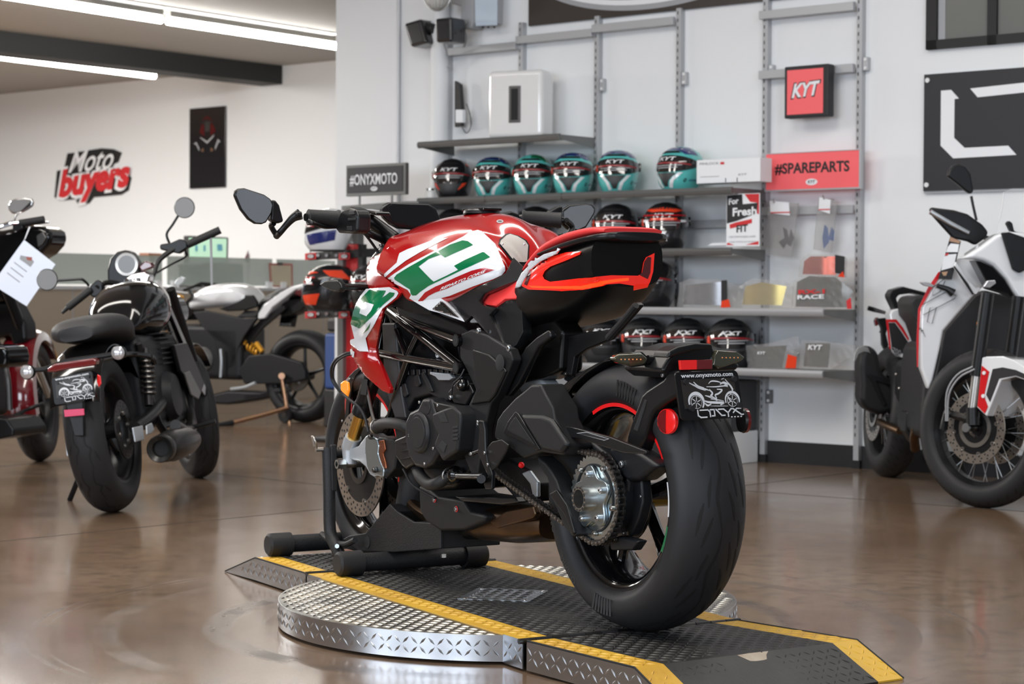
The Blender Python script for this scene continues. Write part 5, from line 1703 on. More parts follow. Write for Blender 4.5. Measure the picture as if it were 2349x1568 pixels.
# mirrored trellis on the far side
for s_, r in TR[:7]:
    MB().tube([Vector((p.x, -p.y, p.z)) for p in B.t3(s_)], r, 10).build('frame_tube', 'black_gloss', BK)
fp_ = B.plate('frame_plate', '1054,766 1080,755 1112,766 1167,800 1176,825 1166,850 1141,905 1126,925 1113,975 1103,1030 1094,1090 1081,1090 1069,1060 1058,1030 1058,973 1073,942 1075,927 1090,893 1070,850 1054,820', .168, .03, 'black_matte', .006, seg=3)
B.plate('plate_facet', '1082,800 1120,812 1160,850 1135,905 1120,922 1078,928 1092,893', .174, .01, 'black_satin', .006, par=fp_)
for (a, c), r, m in (((1067, 996), .0145, 'silver'), ((1100, 758), .0075, 'silver'), ((1170, 798), .0085, 'silver'), ((1099, 973), .0045, 'silver'), ((1082, 1040), .0045, 'silver'), ((1007, 813), .0085, 'white_plain')):
    bolt(BK, B.P(a, c, .176 if a != 1007 else .15), r, (0, .006, 0), m)
c = B.P(1150, 832, .170)
MB().lathe([(0, .0065), (.017, .0065), (.022, .0045)], c, 'Y', 24).build('pivot_hole', 'slot_dark', BK)
B.plate('cover_plate', '945,800 990,775 1005,790 1035,820 1030,832 945,822', .125, .01, 'black_satin', .003)
B.plate('airbox_side', '905,700 940,694 985,712 1060,745 1095,780 1060,790 1000,770 950,748 915,730', .15, .05, 'black_satin', .008)
B.plate('inner_filler', '885,740 950,750 1050,790 1056,840 950,830 880,800', .06, .12, 'print_black', .004)
B.plate('head_pipe', '905,600 960,600 960,700 905,700', .05, .1, 'print_black', .01)
# --- engine
eng = B.plate('engine_block', '900,868 940,850 1056,852 1085,880 1092,930 1078,1075 1040,1120 990,1126 962,1090 935,1070 915,1050 905,1000 895,930', .125, .25, 'engine_black', .012, seg=3)
B.plate('cylinder_side', '905,880 925,858 1000,850 1056,858 1060,900 1020,925 985,905 950,915 930,950 912,945', .150, .06, 'engine_black', .008, par=eng)
for x in range(915, 1055, 13):
    B.plate('cooling_rib', '%d,%d %d,%d %d,%d %d,%d' % (x, 846, x+8, 846, x+9, 860, x+1, 860), .155, .02, 'black_satin', .002, par=eng)
for s_ in ('948,862 958,858 964,880 958,888 950,884', '963,855 972,852 985,880 992,898 984,900', '920,880 928,878 935,905 928,912 922,905'):
    B.plate('cast_rib', s_, .158, .02, 'engine_black', .004, par=eng)
ac = B.plate('alternator_case', '928,965 938,944 957,935 968,912 985,912 992,925 1000,960 1010,985 1005,1040 990,1066 972,1076 950,1070 935,1045 927,1005', .195, .09, 'engine_black', .012, par=eng, seg=3)
c = B.P(963, 992, .196)
MB().lathe([(0, .008), (.050, .008), (.054, .004), (.056, 0)], c, 'Y', 48).build('round_cover', 'engine_black', ac)
MB().lathe([(0, .0095), (.041, .0095), (.0425, .008)], c, 'Y', 48).build('round_cover_inset', 'black_matte', ac)
c = B.P(983, 935, .19)
MB().lathe([(0, .006), (.017, .006), (.021, .002)], c, 'Y', 32).build('round_boss', 'engine_black', ac)
scv = B.plate('sprocket_cover', '990,948 1020,936 1038,930 1054,948 1056,965 1048,1035 1030,1046 1014,1058 1004,1038 994,1020 1003,996 992,972', .215, .07, 'black_matte', .008, par=eng, seg=3)
for s_ in ('1001,950 1018,945 1027,968 1012,968', '1004,1024 1014,1010 1024,1020 1018,1038'):
    B.plate('cover_window', s_, .2162, .002, 'slot_dark', .001, par=scv)
for k in range(4):
    B.plate('cover_slot', '%d,%d %d,%d %d,%d %d,%d' % (1038, 978+k*9, 1050, 976+k*9, 1050, 981+k*9, 1038, 983+k*9), .2165, .003, 'slot_dark', .001, par=scv)
B.plate('sprocket_cover_top', '985,915 1000,922 1040,930 1060,955 1040,948 1000,945 988,935', .19, .06, 'black_satin', .006, par=eng)
for a in ((963, 922), (1005, 929), (975, 1063), (1043, 980), (995, 1028), (940, 998)):
    bolt(eng, B.P(a[0], a[1], .2), .0045, (0, .003, 0), 'silver')
B.plate('oil_cooler', '903,1008 930,996 948,1040 950,1064 930,1077 920,1068 905,1045', .18, .07, 'black_satin', .008)
for y in (1012, 1030, 1048):
    B.plate('cooler_fin', '%d,%d %d,%d %d,%d' % (918, y+6, 945, y-4, 945, y), .183, .004, 'slot_dark', 0)
B.tub('coolant_hose', '862,982,.14 875,972,.16 900,970,.18 925,976,.18 940,984,.17', .0155, 'grip_rubber', 14)
B.tub('coolant_hose', '955,1070,.15 965,1092,.165 985,1110,.17 1005,1107,.17 1028,1092,.15', .0165, 'grip_rubber', 14)
MB().ball(B.P(1045, 1088, .15), .024, 20, 12).build('water_pump', 'black_gloss', BK)
for a in ((1030, 1090), (864, 978)):
    c = B.P(a[0], a[1], .15)
    MB().tube([c+Vector((0, .02*math.cos(t), .02*math.sin(t))) for t in [2*PI*k/16 for k in range(16)]], .0025, 6, closed=True).build('hose_clamp', 'steel', BK)
B.plate('starter_bracket', '1025,900 1045,875 1075,880 1085,900 1068,930 1040,925', .16, .03, 'black_satin', .006)
MB().ball(B.P(1062, 882, .17), .018, 16, 10).build('clutch_actuator', 'black_gloss', BK)
bolt(BK, B.P(1059, 883, .19), .0045, (0, .004, 0), 'silver')
bolt(BK, B.P(1036, 911, .165), .0065, (0, .005, 0), 'silver')
MB().cyl(B.P(1057, 935, .17), B.P(1071, 955, .17), .009).build('sensor', 'black_satin', BK)
MB().cyl(B.P(1062, 941, .171), B.P(1068, 950, .171), .0105, seg=6).build('sensor_nut', 'silver', BK)
B.plate('fuel_fitting', '985,852 1012,855 1030,856 1038,866 1030,872 1005,872 998,864 985,858', .16, .02, 'silver_paint', .003)
B.tub('wire', '1065,846,.17 1055,865,.18 1040,880,.18 1036,905,.17', .002, 'print_black')
B.tub('wire', '925,1075,.14 945,1110,.14 975,1130,.13 998,1142,.12', .0035, 'print_black')
# footpeg
fb = B.plate('footpeg_bracket', '1094,968 1100,962 1108,965 1112,985 1113,1030 1118,1060 1128,1085 1127,1122 1112,1122 1108,1108 1118,1092 1100,1050 1094,1038 1080,1044 1079,1036 1095,1030 1098,985', .215, .012, 'black_satin', .004)
B.plate('heel_guard', '1113,1030 1128,1012 1150,1007 1166,1020 1160,1035 1140,1070 1124,1084 1118,1060', .212, .006, 'black_satin', .003, par=fb)
MB().tube([B.P(1050, 1091, .18), B.P(1110, 1092, .2)], .0085, 12).build('shift_rod', 'black_satin', fb)
for a in ((1097, 967), (1082, 1040), (1113, 1038), (1120, 1065)):
    bolt(fb, B.P(a[0], a[1], .217), .0045, (0, .003, 0), 'silver')
MB().cyl(B.P(1104, 1098, .20), B.P(1104, 1098, .28), .011).build('footpeg', 'black_satin', fb)
B.plate('side_stand', '1040,1138 1180,1140 1188,1152 1150,1158 1060,1150', .12, .03, 'black_satin', .005)
# belly pan, exhaust
bp = B.plate('belly_pan', '960,1112 985,1122 1003,1137 1035,1142 1062,1146 1078,1172 1113,1181 1112,1196 1065,1216 1010,1218 975,1195 962,1172', .115, .2, 'black_matte', .02, seg=4)
for a in ((997, 1145), (1047, 1167)):
    c = B.P(a[0], a[1], .1155)
    MB().lathe([(.004, .001), (.0085, .001), (.0085, 0)], c, 'Y', 20).build('washer', 'print_red', bp)
    bolt(bp, c, .0065, (0, .004, 0), 'silver')
def pxbody(name, secs, m, v0, v1, sharp=35):
    """solid lofted through vertical slices: (px, ytop, ybottom) between the planes v0 and v1, rounded"""
    L = []
    for x, yt, yb, k in secs:
        a, c = B.P(x, yt, (v0+v1)/2), B.P(x, yb, (v0+v1)/2)
        zc, hz, hw = (a.z+c.z)/2, (a.z-c.z)/2, (v1-v0)/2*k
        L.append([Vector((a.x, (v0+v1)/2+hw*math.copysign(abs(math.cos(t))**.6, math.cos(t)), zc+hz*math.copysign(abs(math.sin(t))**.6, math.sin(t)))) for t in [2*PI*j/24 for j in range(24)]])
    return MB().loft(L).build(name, m, BK, sharp=sharp)
pxbody('muffler', [(1108, 1185, 1212, .5), (1125, 1168, 1228, .8), (1160, 1160, 1238, 1), (1225, 1152, 1244, 1), (1270, 1160, 1242, 1), (1300, 1170, 1235, .8)], 'bronze', -.12, .09)
B.plate('muffler_facet', '1118,1195 1160,1170 1222,1158 1228,1178 1222,1190 1140,1212', .094, .02, 'bronze', .006)
pxbody('exhaust_collector', [(1010, 1195, 1222, .5), (1050, 1190, 1232, .7), (1085, 1195, 1243, .6), (1112, 1190, 1222, .45)], 'dark_steel', -.10, .07)
for v_ in (.03, -.02, -.07):
    B.tub('exhaust_header', '930,1060,%g 925,1100,%g 950,1160,%g 1020,1205,%g' % (v_, v_, v_, v_), .018, 'bronze')
B.plate('linkage', '1140,1060 1165,1050 1210,1075 1235,1110 1225,1150 1185,1150 1150,1110', .05, .1, 'engine_black', .01)
B.plate('alloy_link', '1195,1085 1212,1078 1232,1105 1232,1140 1222,1140 1215,1110', .062, .012, 'silver_paint', .004)
MB().ball(B.P(1196, 1066, .06), .008).build('red_cap', 'tape_red', BK)
# --- tank
def G(*a):
    return [B.P(*q_) for q_ in a]
rowA = [Vector(q_) for q_ in ((1.09, 0, .985), (1.0, 0, 1.012), (.88, 0, 1.030), (.74, 0, 1.032), (.62, 0, 1.015), (.535, 0, .965), (.485, 0, .90), (.46, 0, .845))]
rowB = [Vector(q_) for q_ in ((1.08, .085, .978), (.99, .09, 1.000), (.87, .085, 1.014), (.74, .08, 1.013), (.625, .07, .995), (.54, .05, .95), (.49, .04, .89), (.465, .035, .84))]
rowC = G((897, 543, .152), (945, 536, .155), (1000, 532, .15), (1056, 529, .135), (1104, 530, .115), (1150, 552, .078), (1182, 585, .062), (1200, 628, .055))
rowD = G((875, 578, .19), (917, 578, .19), (975, 572, .182), (1040, 566, .163), (1096, 560, .138), (1140, 572, .105), (1168, 600, .082), (1182, 636, .075))
rowE = G((866, 604, .208), (905, 618, .207), (957, 625, .20), (1030, 620, .184), (1092, 606, .158), (1150, 600, .118), (1166, 616, .10), (1172, 640, .09))
rowF = G((866, 622, .209), (908, 652, .206), (938, 685, .20), (1010, 688, .178), (1086, 656, .155), (1142, 634, .125), (1158, 634, .105), (1165, 646, .095))
rowG = [Vector((p.x, p.y-.03, p.z-.012)) for p in rowF]
half = [rowG, rowF, rowE, rowD, rowC, rowB]
rows = half+[rowA]+[[Vector((p.x, -p.y, p.z)) for p in r_] for r_ in half[::-1]]
tank = MB().sheet(rows, 7, 0).build('fuel_tank', 'red_paint', BK, sharp=70)
TK = bvh([tank])
decal('tank_white', Z3('520,690 620,618 780,515 1000,400 1220,290 1390,205 1450,160 1545,135 1590,150 1740,290 1780,380 1850,545 1852,590 1810,640 1720,682 1500,762 1230,872 1100,905 980,925 870,945 780,900 800,860 762,805 640,745'), TK, B, 'white_paint', off=.0012, cell=5, label='white side panel of the tank')
decal('tank_white_flash', Z3('435,688 540,590 640,500 655,440 670,395 760,350 900,300 1050,245 1220,222 1060,300 900,385 740,480 600,585 490,680 440,705'), TK, B, 'white_paint', off=.0012, cell=5)
decal('tank_green', Z3('612,670 640,635 760,560 895,485 1000,425 1130,360 1240,300 1380,252 1440,262 1498,305 1260,410 1185,445 1135,412 1000,460 888,545 960,620 1030,690 1058,712 1200,645 1330,580 1285,537 1400,475 1600,386 1620,388 1688,442 1560,500 1400,570 1200,665 1000,760 900,830 860,865 820,868 800,850 790,800 740,770 620,690'), TK, B, 'green_paint', off=.0019, cell=5, label='green block emblem on the tank')
decal('tank_red_stripe', Z3('870,940 960,832 1080,765 1130,745 1300,665 1480,590 1620,555 1740,580 1600,630 1400,700 1200,790 1080,830 1000,870 905,955'), TK, B, 'stripe_red', off=.0022, cell=5)
z_ = lambda a, c: (780+a/4.8937, 500+c/4.8937)
o_, e_ = z_(1130, 808), z_(1640, 605)
dtext('script_lettering', 'REPARTO CORSE', TK, B, 'print_white', o_, (e_[0]-o_[0], e_[1]-o_[1]), (2.2, -6.6), shear=.3, bold=.02, off=.003)
o = decal('knee_plate_surround', Z3('1855,185 1900,175 2010,205 2095,255 2125,310 2115,505 2060,540 1960,520 1900,460 1775,300 1790,240'), TK, B, 'black_satin', off=.002, cell=5)
decal('knee_plate', Z3('1870,205 1910,190 1990,215 2075,265 2110,315 2098,495 2060,505 1985,500 1925,455 1790,300 1800,265'), TK, B, mat('plate_grey', (.42, .40, .37), .4, metal=.3), off=.0045, cell=5)
for a in ((1820, 305), (2065, 305)):
    h, n_, _, _ = TK.ray_cast(EYEV, ray(*z_(*a)).normalized())
    if h:
        MB().ball(B.i @ (h+n_*.004), .0035, 10, 6).build('plate_screw', 'silver', BK)
h, n_, _, _ = TK.ray_cast(EYEV, ray(1147, 508).normalized())
decal('round_badge', [(1147+8*math.cos(t), 508+4*math.sin(t)) for t in [2*PI*k/20 for k in range(20)]], TK, B, 'print_grey', off=.001, cell=3)
decal('round_badge_centre', [(1147+5*math.cos(t), 508+1.6*math.sin(t)) for t in [2*PI*k/12 for k in range(12)]], TK, B, 'print_black', off=.0016, cell=3)
c = Vector((.79, 0, 1.031))
MB().lathe([(0, .012), (.045, .012), (.05, .008), (.052, 0)], c, 'Z', 40).build('fuel_cap', 'black_satin', BK)
MB().bx((c.x-.06, -.03, 1.038), (c.x+.06, .03, 1.046)).build('cap_lever', 'black_gloss', BK, .003)
# tank lower fin and panels
skin('tank_fin', '936,682 1012,684 1060,730 1066,738 1013,719 984,711 958,696', '936,682,.2 1012,684,.18 1066,738,.165 984,711,.19', .012, 'white_paint', cell=6, bev=.002)
skin('fin_inset', '1011,690 1050,728 1016,717 990,709', .1875, .004, 'black_gloss', cell=6)
skin('intake_cover', '868,630 905,655 918,668 938,684 958,697 985,712 990,722 940,716 900,700 880,705 905,680 912,668', '868,630,.2 938,684,.197 990,722,.185 880,705,.2', .03, 'black_satin', bev=.004)
# front panels
skin('headlight_shroud', '843,606 850,594 876,578 893,566 880,582 868,606 867,624 905,655 880,660 846,661 838,650', '843,606,.17 893,566,.185 905,655,.205 846,661,.2 867,624,.2', .012, 'red_paint', bev=.002)
sh = skin('radiator_shroud', '841,663 896,657 920,671 912,684 879,708 875,730 866,780 862,800 867,823 895,893 893,902 877,896 838,862 817,834 806,812 804,779 813,776 806,740 815,704 828,680', '841,663,.215 896,657,.222 920,671,.21 879,708,.225 862,800,.20 895,893,.185 838,862,.205 806,812,.215 808,745,.225 840,740,.245 850,700,.24 835,820,.222', .012, 'red_paint', bev=.002, cell=6)
SB = bvh([sh])
Z1 = lambda st: ' '.join('%.2f,%.2f' % (500+a/2.936, 400+c/2.936) for a, c in px2(st))
decal('shroud_white', Z1('1003,772 1160,758 1225,790 1205,825 1110,905 1060,1000 1000,1100 1018,1194 960,1190 898,1142 894,1112 925,1104 900,1000 930,885 965,820'), SB, B, 'white_paint', off=.003, cell=3, label='white panel of the shroud')
decal('shroud_green', Z1('1028,778 1140,782 1112,832 1165,790 1198,795 1190,815 1115,880 1040,960 960,1034 903,1008 920,920 960,850'), SB, B, 'green_paint', off=.0042, cell=2.5)
decal('shroud_block', Z1('1000,862 1058,880 1040,920 1010,955 964,935 975,895'), SB, B, 'white_paint', off=.0054, cell=2.5)
decal('shroud_green', Z1('985,1068 1035,992 1020,1035'), SB, B, 'green_paint', off=.0043, cell=4)
for s_ in ('898,1178 908,1172 918,1190 905,1225', '915,1188 928,1192 918,1258 908,1240'):
    decal('shroud_stripe', Z1(s_), SB, B, 'white_paint', off=.004, cell=4)
B.plate('radiator', '875,740 905,740 920,900 930,960 905,960 880,880', .16, .32, 'print_black', .006)
# right hand panels (mostly hidden)
for nm, src in (('radiator_shroud', sh),):
    c2 = src.copy()
    c2.data = src.data.copy()
    for v_ in c2.data.vertices:
        v_.co.y = -v_.co.y
    c2.data.flip_normals()
    COL.objects.link(c2)
# headlight
MB().ball((1.30, 0, .86), (.11, .085, .10), 24, 14).build('headlight', 'black_gloss', BK)
# dash
ds = rplate('instrument_screen', '872,482 878,474 893,464 985,467 1002,478 1020,521 1000,530 915,524 897,514 882,500', 1.14, .022, 'black_satin', .006)
rplate('screen_glass', '889,474 900,467 982,470 996,480 1012,517 915,520 902,511', 1.139, .001, 'black_gloss', .001, ds)
decal('maker_line', '957,517 962,513 965,518 968,511 972,516 976,514 972,519 967,516 963,520', bvh([BK.children[-1]]), B, 'print_grey', off=.004, cell=3) if False else None
# handlebars
hb = MB().tube([B.P(700, 498, .36), B.P(780, 503, .25), Vector((1.10, .20, .985)), Vector((1.12, .12, .955)), Vector((1.13, .1, .93))], .011, 12, 6).build('handlebar', 'black_satin', BK)
MB().tube([B.P(1292, 505, -.36), B.P(1195, 500, -.25), Vector((1.10, -.20, .985)), Vector((1.12, -.12, .955)), Vector((1.13, -.1, .93))], .011, 12, 6).build('handlebar', 'black_satin', BK)
MB().tube([B.P(829, 492, .19), B.P(862, 515, .15), B.P(905, 548, .115)], [.019, .02, .021], 12, 4).build('bar_riser', 'black_satin', hb)
def grip(p, q_, m='grip_rubber'):
    p, q_ = Vector(p), Vector(q_)
    d = (q_-p)
    MB().tube([p, p+d*.02, p+d*.05, p+d*.9, p+d*.95, q_], [.021, .0235, .0225, .0225, .026, .026], 20).build('grip', m, hb)
grip(B.P(706, 498, .355), B.P(778, 502, .262))
grip(B.P(1288, 505, -.355), B.P(1197, 501, -.255))
B.plate('switch_pod', '777,492 783,480 800,474 815,480 820,495 818,530 810,536 775,534 768,525 772,510', .275, .045, 'black_satin', .008, par=hb, seg=3)
B.plate('switch_button', '795,519 806,518 806,528 795,528', .277, .004, 'print_black', .001, par=hb)
B.plate('switch_button', '800,483 810,482 812,492 800,493', .279, .006, 'print_black', .002, par=hb)
B.plate('switch_button', '797,500 815,499 815,505 797,506', .278, .005, 'slot_dark', .002, par=hb)
rplate('switch_pod', '1150,490 1175,484 1192,490 1195,512 1180,520 1155,515', .98, .05, 'black_satin', .006, hb)
B.tub('clutch_lever', '805,530,.24 780,520,.26 745,520,.31 720,512,.36 708,506,.37', .006, 'black_satin', par=hb)
B.tub('brake_lever', '1190,512,-.24 1215,530,-.27 1245,545,-.3 1290,538,-.34', .006, 'black_satin', par=hb)
B.tub('wire', '820,520,.22 840,540,.2 862,570,.16 880,600,.14', .004, 'print_black', par=hb)
B.plate('reservoir', '820,478 860,485 862,494 825,490', .2, .05, 'black_gloss', .005, par=hb)
B.plate('fork_clamp', '870,560 900,545 905,575 880,590', .12, .04, 'black_satin', .008)
bolt(BK, B.P(876, 562, .122), .0075, (0, .006, 0), 'silver')
MB().lathe([(0, .004), (.02, .004), (.024, 0)], Vector((1.13, .1, .965)), 'Z', 24).build('fork_cap', 'chrome', BK)
# mirrors at the bar ends
mb = B.tub('mirror_arm', '688,491,.37 672,500,.385 655,518,.40 643,532,.41 634,541,.41', [.0165, .012, .0095, .0095, .010], 'black_satin', 12)
B.tub('mirror_link', '634,540,.41 622,518,.43 628,512,.43', .008, 'black_satin', par=mb)
bolt(mb, B.P(690, 492, .372), .009, (0, .012, 0), 'black_satin')
bolt(mb, B.P(637, 537, .42), .005, (0, .004, 0), 'dark_steel')
def mirror(st, glass, u, hs_, par):
    h_ = MB().prism(RP(st, u), (.018, 0, 0)).build('mirror_housing', 'black_satin', par, .007, seg=3)
    MB().prism(RP(glass, u-.0006), (.0004, 0, 0)).build('mirror_glass', 'mirror_glass', h_)
    MB().prism(RP(hs_, u+.012), (.03, 0, 0)).build('mirror_stem_cover', 'black_satin', par, .006)
MIR = '538,447 541,437 548,432 562,431 608,446 622,456 628,468 625,488 612,510 602,514 586,513 570,503 552,480'
MIG = '542,447 545,438 551,435 562,434 606,449 619,458 624,470 621,487 609,507 601,511 587,510 572,500 555,478'
mirror(MIR, MIG, 1.19, '624,457 634,460 642,470 652,508 640,512 622,506', mb)
mc = B.tub('mirror_arm', '1298,505,-.37 1312,520,-.40 1305,540,-.38 1292,548,-.36', .009, 'black_satin')
mirror('1290,482 1306,470 1345,465 1360,468 1368,478 1366,490 1346,522 1326,531 1304,526 1290,512', '1294,485 1308,474 1345,469 1357,472 1363,480 1361,489 1343,518 1326,526 1306,522 1294,510', 1.0, '1262,485 1280,474 1292,471 1290,500 1276,505', mc)
# front indicator
fi = B.plate('front_indicator', '729,652 745,642 772,641 781,651 783,661 776,670 760,668 740,659', .30, .02, 'black_satin', .006)
MB().cyl(B.P(780, 657, .29), B.P(846, 659, .19), .009).build('indicator_stalk', 'black_satin', fi)
# forks
for s_ in (1, -1):
    pts = [B.P(810, 1004, .1), B.P(829, 945, .1)]
    ax_ = Vector((1.4-.002, 0, .30))
    d = (pts[1]-pts[0]).normalized()
    p0, p1 = pts[0].copy(), pts[1].copy()
    for p in (p0, p1):
        p.y *= s_
    d.y = 0
    top = p1+d*.62
    fk = MB().cyl(p1-d*.0, top, .0265).build('fork_tube', 'black_satin', BK)
    MB().lathe([(.0285, -.004), (.0285, .03), (.026, .034)], (0, 0, 0), 'Z', 24).build('fork_seal', 'black_satin', fk, mx=Matrix.Translation(p1) @ d.to_track_quat('Z', 'Y').to_matrix().to_4x4())
    MB().cyl(p0-d*.02, p1, .0195).build('fork_slider', 'gold', fk)
    fl_ = MB().tube([p0+d*.004, p0-d*.03, Vector((1.4, .1*s_, .335)), Vector((1.4, .1*s_, .30))], [.025, .026, .024, .020], 16, 4).build('fork_foot', 'silver_paint', BK)
    if s_ > 0:
        B.plate('caliper_mount', '800,1030 822,1022 838,1000 850,1002 846,1030 838,1040 850,1070 866,1090 858,1094 848,1088 838,1070 824,1058 812,1056 800,1050', .112, .02, 'silver_paint', .004, par=fl_)
        cl = B.plate('brake_caliper', '838,1000 846,994 864,1006 868,1022 866,1040 872,1060 880,1078 878,1095 866,1092 846,1084 840,1066 836,1030', .128, .05, 'alloy', .005)
        B.plate('caliper_body', '852,1012 870,1000 900,1006 912,1030 905,1075 888,1095 872,1088 866,1050', .12, .05, 'engine_black', .006, par=cl)
        B.plate('brake_pad', '868,1010 880,1008 884,1030 878,1040 884,1060 886,1075 872,1070 870,1040', .124, .02, 'copper', .003, par=cl)
        for a in ((853, 1001), (862, 1077)):
            bolt(cl, B.P(a[0], a[1], .130), .0085, (0, .008, 0), 'dark_steel')
        MB().lathe([(.009, .03), (.015, .03), (.0165, .01), (.0165, 0)], (1.4, .115, .30), 'Y', 6).build('axle_nut', 'zinc_blue', BK)
        MB().cyl((1.4, -.13, .3), (1.4, .125, .3), .0125).build('axle', 'steel', BK)
# front fender, hose, side marker
MB().lathe([(.318, -.05), (.327, -.03), (.331, 0), (.327, .03), (.318, .05), (.290, .058), (.288, .055), (.315, .047), (.324, .028), (.328, 0), (.324, -.028), (.315, -.047)], FWo, 'Y', 30, closed=True, a0=R(92), a1=R(150)).build('front_fender', 'red_paint', BK)
B.plate('fender_bracket', '800,862 812,850 822,842 826,848 815,862 808,880 800,930 797,990 792,998 790,960 796,890', .062, .008, 'black_satin', .002)
B.plate('fork_guard', '795,868 806,870 806,950 800,1000 792,1000 790,920', .055, .005, 'red_paint', .002)
for a in ((803, 869), (786, 965), (780, 1010)):
    bolt(BK, B.P(a[0], a[1], .064), .004, (0, .003, 0), 'silver')
B.plate('side_marker', '780,878 788,872 796,876 798,895 793,912 786,908 781,895', .085, .01, 'orange_lens', .004)
B.plate('fork_label', '829,868 843,870 840,906 827,904', .128, .001, 'print_black', 0)
B.tub('brake_hose', '808,808,.14 790,812,.15 770,825,.15 760,845,.15 762,870,.14 778,895,.13 800,915,.13 825,935,.125 838,960,.12 845,990,.12', .0045, 'print_black', 8)
B.tub('brake_hose', '808,812,.145 790,817,.155 772,830,.155 765,848,.155 766,870,.145 782,898,.135', .003, 'grip_rubber', 8)
B.tub('radiator_pipe', '862,978,.12 852,940,.12 843,895,.12 840,870,.12', .005, 'steel', 8)
# link the mirrored shroud
c2.parent = BK
# fill behind: throttle bodies and battery tray
B.plate('throttle_bodies', '925,770 1050,800 1050,850 920,850', .05, .1, 'print_black', .01)
# ============================================================ helpers for the other motorcycles
def stub(rig, name, st, r, m, seg=10, smooth=4, par=None, pu=True):
    """tube through (px, py, u) points"""
    return MB().tube([rig.PU(a, c, d) for a, c, d in px2_3(st)], r, seg, smooth).build(name, m, par or rig.root)
def up(rig, name, st, u, th, m, bev=.004, par=None, **k):
    return MB().prism([rig.PU(a, c, u) for a, c in px2(st)], (th, 0, 0)).build(name, m, par or rig.root, bev, **k)
def wheel_at(rig, o, yaw, Rr, hw, rim, **k):
    w = cast_wheel(rig.root, Rr, hw, rim, (0, 0, 0), **k)
    w.matrix_local = Matrix.Translation(o) @ Matrix.Rotation(yaw, 4, 'Z')
    return w
def pxb(rig, name, secs, m, v0, v1, par=None, ex=.7, sharp=50):
    L = []
    for x, yt, yb, k in secs:
        a, c = rig.P(x, yt, (v0+v1)/2), rig.P(x, yb, (v0+v1)/2)
        zc, hz, hw = (a.z+c.z)/2, (a.z-c.z)/2, abs(v1-v0)/2*k
        L.append([Vector(((a.x+c.x)/2, (v0+v1)/2+hw*math.copysign(abs(math.cos(t))**ex, math.cos(t)), zc+hz*math.copysign(abs(math.sin(t))**ex, math.sin(t)))) for t in [2*PI*j/28 for j in range(28)]])
    L2 = []
    n = len(L[0])
    cols = [sm([l[j] for l in L], 4) for j in range(n)]
    for i in range(len(cols[0])):
        L2.append([cols[j][i] for j in range(n)])
    return MB().loft(L2).build(name, m, par or rig.root, sharp=sharp)
def bodyr(rig, name, secs, m, e=2.4, par=None, n=5):
    S_ = sm([Vector((s_[0], s_[1], 0)) for s_ in secs], n)
    Q_ = sm([Vector((s_[0], s_[2], s_[3])) for s_ in secs], n)
    return MB().loft([rr_loop(a.x, a.y, c.y, c.z, e=e) for a, c in zip(S_, Q_)]).build(name, m, par or rig.root, sharp=60)
ZIG = [[(-6, .32), (2, .38), (8, .18), (13, .36), (20, .44)], [(-6, -.28), (4, -.20), (9, -.42), (14, -.30), (24, -.36)], [(4, .55), (12, .72)], [(10, -.55), (19, -.72)]]
# ============================================================ black cruiser, left
w0, w1 = onz(265, 1173), onz(462, 1095)
C_ = Rig((w0.x, w0.y, 0), math.atan2(w1.y-w0.y, w1.x-w0.x), -R(9))
CB_ = C_.thing('cruiser_motorcycle', 'black cruiser motorcycle with round mirrors and a low solo seat, seen from behind', 'motorcycle')
wb = (w1-w0).length
cw = wheel_at(C_, (0, 0, .323), 0, .323, .078, .21, name='rear_wheel', grooves=ZIG, rep=12, m='black_satin', split=False, spokes=7, tm='rubber')
disc_rotor(cw, .07, .12, -.085, 'dark_steel', nh=16)
fwc = wheel_at(C_, (wb, .0, .31), R(27), .31, .062, .21, name='front_wheel', grooves=ZIG, rep=12, m='black_satin', split=False, spokes=7)
MB().lathe([(.345, -.10), (.362, -.07), (.368, 0), (.362, .07), (.345, .10), (.341, .10), (.358, .07), (.364, 0), (.358, -.07), (.341, -.10)], (0, 0, .323), 'Y', 36, closed=True, a0=R(35), a1=R(158)).build('rear_fender', 'black_gloss', CB_)
MB().lathe([(.33, -.07), (.34, 0), (.33, .07), (.326, .07), (.336, 0), (.326, -.07)], (wb, 0, .31), 'Y', 24, closed=True, a0=R(40), a1=R(140)).build('front_fender', 'black_gloss', CB_)
bodyr(C_, 'seat', [(-.17, .07, .70, .755), (-.10, .12, .695, .785), (.05, .145, .69, .80), (.2, .135, .675, .79), (.33, .10, .66, .745), (.42, .08, .66, .71)], 'seat_black', 2.8)
tk = bodyr(C_, 'fuel_tank', [(.40, .07, .70, .76), (.46, .12, .69, .86), (.58, .155, .68, .925), (.72, .165, .68, .945), (.86, .14, .70, .94), (.96, .09, .74, .90), (1.0, .05, .78, .87)], 'black_gloss', 2.3)
CT = bvh([tk])
decal('red_flank', '404,690 410,705 411,745 404,762 396,762 399,740 400,710', CT, C_, 'red_dark', off=.002, cell=4)
MB().lathe([(0, .016), (.036, .014), (.04, .0)], (.80, 0, .942), 'Z', 28).build('fuel_cap', 'chrome', CB_)
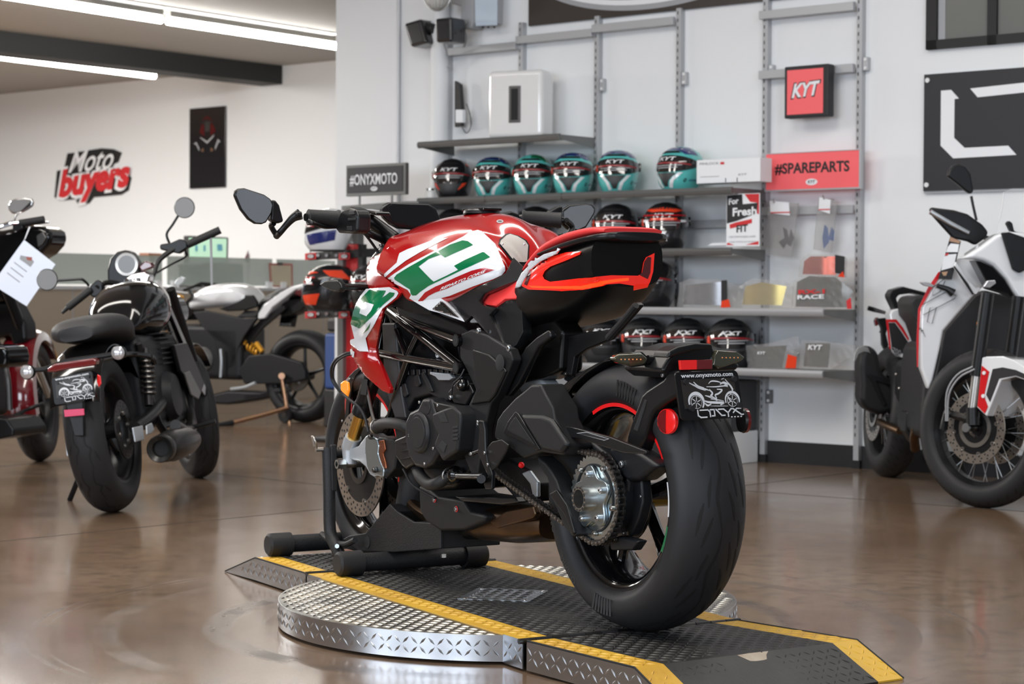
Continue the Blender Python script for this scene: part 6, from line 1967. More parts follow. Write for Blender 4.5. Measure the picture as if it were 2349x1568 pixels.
# instrument
go = up(C_, 'instrument_cowl', '246,652 245,620 252,592 268,577 285,573 298,576 306,588 320,612 322,640 305,655 275,662', 1.02, .10, 'black_satin', .012, seg=3)
c = C_.PU(291, 606, 1.015)
MB().lathe([(.040, -.004), (.052, -.006), (.056, .004), (.05, .02), (.04, .02)], c, 'X', 32, closed=True).build('bezel', 'steel', go)
MB().lathe([(0, -.002), (.042, -.002)], c, 'X', 32).build('dial', 'dark_steel', go)
up(C_, 'tank_console', '286,640 300,628 330,622 345,630 340,648 300,655', .95, .08, 'chrome', .01)
up(C_, 'red_cowl_edge', '318,612 332,598 345,602 352,612 325,622', .99, .05, 'red_dark', .006)
# bars
bar = stub(C_, 'handlebar', '222,660,.90 245,648,.98 275,652,1.02 300,660,1.05 330,650,1.06 350,632,1.08 362,600,1.12 385,580,1.15 402,570,1.16', .0125, 'black_satin')
stub(C_, 'grip', '155,706,.86 208,664,.90', .017, 'grip_rubber', 14, 0, bar)
stub(C_, 'bar_end', '142,718,.85 156,705,.86', [.007, .010], 'black_satin', 12, 0, bar)
stub(C_, 'grip', '430,561,1.17 505,527,1.20', .018, 'grip_rubber', 14, 0, bar)
up(C_, 'switch_pod', '206,655 222,640 236,648 236,665 225,680 212,682 202,672', .90, .04, 'black_satin', .008, bar)
up(C_, 'switch_pod', '392,556 412,547 428,553 430,568 410,582 392,578 366,572 366,560', 1.15, .04, 'black_satin', .008, bar)
stub(C_, 'brake_lever', '425,575,1.16 428,585,1.18 415,595,1.2 395,605,1.2 360,625,1.15', .005, 'black_satin', par=bar)
stub(C_, 'lever_tag', '483,528,1.19 484,560,1.19 485,600,1.19 486,655,1.19', .006, 'print_grey', 6, 0, bar)
for cx_, cy_, u, st in ((108, 641, .88, '132,643,.88 165,641,.88 186,640,.88 196,646,.89 204,655,.90'), (423, 476, 1.17, '409,494,1.17 396,515,1.17 384,532,1.17 383,543,1.17 388,556,1.16')):
    ms = stub(C_, 'mirror_stalk', st, .006, 'black_satin', par=bar)
    c = C_.PU(cx_, cy_, u)
    MB().lathe([(0, -.001), (.046, -.002), (.049, .002), (.046, .014), (0, .02)], c, 'X', 36).build('mirror', 'black_satin', ms)
    MB().lathe([(0, -.0022), (.0455, -.0022)], c, 'X', 36).build('mirror_glass', mat('mirror_grey', (.2, .2, .2), .4) if 'mirror_grey' not in MATS else 'mirror_grey', ms)
# tail
tb = up(C_, 'tail_lamp', '107,853 108,845 124,834 165,828 214,821 222,826 218,838 160,846 126,853', -.33, .05, mat('lamp_red', (.16, .008, .006), .12, coat=1), .006)
stub(C_, 'lamp_rail', '80,848,-.31 107,845,-.30 150,829,-.28 235,816,-.27 262,811,-.27', .010, 'black_satin', par=tb)
for cx_, cy_ in ((62, 853), (271, 809)):
    c = C_.PU(cx_, cy_, -.33)
    i_ = MB().lathe([(0, -.010), (.018, -.008), (.0275, -.002), (.03, .004), (.026, .03), (0, .04)], c, 'X', 28).build('rear_indicator', 'black_satin', tb)
    MB().lathe([(0, -.012), (.018, -.010), (.026, -.003)], c, 'X', 28).build('indicator_lens', 'clear_lens', i_)
number_plate(tb, [C_.PU(a, c, -.40) for a, c in ((117, 866), (211, 850), (218, 911), (125, 929))])
up(C_, 'plate_stay', '150,925 190,918 192,1000 170,1000', -.36, .03, 'black_satin', .004)
up(C_, 'pink_reflector', '146,940 192,937 193,952 148,956', -.40, .008, 'pink_red', .002)
up(C_, 'side_reflector', '223,858 230,862 232,880 226,888 222,875', -.36, .008, 'reflector_red', .002)
stub(C_, 'fender_strut', '225,826,-.2 290,812,0 345,818,.1 354,835,.12', .012, 'black_gloss')
# shock
sk = MB().tube([C_.P(334, 800, -.15), C_.P(342, 930, -.15)], .017, 14).build('shock_absorber', 'black_satin', CB_)
a, c = C_.P(336, 822, -.15), C_.P(341, 905, -.15)
MB().tube([a.lerp(c, k/84)+Vector((.028*math.cos(k*PI/6), .028*math.sin(k*PI/6), 0)) for k in range(85)], .0055, 6).build('spring', 'dark_steel', sk)
# frame, engine, exhaust
MB().tube([Vector((0, -.13, .323)), Vector((.25, -.14, .36)), Vector((.5, -.12, .40))], [.026, .024, .03], 12, 4).build('swingarm', 'black_satin', CB_)
MB().tube([Vector((0, .13, .323)), Vector((.25, .14, .36)), Vector((.5, .12, .40))], [.026, .024, .03], 12, 4).build('swingarm', 'black_satin', CB_)
for st in ('306,980 328,975 332,1008 312,1013', '337,975 349,969 355,985 348,993 338,996'):
    o = C_.plate('axle_adjuster', st, -.17, -.008, 'silver_paint', .003)
C_.plate('axle_adjuster', '149,1014 158,1010 161,1045 153,1046', .16, .02, 'silver_paint', .003)
MB().bx((.28, -.13, .30), (.95, .13, .70)).build('engine', 'engine_black', CB_, .05)
MB().lathe([(0, .04), (.09, .035), (.115, .0)], (.62, -.13, .42), 'Y', 32).build('clutch_cover', 'engine_black', CB_, mx=Matrix.Translation((.62, -.13, .42)) @ Matrix.Rotation(PI, 4, 'X') @ Matrix.Translation((-.62, .13, -.42)))
for k in range(7):
    MB().bx((.55, -.145, .56+k*.022), (.80, .145, .567+k*.022)).build('cylinder_fin', 'engine_black', CB_)
C_.plate('side_panel', '400,790 430,785 470,880 462,900 440,890 415,850', -.17, -.02, 'black_satin', .006)
C_.plate('frame_rail', '380,690 392,700 470,880 480,905 470,908 455,885 430,810', -.15, -.02, 'black_gloss', .006)
C_.plate('heat_guard', '424,855 436,850 462,900 456,915 440,905', -.19, -.008, 'rack_dark', .003)
C_.plate('rear_panel', '345,790 395,775 440,900 430,960 380,985 352,900', -.12, -.02, 'black_satin', .01)
p = C_.P(368, 1029, -.22)
MB().lathe([(.030, .02), (.034, -.0), (.052, -.012), (.056, -.004), (.056, .04), (.053, .045), (.056, .05), (.053, .055), (.056, .06), (.053, .065), (.060, .08), (.062, .16), (.066, .18), (.06, .42), (.045, .52), (.03, .55)], p, 'X', 40).build('exhaust', mat('exhaust_black', (.035, .034, .033), .32, metal=.6), CB_)
MB().lathe([(0, .021), (.031, .02)], p, 'X', 32).build('exhaust_bore', 'slot_dark', CB_)
MB().tube([Vector((.3, -.22, .30)), Vector((.55, -.2, .26)), Vector((.9, -.14, .28)), Vector((.98, -.1, .5))], .024, 12, 4).build('exhaust_pipe', 'exhaust_black', CB_)
stub(C_, 'footpeg', '418,985,.75 470,972,.75 494,965,.75', .010, 'black_satin')
for s_ in (.09, -.09):
    MB().cyl(Vector((wb, s_, .31)), C_.PU(356, 668, 1.15)+Vector((0, s_*.8, 0)), .022).build('fork_leg', 'black_satin', CB_)
MB().cyl((1.24, -.0, .80), (1.38, 0, .80), .085, .09).build('headlamp', 'black_gloss', CB_)
MB().tube([Vector((.35, .12, .32)), Vector((.36, .24, .14)), Vector((.38, .30, .05))], .012, 8).build('side_stand', 'black_satin', CB_)
for s_ in (.1, -.1):
    MB().tube([Vector((1.1, s_*.3, .88)), Vector((.98, s_*1.3, .5)), Vector((.9, s_*1.3, .28)), Vector((.5, s_*1.3, .26)), Vector((.35, s_*1.2, .4)), Vector((.25, s_*1.3, .66))], .017, 10, 4).build('frame_tube', 'black_satin', CB_)
# ============================================================ red and black cruiser cut by the left edge
q0 = onz(93, 1057)
D_ = Rig((q0.x, q0.y, 0), R(72), -R(7))
DB = D_.thing('touring_motorcycle', 'dark red motorcycle with a hanging white paper tag, cut by the left picture edge', 'motorcycle')
dwf = wheel_at(D_, (0, 0, .325), R(18), .325, .065, .215, name='front_wheel', grooves=ZIG, rep=12, m='black_satin', split=False, spokes=7)
wheel_at(D_, (-1.55, 0, .33), 0, .33, .075, .21, name='rear_wheel', m='black_satin', split=False, spokes=7)
MB().lathe([(.345, -.085), (.36, -.06), (.366, 0), (.36, .06), (.345, .085), (.30, .092), (.298, .088), (.341, .08), (.356, .056), (.362, 0), (.356, -.056), (.341, -.08), (.298, -.088), (.30, -.092)], (0, 0, 0), 'Y', 36, closed=True, a0=R(35), a1=R(195)).build('front_fender', mat('deep_red', (.13, .004, .008), .15, coat=1), DB, mx=Matrix.Translation((0, 0, .325)) @ Matrix.Rotation(R(18), 4, 'Z'))
for s_ in (.09, -.09):
    MB().cyl((0, s_, .33), (-.16, s_, .62), .019).build('fork_slider', 'steel', DB)
    MB().cyl((-.16, s_, .62), (-.31, s_, .92), .027).build('fork_leg', 'black_satin', DB)
up(D_, 'fairing', '-60,530 0,528 40,520 70,516 95,518 112,530 117,545 110,562 92,582 62,600 40,650 10,690 -60,700', -.30, .18, 'black_gloss', .03, seg=4)
up(D_, 'fairing_lamp', '82,540 98,530 106,545 98,560 86,568', -.31, .02, 'dark_steel', .006)
up(D_, 'lower_cowl', '-60,690 30,690 56,740 60,780 30,800 20,770 -60,790', -.22, .12, 'black_satin', .02)
bodyr(D_, 'fuel_tank', [(-1.0, .08, .68, .75), (-.9, .15, .67, .84), (-.7, .16, .67, .88), (-.5, .1, .72, .86)], 'deep_red')
bodyr(D_, 'seat', [(-1.75, .1, .66, .74), (-1.4, .15, .6, .72), (-1.0, .12, .62, .72)], 'seat_black')
MB().bx((-1.0, -.15, .25), (-.45, .15, .66)).build('engine', 'engine_black', DB, .05)
hb_ = stub(D_, 'handlebar', '-40,535,-.38 0,520,-.36 25,512,-.34 45,510,-.33', .012, 'chrome')
stub(D_, 'grip', '45,512,-.33 101,503,-.30', .019, 'grip_rubber', 14, 0, hb_)
stub(D_, 'lever', '60,518,-.3 95,512,-.28 113,509,-.27', .005, 'chrome', par=hb_)
up(D_, 'switch_pod', '28,515 48,508 52,524 38,532 28,528', -.34, .04, 'black_satin', .006, hb_)
ms = stub(D_, 'mirror_stalk', '33,508,-.33 36,497,-.33 41,490,-.33', .004, 'chrome', par=hb_)
up(D_, 'mirror', '19,482 18,472 22,462 32,456 55,454 70,455 75,462 73,472 58,483 40,491 27,490', -.33, .02, 'chrome', .006, ms)
up(D_, 'mirror_glass', '21,480 20,472 24,463 33,458 55,456 69,457 70,462 44,487 28,486', -.3312, .001, 'mirror_grey', 0, ms)
tg = up(D_, 'paper_tag', '55,550 127,606 61,702 -12,656 -10,640', -.50, .002, 'paper', 0)
up(D_, 'tag_picture', '47,585 70,590 78,600 70,612 58,603 45,594', -.5012, .0006, 'print_grey', 0, tg)
up(D_, 'tag_picture', '60,588 74,590 72,598 62,596', -.5018, .0006, 'dusty_red', 0, tg)
for k in range(5):
    up(D_, 'tag_print', '%d,%d %d,%d %d,%d %d,%d' % (33-k*4, 600+k*6, 62-k*4, 622+k*6, 61-k*4, 624+k*6, 32-k*4, 602+k*6), -.5012, .0004, 'print_grey', 0, tg) if k % 2 == 0 else None
up(D_, 'string_tie', '55,550 58,548 70,520 66,520', -.46, .002, 'print_white', 0, tg)
stub(D_, 'highway_bar', '-30,820,-.9 5,830,-.85 18,870,-.85 22,940,-.85', .014, 'dark_steel')
stub(D_, 'floorboard_arm', '10,965,-.7 60,940,-.5 100,925,-.45', .010, 'black_satin')
up(D_, 'floorboard', '-30,955 15,960 32,985 30,1000 -30,1012', -.8, .3, 'black_satin', .01)
up(D_, 'saddlebag_edge', '-40,790 12,794 18,820 14,842 -40,850', -1.2, .2, 'black_gloss', .02)
# ============================================================ white naked bike behind, on its paddock stand
w0 = onz(700, 968)
E_ = Rig((w0.x, w0.y, 0), R(149.5))
EB = E_.thing('white_motorcycle', 'white and black naked sport motorcycle held on a gold paddock stand at the back', 'motorcycle')
ew = wheel_at(E_, (0, 0, .318), 0, .318, .09, .2225, name='rear_wheel', spokes=5, split=False, m='black_satin')
wheel_at(E_, (1.42, 0, .30), 0, .30, .06, .2225, name='front_wheel', spokes=5, split=False, m='black_satin')
MB().lathe([(0, .10), (.10, .10), (.102, .096), (.102, .092)], (0, 0, .318), 'Y', 40).build('sprocket', 'dark_steel', EB)
for k in range(6):
    MB().cyl((.05*math.cos(k*PI/3), .101, .318+.05*math.sin(k*PI/3)), (.05*math.cos(k*PI/3), .106, .318+.05*math.sin(k*PI/3)), .006).build('bolt', 'rack_grey', EB)
pxb(E_, 'fuel_tank', [(446, 694, 706, .3), (456, 678, 711, .75), (480, 661, 708, 1), (510, 651, 705, 1), (545, 649, 703, 1), (570, 656, 702, .95), (586, 672, 702, .8), (590, 690, 702, .6)], 'white_paint', -.14, .14)
E_.plate('tank_side_panel', '500,708 545,690 560,682 560,676 578,676 588,692 588,704 560,712 520,714', .145, .03, 'black_satin', .008)
pxb(E_, 'tail_unit', [(600, 700, 736, .4), (612, 684, 720, .7), (640, 668, 706, .8), (668, 657, 690, .8), (692, 652, 682, .7), (712, 650, 676, .5)], 'black_satin', -.12, .12)
E_.plate('tail_white', '590,732 592,718 604,698 640,672 665,658 690,651 708,650 704,658 678,664 650,685 625,704 606,730', .125, .25, 'white_paint', .01)
E_.plate('tail_lamp', '678,664 704,657 716,660 718,672 690,680 674,674', .115, .22, 'red_dark', .008)
E_.plate('seat', '560,712 590,712 604,694 625,676 640,670 620,690 598,716 585,728 540,728', .11, .22, 'seat_black', .01)
E_.plate('plate_hanger', '648,690 700,682 716,684 690,712 662,724 640,722', .06, .12, 'black_satin', .006)
E_.plate('number_plate', '645,718 684,712 676,750 640,748', -.02, .01, 'black_gloss', .002)
text('brand_lettering', 'ONYX', E_.P(642, 748, -.016), E_.P(668, 748, -.016)-E_.P(642, 748, -.016), (0, 0, .022), 'print_grey', EB, th=-.001)
E_.plate('frame', '442,716 470,712 560,730 590,728 560,770 545,800 540,840 520,850 500,820 490,780 460,745', .14, .03, 'engine_black', .006)
E_.plate('subframe', '560,770 600,730 650,700 655,708 600,755 570,790', .10, .02, 'black_satin', .004)
MB().bx((.45, -.16, .28), (1.0, .14, .66)).build('engine', 'engine_black', EB, .04)
MB().lathe([(0, .03), (.07, .026), (.085, 0)], (.78, .14, .42), 'Y', 32).build('engine_cover', 'rack_dark', EB)
E_.plate('swingarm', '545,850 570,815 620,810 690,830 700,850 700,870 660,880 600,880 560,880', .13, .04, 'engine_black', .01)
a, c = E_.P(566, 790, .07), E_.P(600, 812, .07)
sp_ = MB().cyl(a, c, .02).build('shock_absorber', 'black_satin', EB)
MB().tube([a.lerp(c, k/60)+Vector((0, .03*math.cos(k*PI/6), .03*math.sin(k*PI/6))) for k in range(61)], .008, 6).build('spring', mat('spring_gold', (.75, .36, .03), .3, metal=.4), sp_)
MB().cyl(E_.P(588, 786, .11), E_.P(602, 806, .11), .018).build('shock_reservoir', 'spring_gold', EB)
E_.plate('lower_cowl', '480,905 520,895 600,898 640,885 645,900 600,915 520,928 470,925', .08, .15, 'print_black', .02)
E_.tub('side_stand_arm', '530,892,.16 560,888,.16 586,878,.16', .012, 'silver_paint')
E_.tub('gear_linkage', '506,800,.17 508,830,.17 506,865,.17', .010, 'silver_paint')
E_.plate('headlamp_cowl', '405,700 415,690 440,690 448,715 430,735 412,730', .06, .12, 'black_gloss', .01)
for s_ in (.1, -.1):
    MB().cyl((1.42, s_, .30), (1.18, s_, .86), .024).build('fork_leg', 'spring_gold', EB)
hbw = E_.tub('handlebar', '432,690,.1 442,678,.2 436,668,.35', .012, 'black_satin')
MB().tube([Vector((1.15, -.1, .9)), Vector((1.12, -.25, .95)), Vector((1.08, -.38, .94))], .012, 10).build('handlebar', 'black_satin', EB)
E_.plate('mirror', '397,652 405,640 415,634 425,637 420,648 408,656', .36, .01, 'silver_paint', .004, par=hbw)
E_.tub('mirror_stalk', '404,656,.36 395,666,.36 432,672,.34', .005, 'rack_grey', par=hbw)
# paddock stand
g = E_.thing('paddock_stand', 'gold zinc rear paddock stand lifting the white motorcycle', 'stand')
for v_ in (.14,):
    MB().tube([E_.P(646, 862, v_), E_.P(657, 930, v_), E_.P(665, 975, v_)], .013, 10).build('upright_tube', 'zinc_gold', g)
    MB().cyl(E_.P(646, 862, v_-.03), E_.P(646, 862, v_+.04), .022).build('spool_cup', 'zinc_gold', g)
    o = E_.P(655, 980, v_)
    MB().lathe([(0, -.02), (.05, -.02), (.055, -.012), (.055, .012), (.05, .02), (0, .02)], (o.x, v_, .056), 'Y', 32).build('wheel', 'grip_rubber', g)
    MB().lathe([(0, .0205), (.02, .0205), (.02, .022)], (o.x, v_, .056), 'Y', 20).build('wheel_hub', 'dark_steel', g)
MB().tube([E_.P(660, 935, .15), E_.P(600, 952, .32), E_.P(534, 969, .55)], .016, 10).build('lever_arm', 'zinc_gold', g)
MB().tube([E_.P(534, 969, .55), E_.P(500, 976, .66), E_.P(470, 982, .76)], .019, 10).build('lever_grip', 'grip_rubber', g)
q1, q2 = E_.P(668, 974, .13), E_.P(668, 974, .13)+Vector((0, -.42, 0))
MB().cyl(q1, q2, .013).build('cross_tube', 'zinc_gold', g)
MB().tube([q2, q2+Vector((-.07, 0, .14)), q2+Vector((-.02, 0, .30))], .013, 10).build('upright_tube', 'zinc_gold', g)
MB().lathe([(0, -.02), (.05, -.02), (.055, -.012), (.055, .012), (.05, .02), (0, .02)], (q2.x, q2.y-.03, .056), 'Y', 32).build('wheel', 'grip_rubber', g)
# ============================================================ white adventure motorcycle, right
w0, w1 = onz(2035, 1092), onz(2236, 1163)
A_ = Rig((w0.x, w0.y, 0), math.atan2(w1.y-w0.y, w1.x-w0.x), -R(4))
AB = A_.thing('adventure_motorcycle', 'white and red adventure motorcycle with wire wheels at the right picture edge', 'motorcycle')
wb = (w1-w0).length
KN = [[(-1, .15), (3, .45)], [(2, -.15), (6, -.45)], [(-1, .55), (2, .85)], [(3, -.55), (6, -.85)]]
def wire_wheel(o, yaw, Rr, hw, rim, name, disc):
    w = MB().lathe([(rim-.004, -hw*.7), (rim+.006, -hw*.7), (rim+.002, -hw*.5), (rim-.014, -hw*.3), (rim-.014, hw*.3), (rim+.002, hw*.5), (rim+.006, hw*.7), (rim-.004, hw*.7), (rim-.02, hw*.3), (rim-.02, -hw*.3)], (0, 0, 0), 'Y', 72, closed=True).build(name, 'black_satin', AB)
    tyre(w, Rr, hw, rim, KN, 40, w=.008, m='rubber')
    MB().lathe([(.012, -.06), (.03, -.06), (.032, -.045), (.02, -.03), (.02, .03), (.032, .045), (.03, .06), (.012, .06)], (0, 0, 0), 'Y', 24, closed=True).build('hub', 'black_satin', w)
    for k in range(36):
        a = 2*PI*k/36
        s_ = 1 if k % 2 else -1
        a2 = a+(.55 if (k//2) % 2 else -.55)
        MB().cyl((.03*math.cos(a2), s_*.045, .03*math.sin(a2)), ((rim-.016)*math.cos(a), s_*.012, (rim-.016)*math.sin(a)), .0017, seg=6).build('spoke', 'silver', w)
    for y in disc:
        disc_rotor(w, .112, .15, y, 'disc_steel', nh=24, lugs=8)
        MB().lathe([(.04, -.003), (.07, -.003), (.112, -.001), (.112, .001), (.07, .003), (.04, .003)], (0, y, 0), 'Y', 32, closed=True).build('disc_carrier', 'black_satin', w)
        r_ = MB().lathe([(.064, -.002), (.082, -.002), (.082, .002), (.064, .002)], (0, y*1.06, 0), 'Y', 48, closed=True).build('sensor_ring', 'steel', w)
    w.matrix_local = Matrix.Translation(o) @ Matrix.Rotation(yaw, 4, 'Z')
    return w
fyaw = R(35)
fo = Vector((wb, .0, .335))
fo.y += .02
fwa = wire_wheel(fo, fyaw, .335, .055, .245, 'front_wheel', (-.068, .068))
wire_wheel((0, 0, .32), 0, .325, .075, .215, 'rear_wheel', (-.09,))
Fm = Matrix.Translation(fo) @ Matrix.Rotation(fyaw, 4, 'Z')
FR = Rig((0, 0, 0), 0)
FR.m = A_.m @ Fm
FR.i = FR.m.inverted()
FR.e = FR.i @ EYEV
FR.i3 = FR.i.to_3x3()
def fpl(name, st, v, th, m, bev=.003, par=None):
    return MB().prism([Fm @ p for p in FR.tr(st, v)], Fm.to_3x3() @ Vector((0, th, 0))).build(name, m, par or AB, bev)
MB().cyl(Fm @ Vector((0, -.13, 0)), Fm @ Vector((0, .13, 0)), .014).build('axle', 'dark_steel', AB)
MB().cyl(Fm @ Vector((0, -.135, 0)), Fm @ Vector((0, -.125, 0)), .019, seg=24).build('axle_end', 'silver', AB)
for s_ in (1, -1):
    q4 = [FR.P(x_, y_, -.105) for x_, y_ in ((2232, 975), (2231, 935), (2240, 862), (2266, 672))]
    a, c, d, e = [Fm @ Vector((p.x, s_*.105, p.z)) for p in q4]
    MB().tube([a, c], [.03, .028], 14).build('fork_foot', 'black_satin', AB)
    MB().cyl(c, d, .0205).build('fork_slider', 'steel', AB)
    MB().cyl(d, e, .027).build('fork_tube', 'black_satin', AB)
    MB().tube([a+Vector((0, 0, .02)), Fm @ Vector((-.13, s_*.10, .05)), Fm @ Vector((-.14, s_*.10, -.02))], .018, 8).build('caliper', 'black_satin', AB)
fpl('front_fender', '2251,820 2262,817 2299,816 2325,825 2352,842 2400,880 2400,915 2349,871 2329,864 2296,872 2263,955 2240,934 2246,880', -.115, .23, 'white_paint', .006)
fpl('fender_inset', '2277,846 2300,842 2330,848 2352,858 2352,869 2330,861 2292,868 2271,922 2262,905', -.1165, .001, 'print_black', 0)
fpl('fender_red', '2252,838 2269,852 2257,908 2266,932 2259,948 2242,931', -.118, .0015, mat('fender_red_mat', (.6, .01, .015), .3), 0)
for a in ((2258, 855), (2256, 908)):
    p = FR.P(a[0], a[1], -.119)
    MB().cyl(Fm @ p, Fm @ (p+Vector((0, -.004, 0))), .008).build('fender_bolt', 'white_plain', AB)
for st, v_ in (('2170,965,-.06 2172,900,-.08 2195,860,-.08 2232,840,-.07', 0), ('2174,965,-.06 2177,905,-.08 2200,866,-.08 2236,846,-.07', 0)):
    MB().tube([Fm @ FR.P(a, c, d-.06) for a, c, d in px2_3(st)], .004, 8, 4).build('brake_hose', 'print_grey', AB)
FWW = Rig((0, 0, 0), 0)
# upper bodywork (seen nearly head on: slices across the bike)
up(A_, 'side_fairing', '2106,704 2130,659 2154,624 2189,594 2235,565 2262,546 2290,560 2300,640 2246,659 2227,677 2157,758 2149,800 2133,871 2124,894 2105,842 2102,780', 1.15, .05, 'white_paint', .012, seg=3)
up(A_, 'fairing_edge_red', '2106,708 2128,660 2152,624 2158,622 2160,628 2136,664 2112,706 2108,760 2106,840 2103,842 2102,780', 1.204, .004, 'fender_red_mat', .001)
fc = up(A_, 'front_cowl', '2189,594 2235,565 2267,541 2294,531 2330,534 2380,560 2400,640 2380,700 2334,688 2318,686 2306,668 2290,640 2262,610 2240,600 2222,596', 1.25, .10, 'white_paint', .02, seg=3)
up(A_, 'lamp_recess', '2222,597 2236,600 2262,612 2290,642 2306,668 2316,684 2290,672 2256,662 2244,640', 1.27, .09, 'black_gloss', .004)
up(A_, 'headlamp', '2252,658 2262,643 2280,642 2282,650 2268,660', 1.355, .02, 'clear_lens', .004)
up(A_, 'cowl_panel', '2245,658 2247,663 2236,675 2228,672 2200,640 2186,612 2190,600 2216,640 2236,660', 1.25, .02, 'white_paint', .003)
up(A_, 'panel_gap', '2187,611 2189,609 2220,650 2234,674 2230,676 2216,655', 1.275, .003, 'slot_dark', 0)
for st in ('2139,660 2165,640 2168,644 2157,668 2140,678', '2110,702 2172,668 2194,678 2190,684 2118,722', '2133,706 2148,704 2138,742 2127,738'):
    pts = [Vector((p.x, p.y, p.z)) for p in [A_.PU(a, c, 1.2065) for a, c in px2(st)]]
    MB().tube(pts, .0013, 5, closed=True).build('outline_graphic', 'slot_dark', AB)
a, c = A_.PU(2104, 738, 1.2065), A_.PU(2124, 762, 1.2065)
text('model_lettering', 'CAPE', c+Vector((.0, 0, -.008)) if False else a-Vector((0, 0, .02)), (c-a), Vector((0, (c-a).z*-.7, (c-a).y*.7))*-1 if False else (0, -.012, .026), 'print_black', AB, th=.001, bold=.02)
up(A_, 'screen_bracket', '2294,534 2312,532 2349,545 2349,620 2335,626 2320,618', 1.355, .02, 'black_satin', .006)
up(A_, 'instrument_mount', '2304,512 2310,506 2318,512 2322,530 2349,540 2349,560 2322,548', 1.31, .03, 'black_satin', .005)
up(A_, 'windshield', '2285,548 2292,500 2303,440 2320,432 2380,434 2420,480 2420,600 2330,560', 1.29, .004, 'clear_plastic', .001)
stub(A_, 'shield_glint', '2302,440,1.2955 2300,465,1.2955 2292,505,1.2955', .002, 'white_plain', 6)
# handguard, mirror
hg = up(A_, 'handguard', '2128,478 2136,476 2185,482 2216,491 2250,515 2264,532 2258,546 2234,563 2216,554 2182,546 2160,522 2133,492', 1.0, .03, 'black_satin', .012, seg=3)
stub(A_, 'bar_end', '2134,485,1.035 2180,512,1.04 2222,534,1.04', [.012, .012, .010], 'silver', 12, 0, hg)
stub(A_, 'handlebar', '2150,500,.95 2260,545,.95 2349,560,.95', .011, 'black_satin', par=hg)
ms = stub(A_, 'mirror_stalk', '2240,505,.96 2233,475,.95 2228,450,.94', .006, 'black_satin', par=hg)
up(A_, 'mirror', '2169,405 2172,392 2182,380 2192,377 2210,383 2222,400 2229,440 2222,446 2210,438 2195,425', .92, .035, 'black_satin', .012, ms, seg=3)
tg = up(A_, 'hang_tag', '2180,541 2204,553 2183,641 2152,639', 1.23, .003, 'print_black', 0)
for st, m in (('2181,558 2200,560 2197,578 2170,578 2174,566', 'print_white'), ('2166,584 2194,582 2188,612 2159,620', 'print_white'), ('2180,543 2203,553 2200,558 2178,553', 'zinc_gold'), ('2160,624 2174,622 2170,632 2164,632', 'zinc_gold'), ('2168,582 2176,580 2174,586 2167,588', 'print_red')):
    up(A_, 'tag_print', st, 1.234, .001, m, 0, tg)
stub(A_, 'front_indicator', '2150,655,1.22 2172,662,1.22 2186,672,1.22', [.010, .012, .02], 'black_satin', 10, 0)
up(A_, 'indicator_lens', '2108,648 2112,645 2130,648 2142,655 2136,659 2118,655', 1.22, .02, 'clear_lens', .004)
# dark middle
up(A_, 'radiator_shroud_inner', '2157,758 2227,677 2250,665 2349,690 2420,760 2420,900 2300,905 2220,880 2160,870 2134,872 2149,800', .90, .06, 'print_black', .01)
MB().bx((.50, -.12, .24), (.95, .14, .68)).build('engine', 'engine_black', AB, .05)
up(A_, 'side_amber', '2240,738 2246,736 2251,742 2251,772 2246,780 2240,776', 1.36, .01, 'orange_lens', .003)
stub(A_, 'exhaust_header', '2160,915,.95 2130,940,.90 2108,965,.82 2098,1000,.75 2100,1030,.7', .022, 'bronze', 12)
stub(A_, 'exhaust_link', '2018,968,.2 2040,978,.35 2064,988,.45', .018, 'bronze', 12)
up(A_, 'skid_plate', '2066,940 2090,935 2105,960 2095,1000 2100,1025 2080,1010 2064,985', .62, .1, 'black_satin', .012)
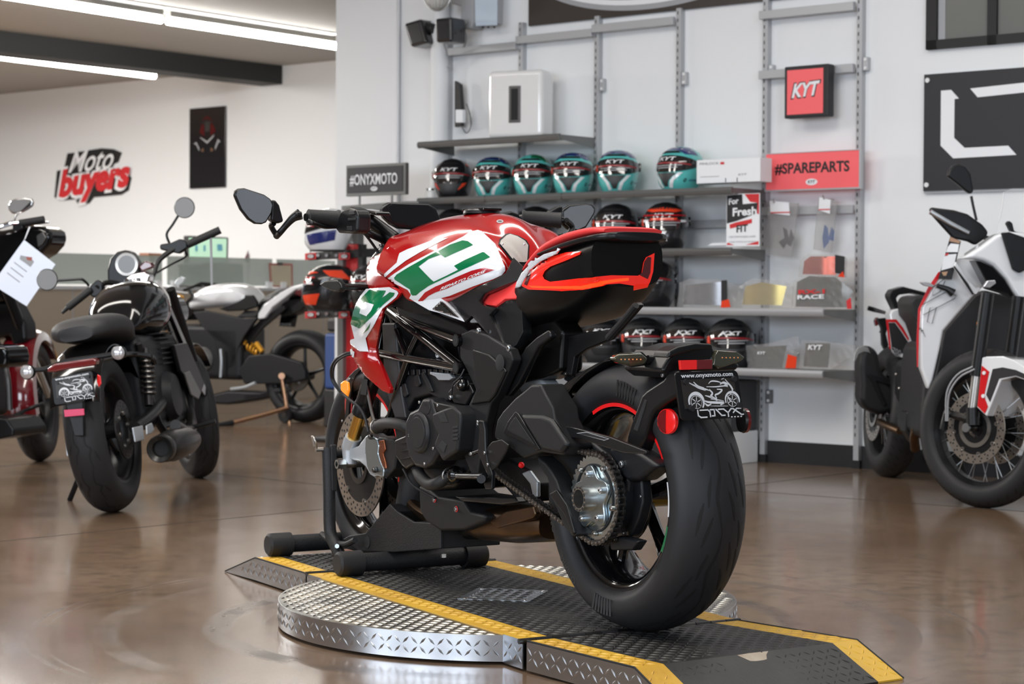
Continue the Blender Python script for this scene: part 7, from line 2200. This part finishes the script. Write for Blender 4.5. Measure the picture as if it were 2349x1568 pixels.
# tail and seat
up(A_, 'luggage_rack', '2028,676 2036,664 2060,657 2118,672 2121,682 2080,672 2050,676 2044,684 2056,716 2046,717 2030,684', -.1, .1, 'black_satin', .006)
up(A_, 'seat', '2056,692 2064,680 2080,677 2116,686 2110,720 2106,790 2092,790 2074,740 2060,722', .25, .25, 'seat_black', .02, seg=3)
sd = up(A_, 'side_panel', '2029,720 2034,710 2052,706 2062,722 2076,748 2091,778 2086,812 2056,820 2044,806 2036,770', .15, .1, 'white_paint', .01)
up(A_, 'side_panel_red', '2032,732 2056,732 2072,752 2085,776 2084,782 2068,758 2054,739 2038,739 2044,800 2040,800', .2503, .001, 'fender_red_mat', 0, sd)
up(A_, 'side_panel_black', '2038,740 2053,740 2066,758 2083,784 2078,808 2056,814 2046,800', .2506, .001, 'print_black', 0, sd)
a, c = A_.PU(2046, 800, .045), A_.PU(2066, 812, .045)
text('model_lettering', '700', A_.PU(2047, 808, .253), A_.PU(2066, 816, .253)-A_.PU(2047, 808, .253), (0, 0, .026), 'print_grey', sd, th=.001)
up(A_, 'tail_lamp', '2003,735 2007,727 2013,728 2012,745 2006,748', -.25, .03, 'lamp_red', .004)
up(A_, 'plate_hanger', '2008,730 2030,728 2034,745 2028,765 2034,790 2030,810 2020,790 2018,752', -.2, .04, 'black_satin', .005)
stub(A_, 'rear_indicator', '1991,706,-.2 2005,710,-.2 2034,718,-.1', [.012, .012, .007], 'black_satin', 10, 0)
up(A_, 'reflector', '2016,762 2028,738 2030,760 2024,766', -.22, .01, 'print_black', .002)
ex_ = up(A_, 'silencer', '1957,840 1959,812 1966,797 1980,792 1992,796 2000,812 2005,846 2030,880 2052,905 2046,930 2034,940 2000,948 1972,934 1957,915 1959,880', .05, .14, 'black_matte', .03, seg=4)
up(A_, 'silencer_band', '1958,828 1960,812 1967,798 1980,793 1991,797 1997,812 1994,808 1982,806 1970,811 1962,828', .192, .003, 'steel', .003, ex_)
up(A_, 'silencer_guard', '1985,855 2040,868 2060,880 2058,888 2010,874 2034,928 2026,930 1998,872', .19, .012, 'black_satin', .004, ex_)
up(A_, 'rear_hugger', '2020,860 2035,838 2056,826 2068,832 2050,850 2034,872', .0, .1, 'black_satin', .01)
up(A_, 'swingarm', '2040,950 2064,940 2090,930 2095,960 2060,985 2045,975', .1, .4, 'black_satin', .01)
up(A_, 'engine_side', '2052,830 2086,812 2105,842 2122,892 2100,940 2066,940 2050,900', .3, .2, 'engine_black', .02)
for a in ((2056, 858), (2063, 890), (2090, 850), (2100, 835), (2078, 900)):
    MB().ball(A_.PU(a[0], a[1], .502), .007, 10, 6).build('bolt', 'steel', AB)
MB().tube([Vector((.35, .15, .3)), Vector((.34, .26, .12)), Vector((.34, .30, .012))], .012, 8).build('side_stand', 'black_satin', AB)
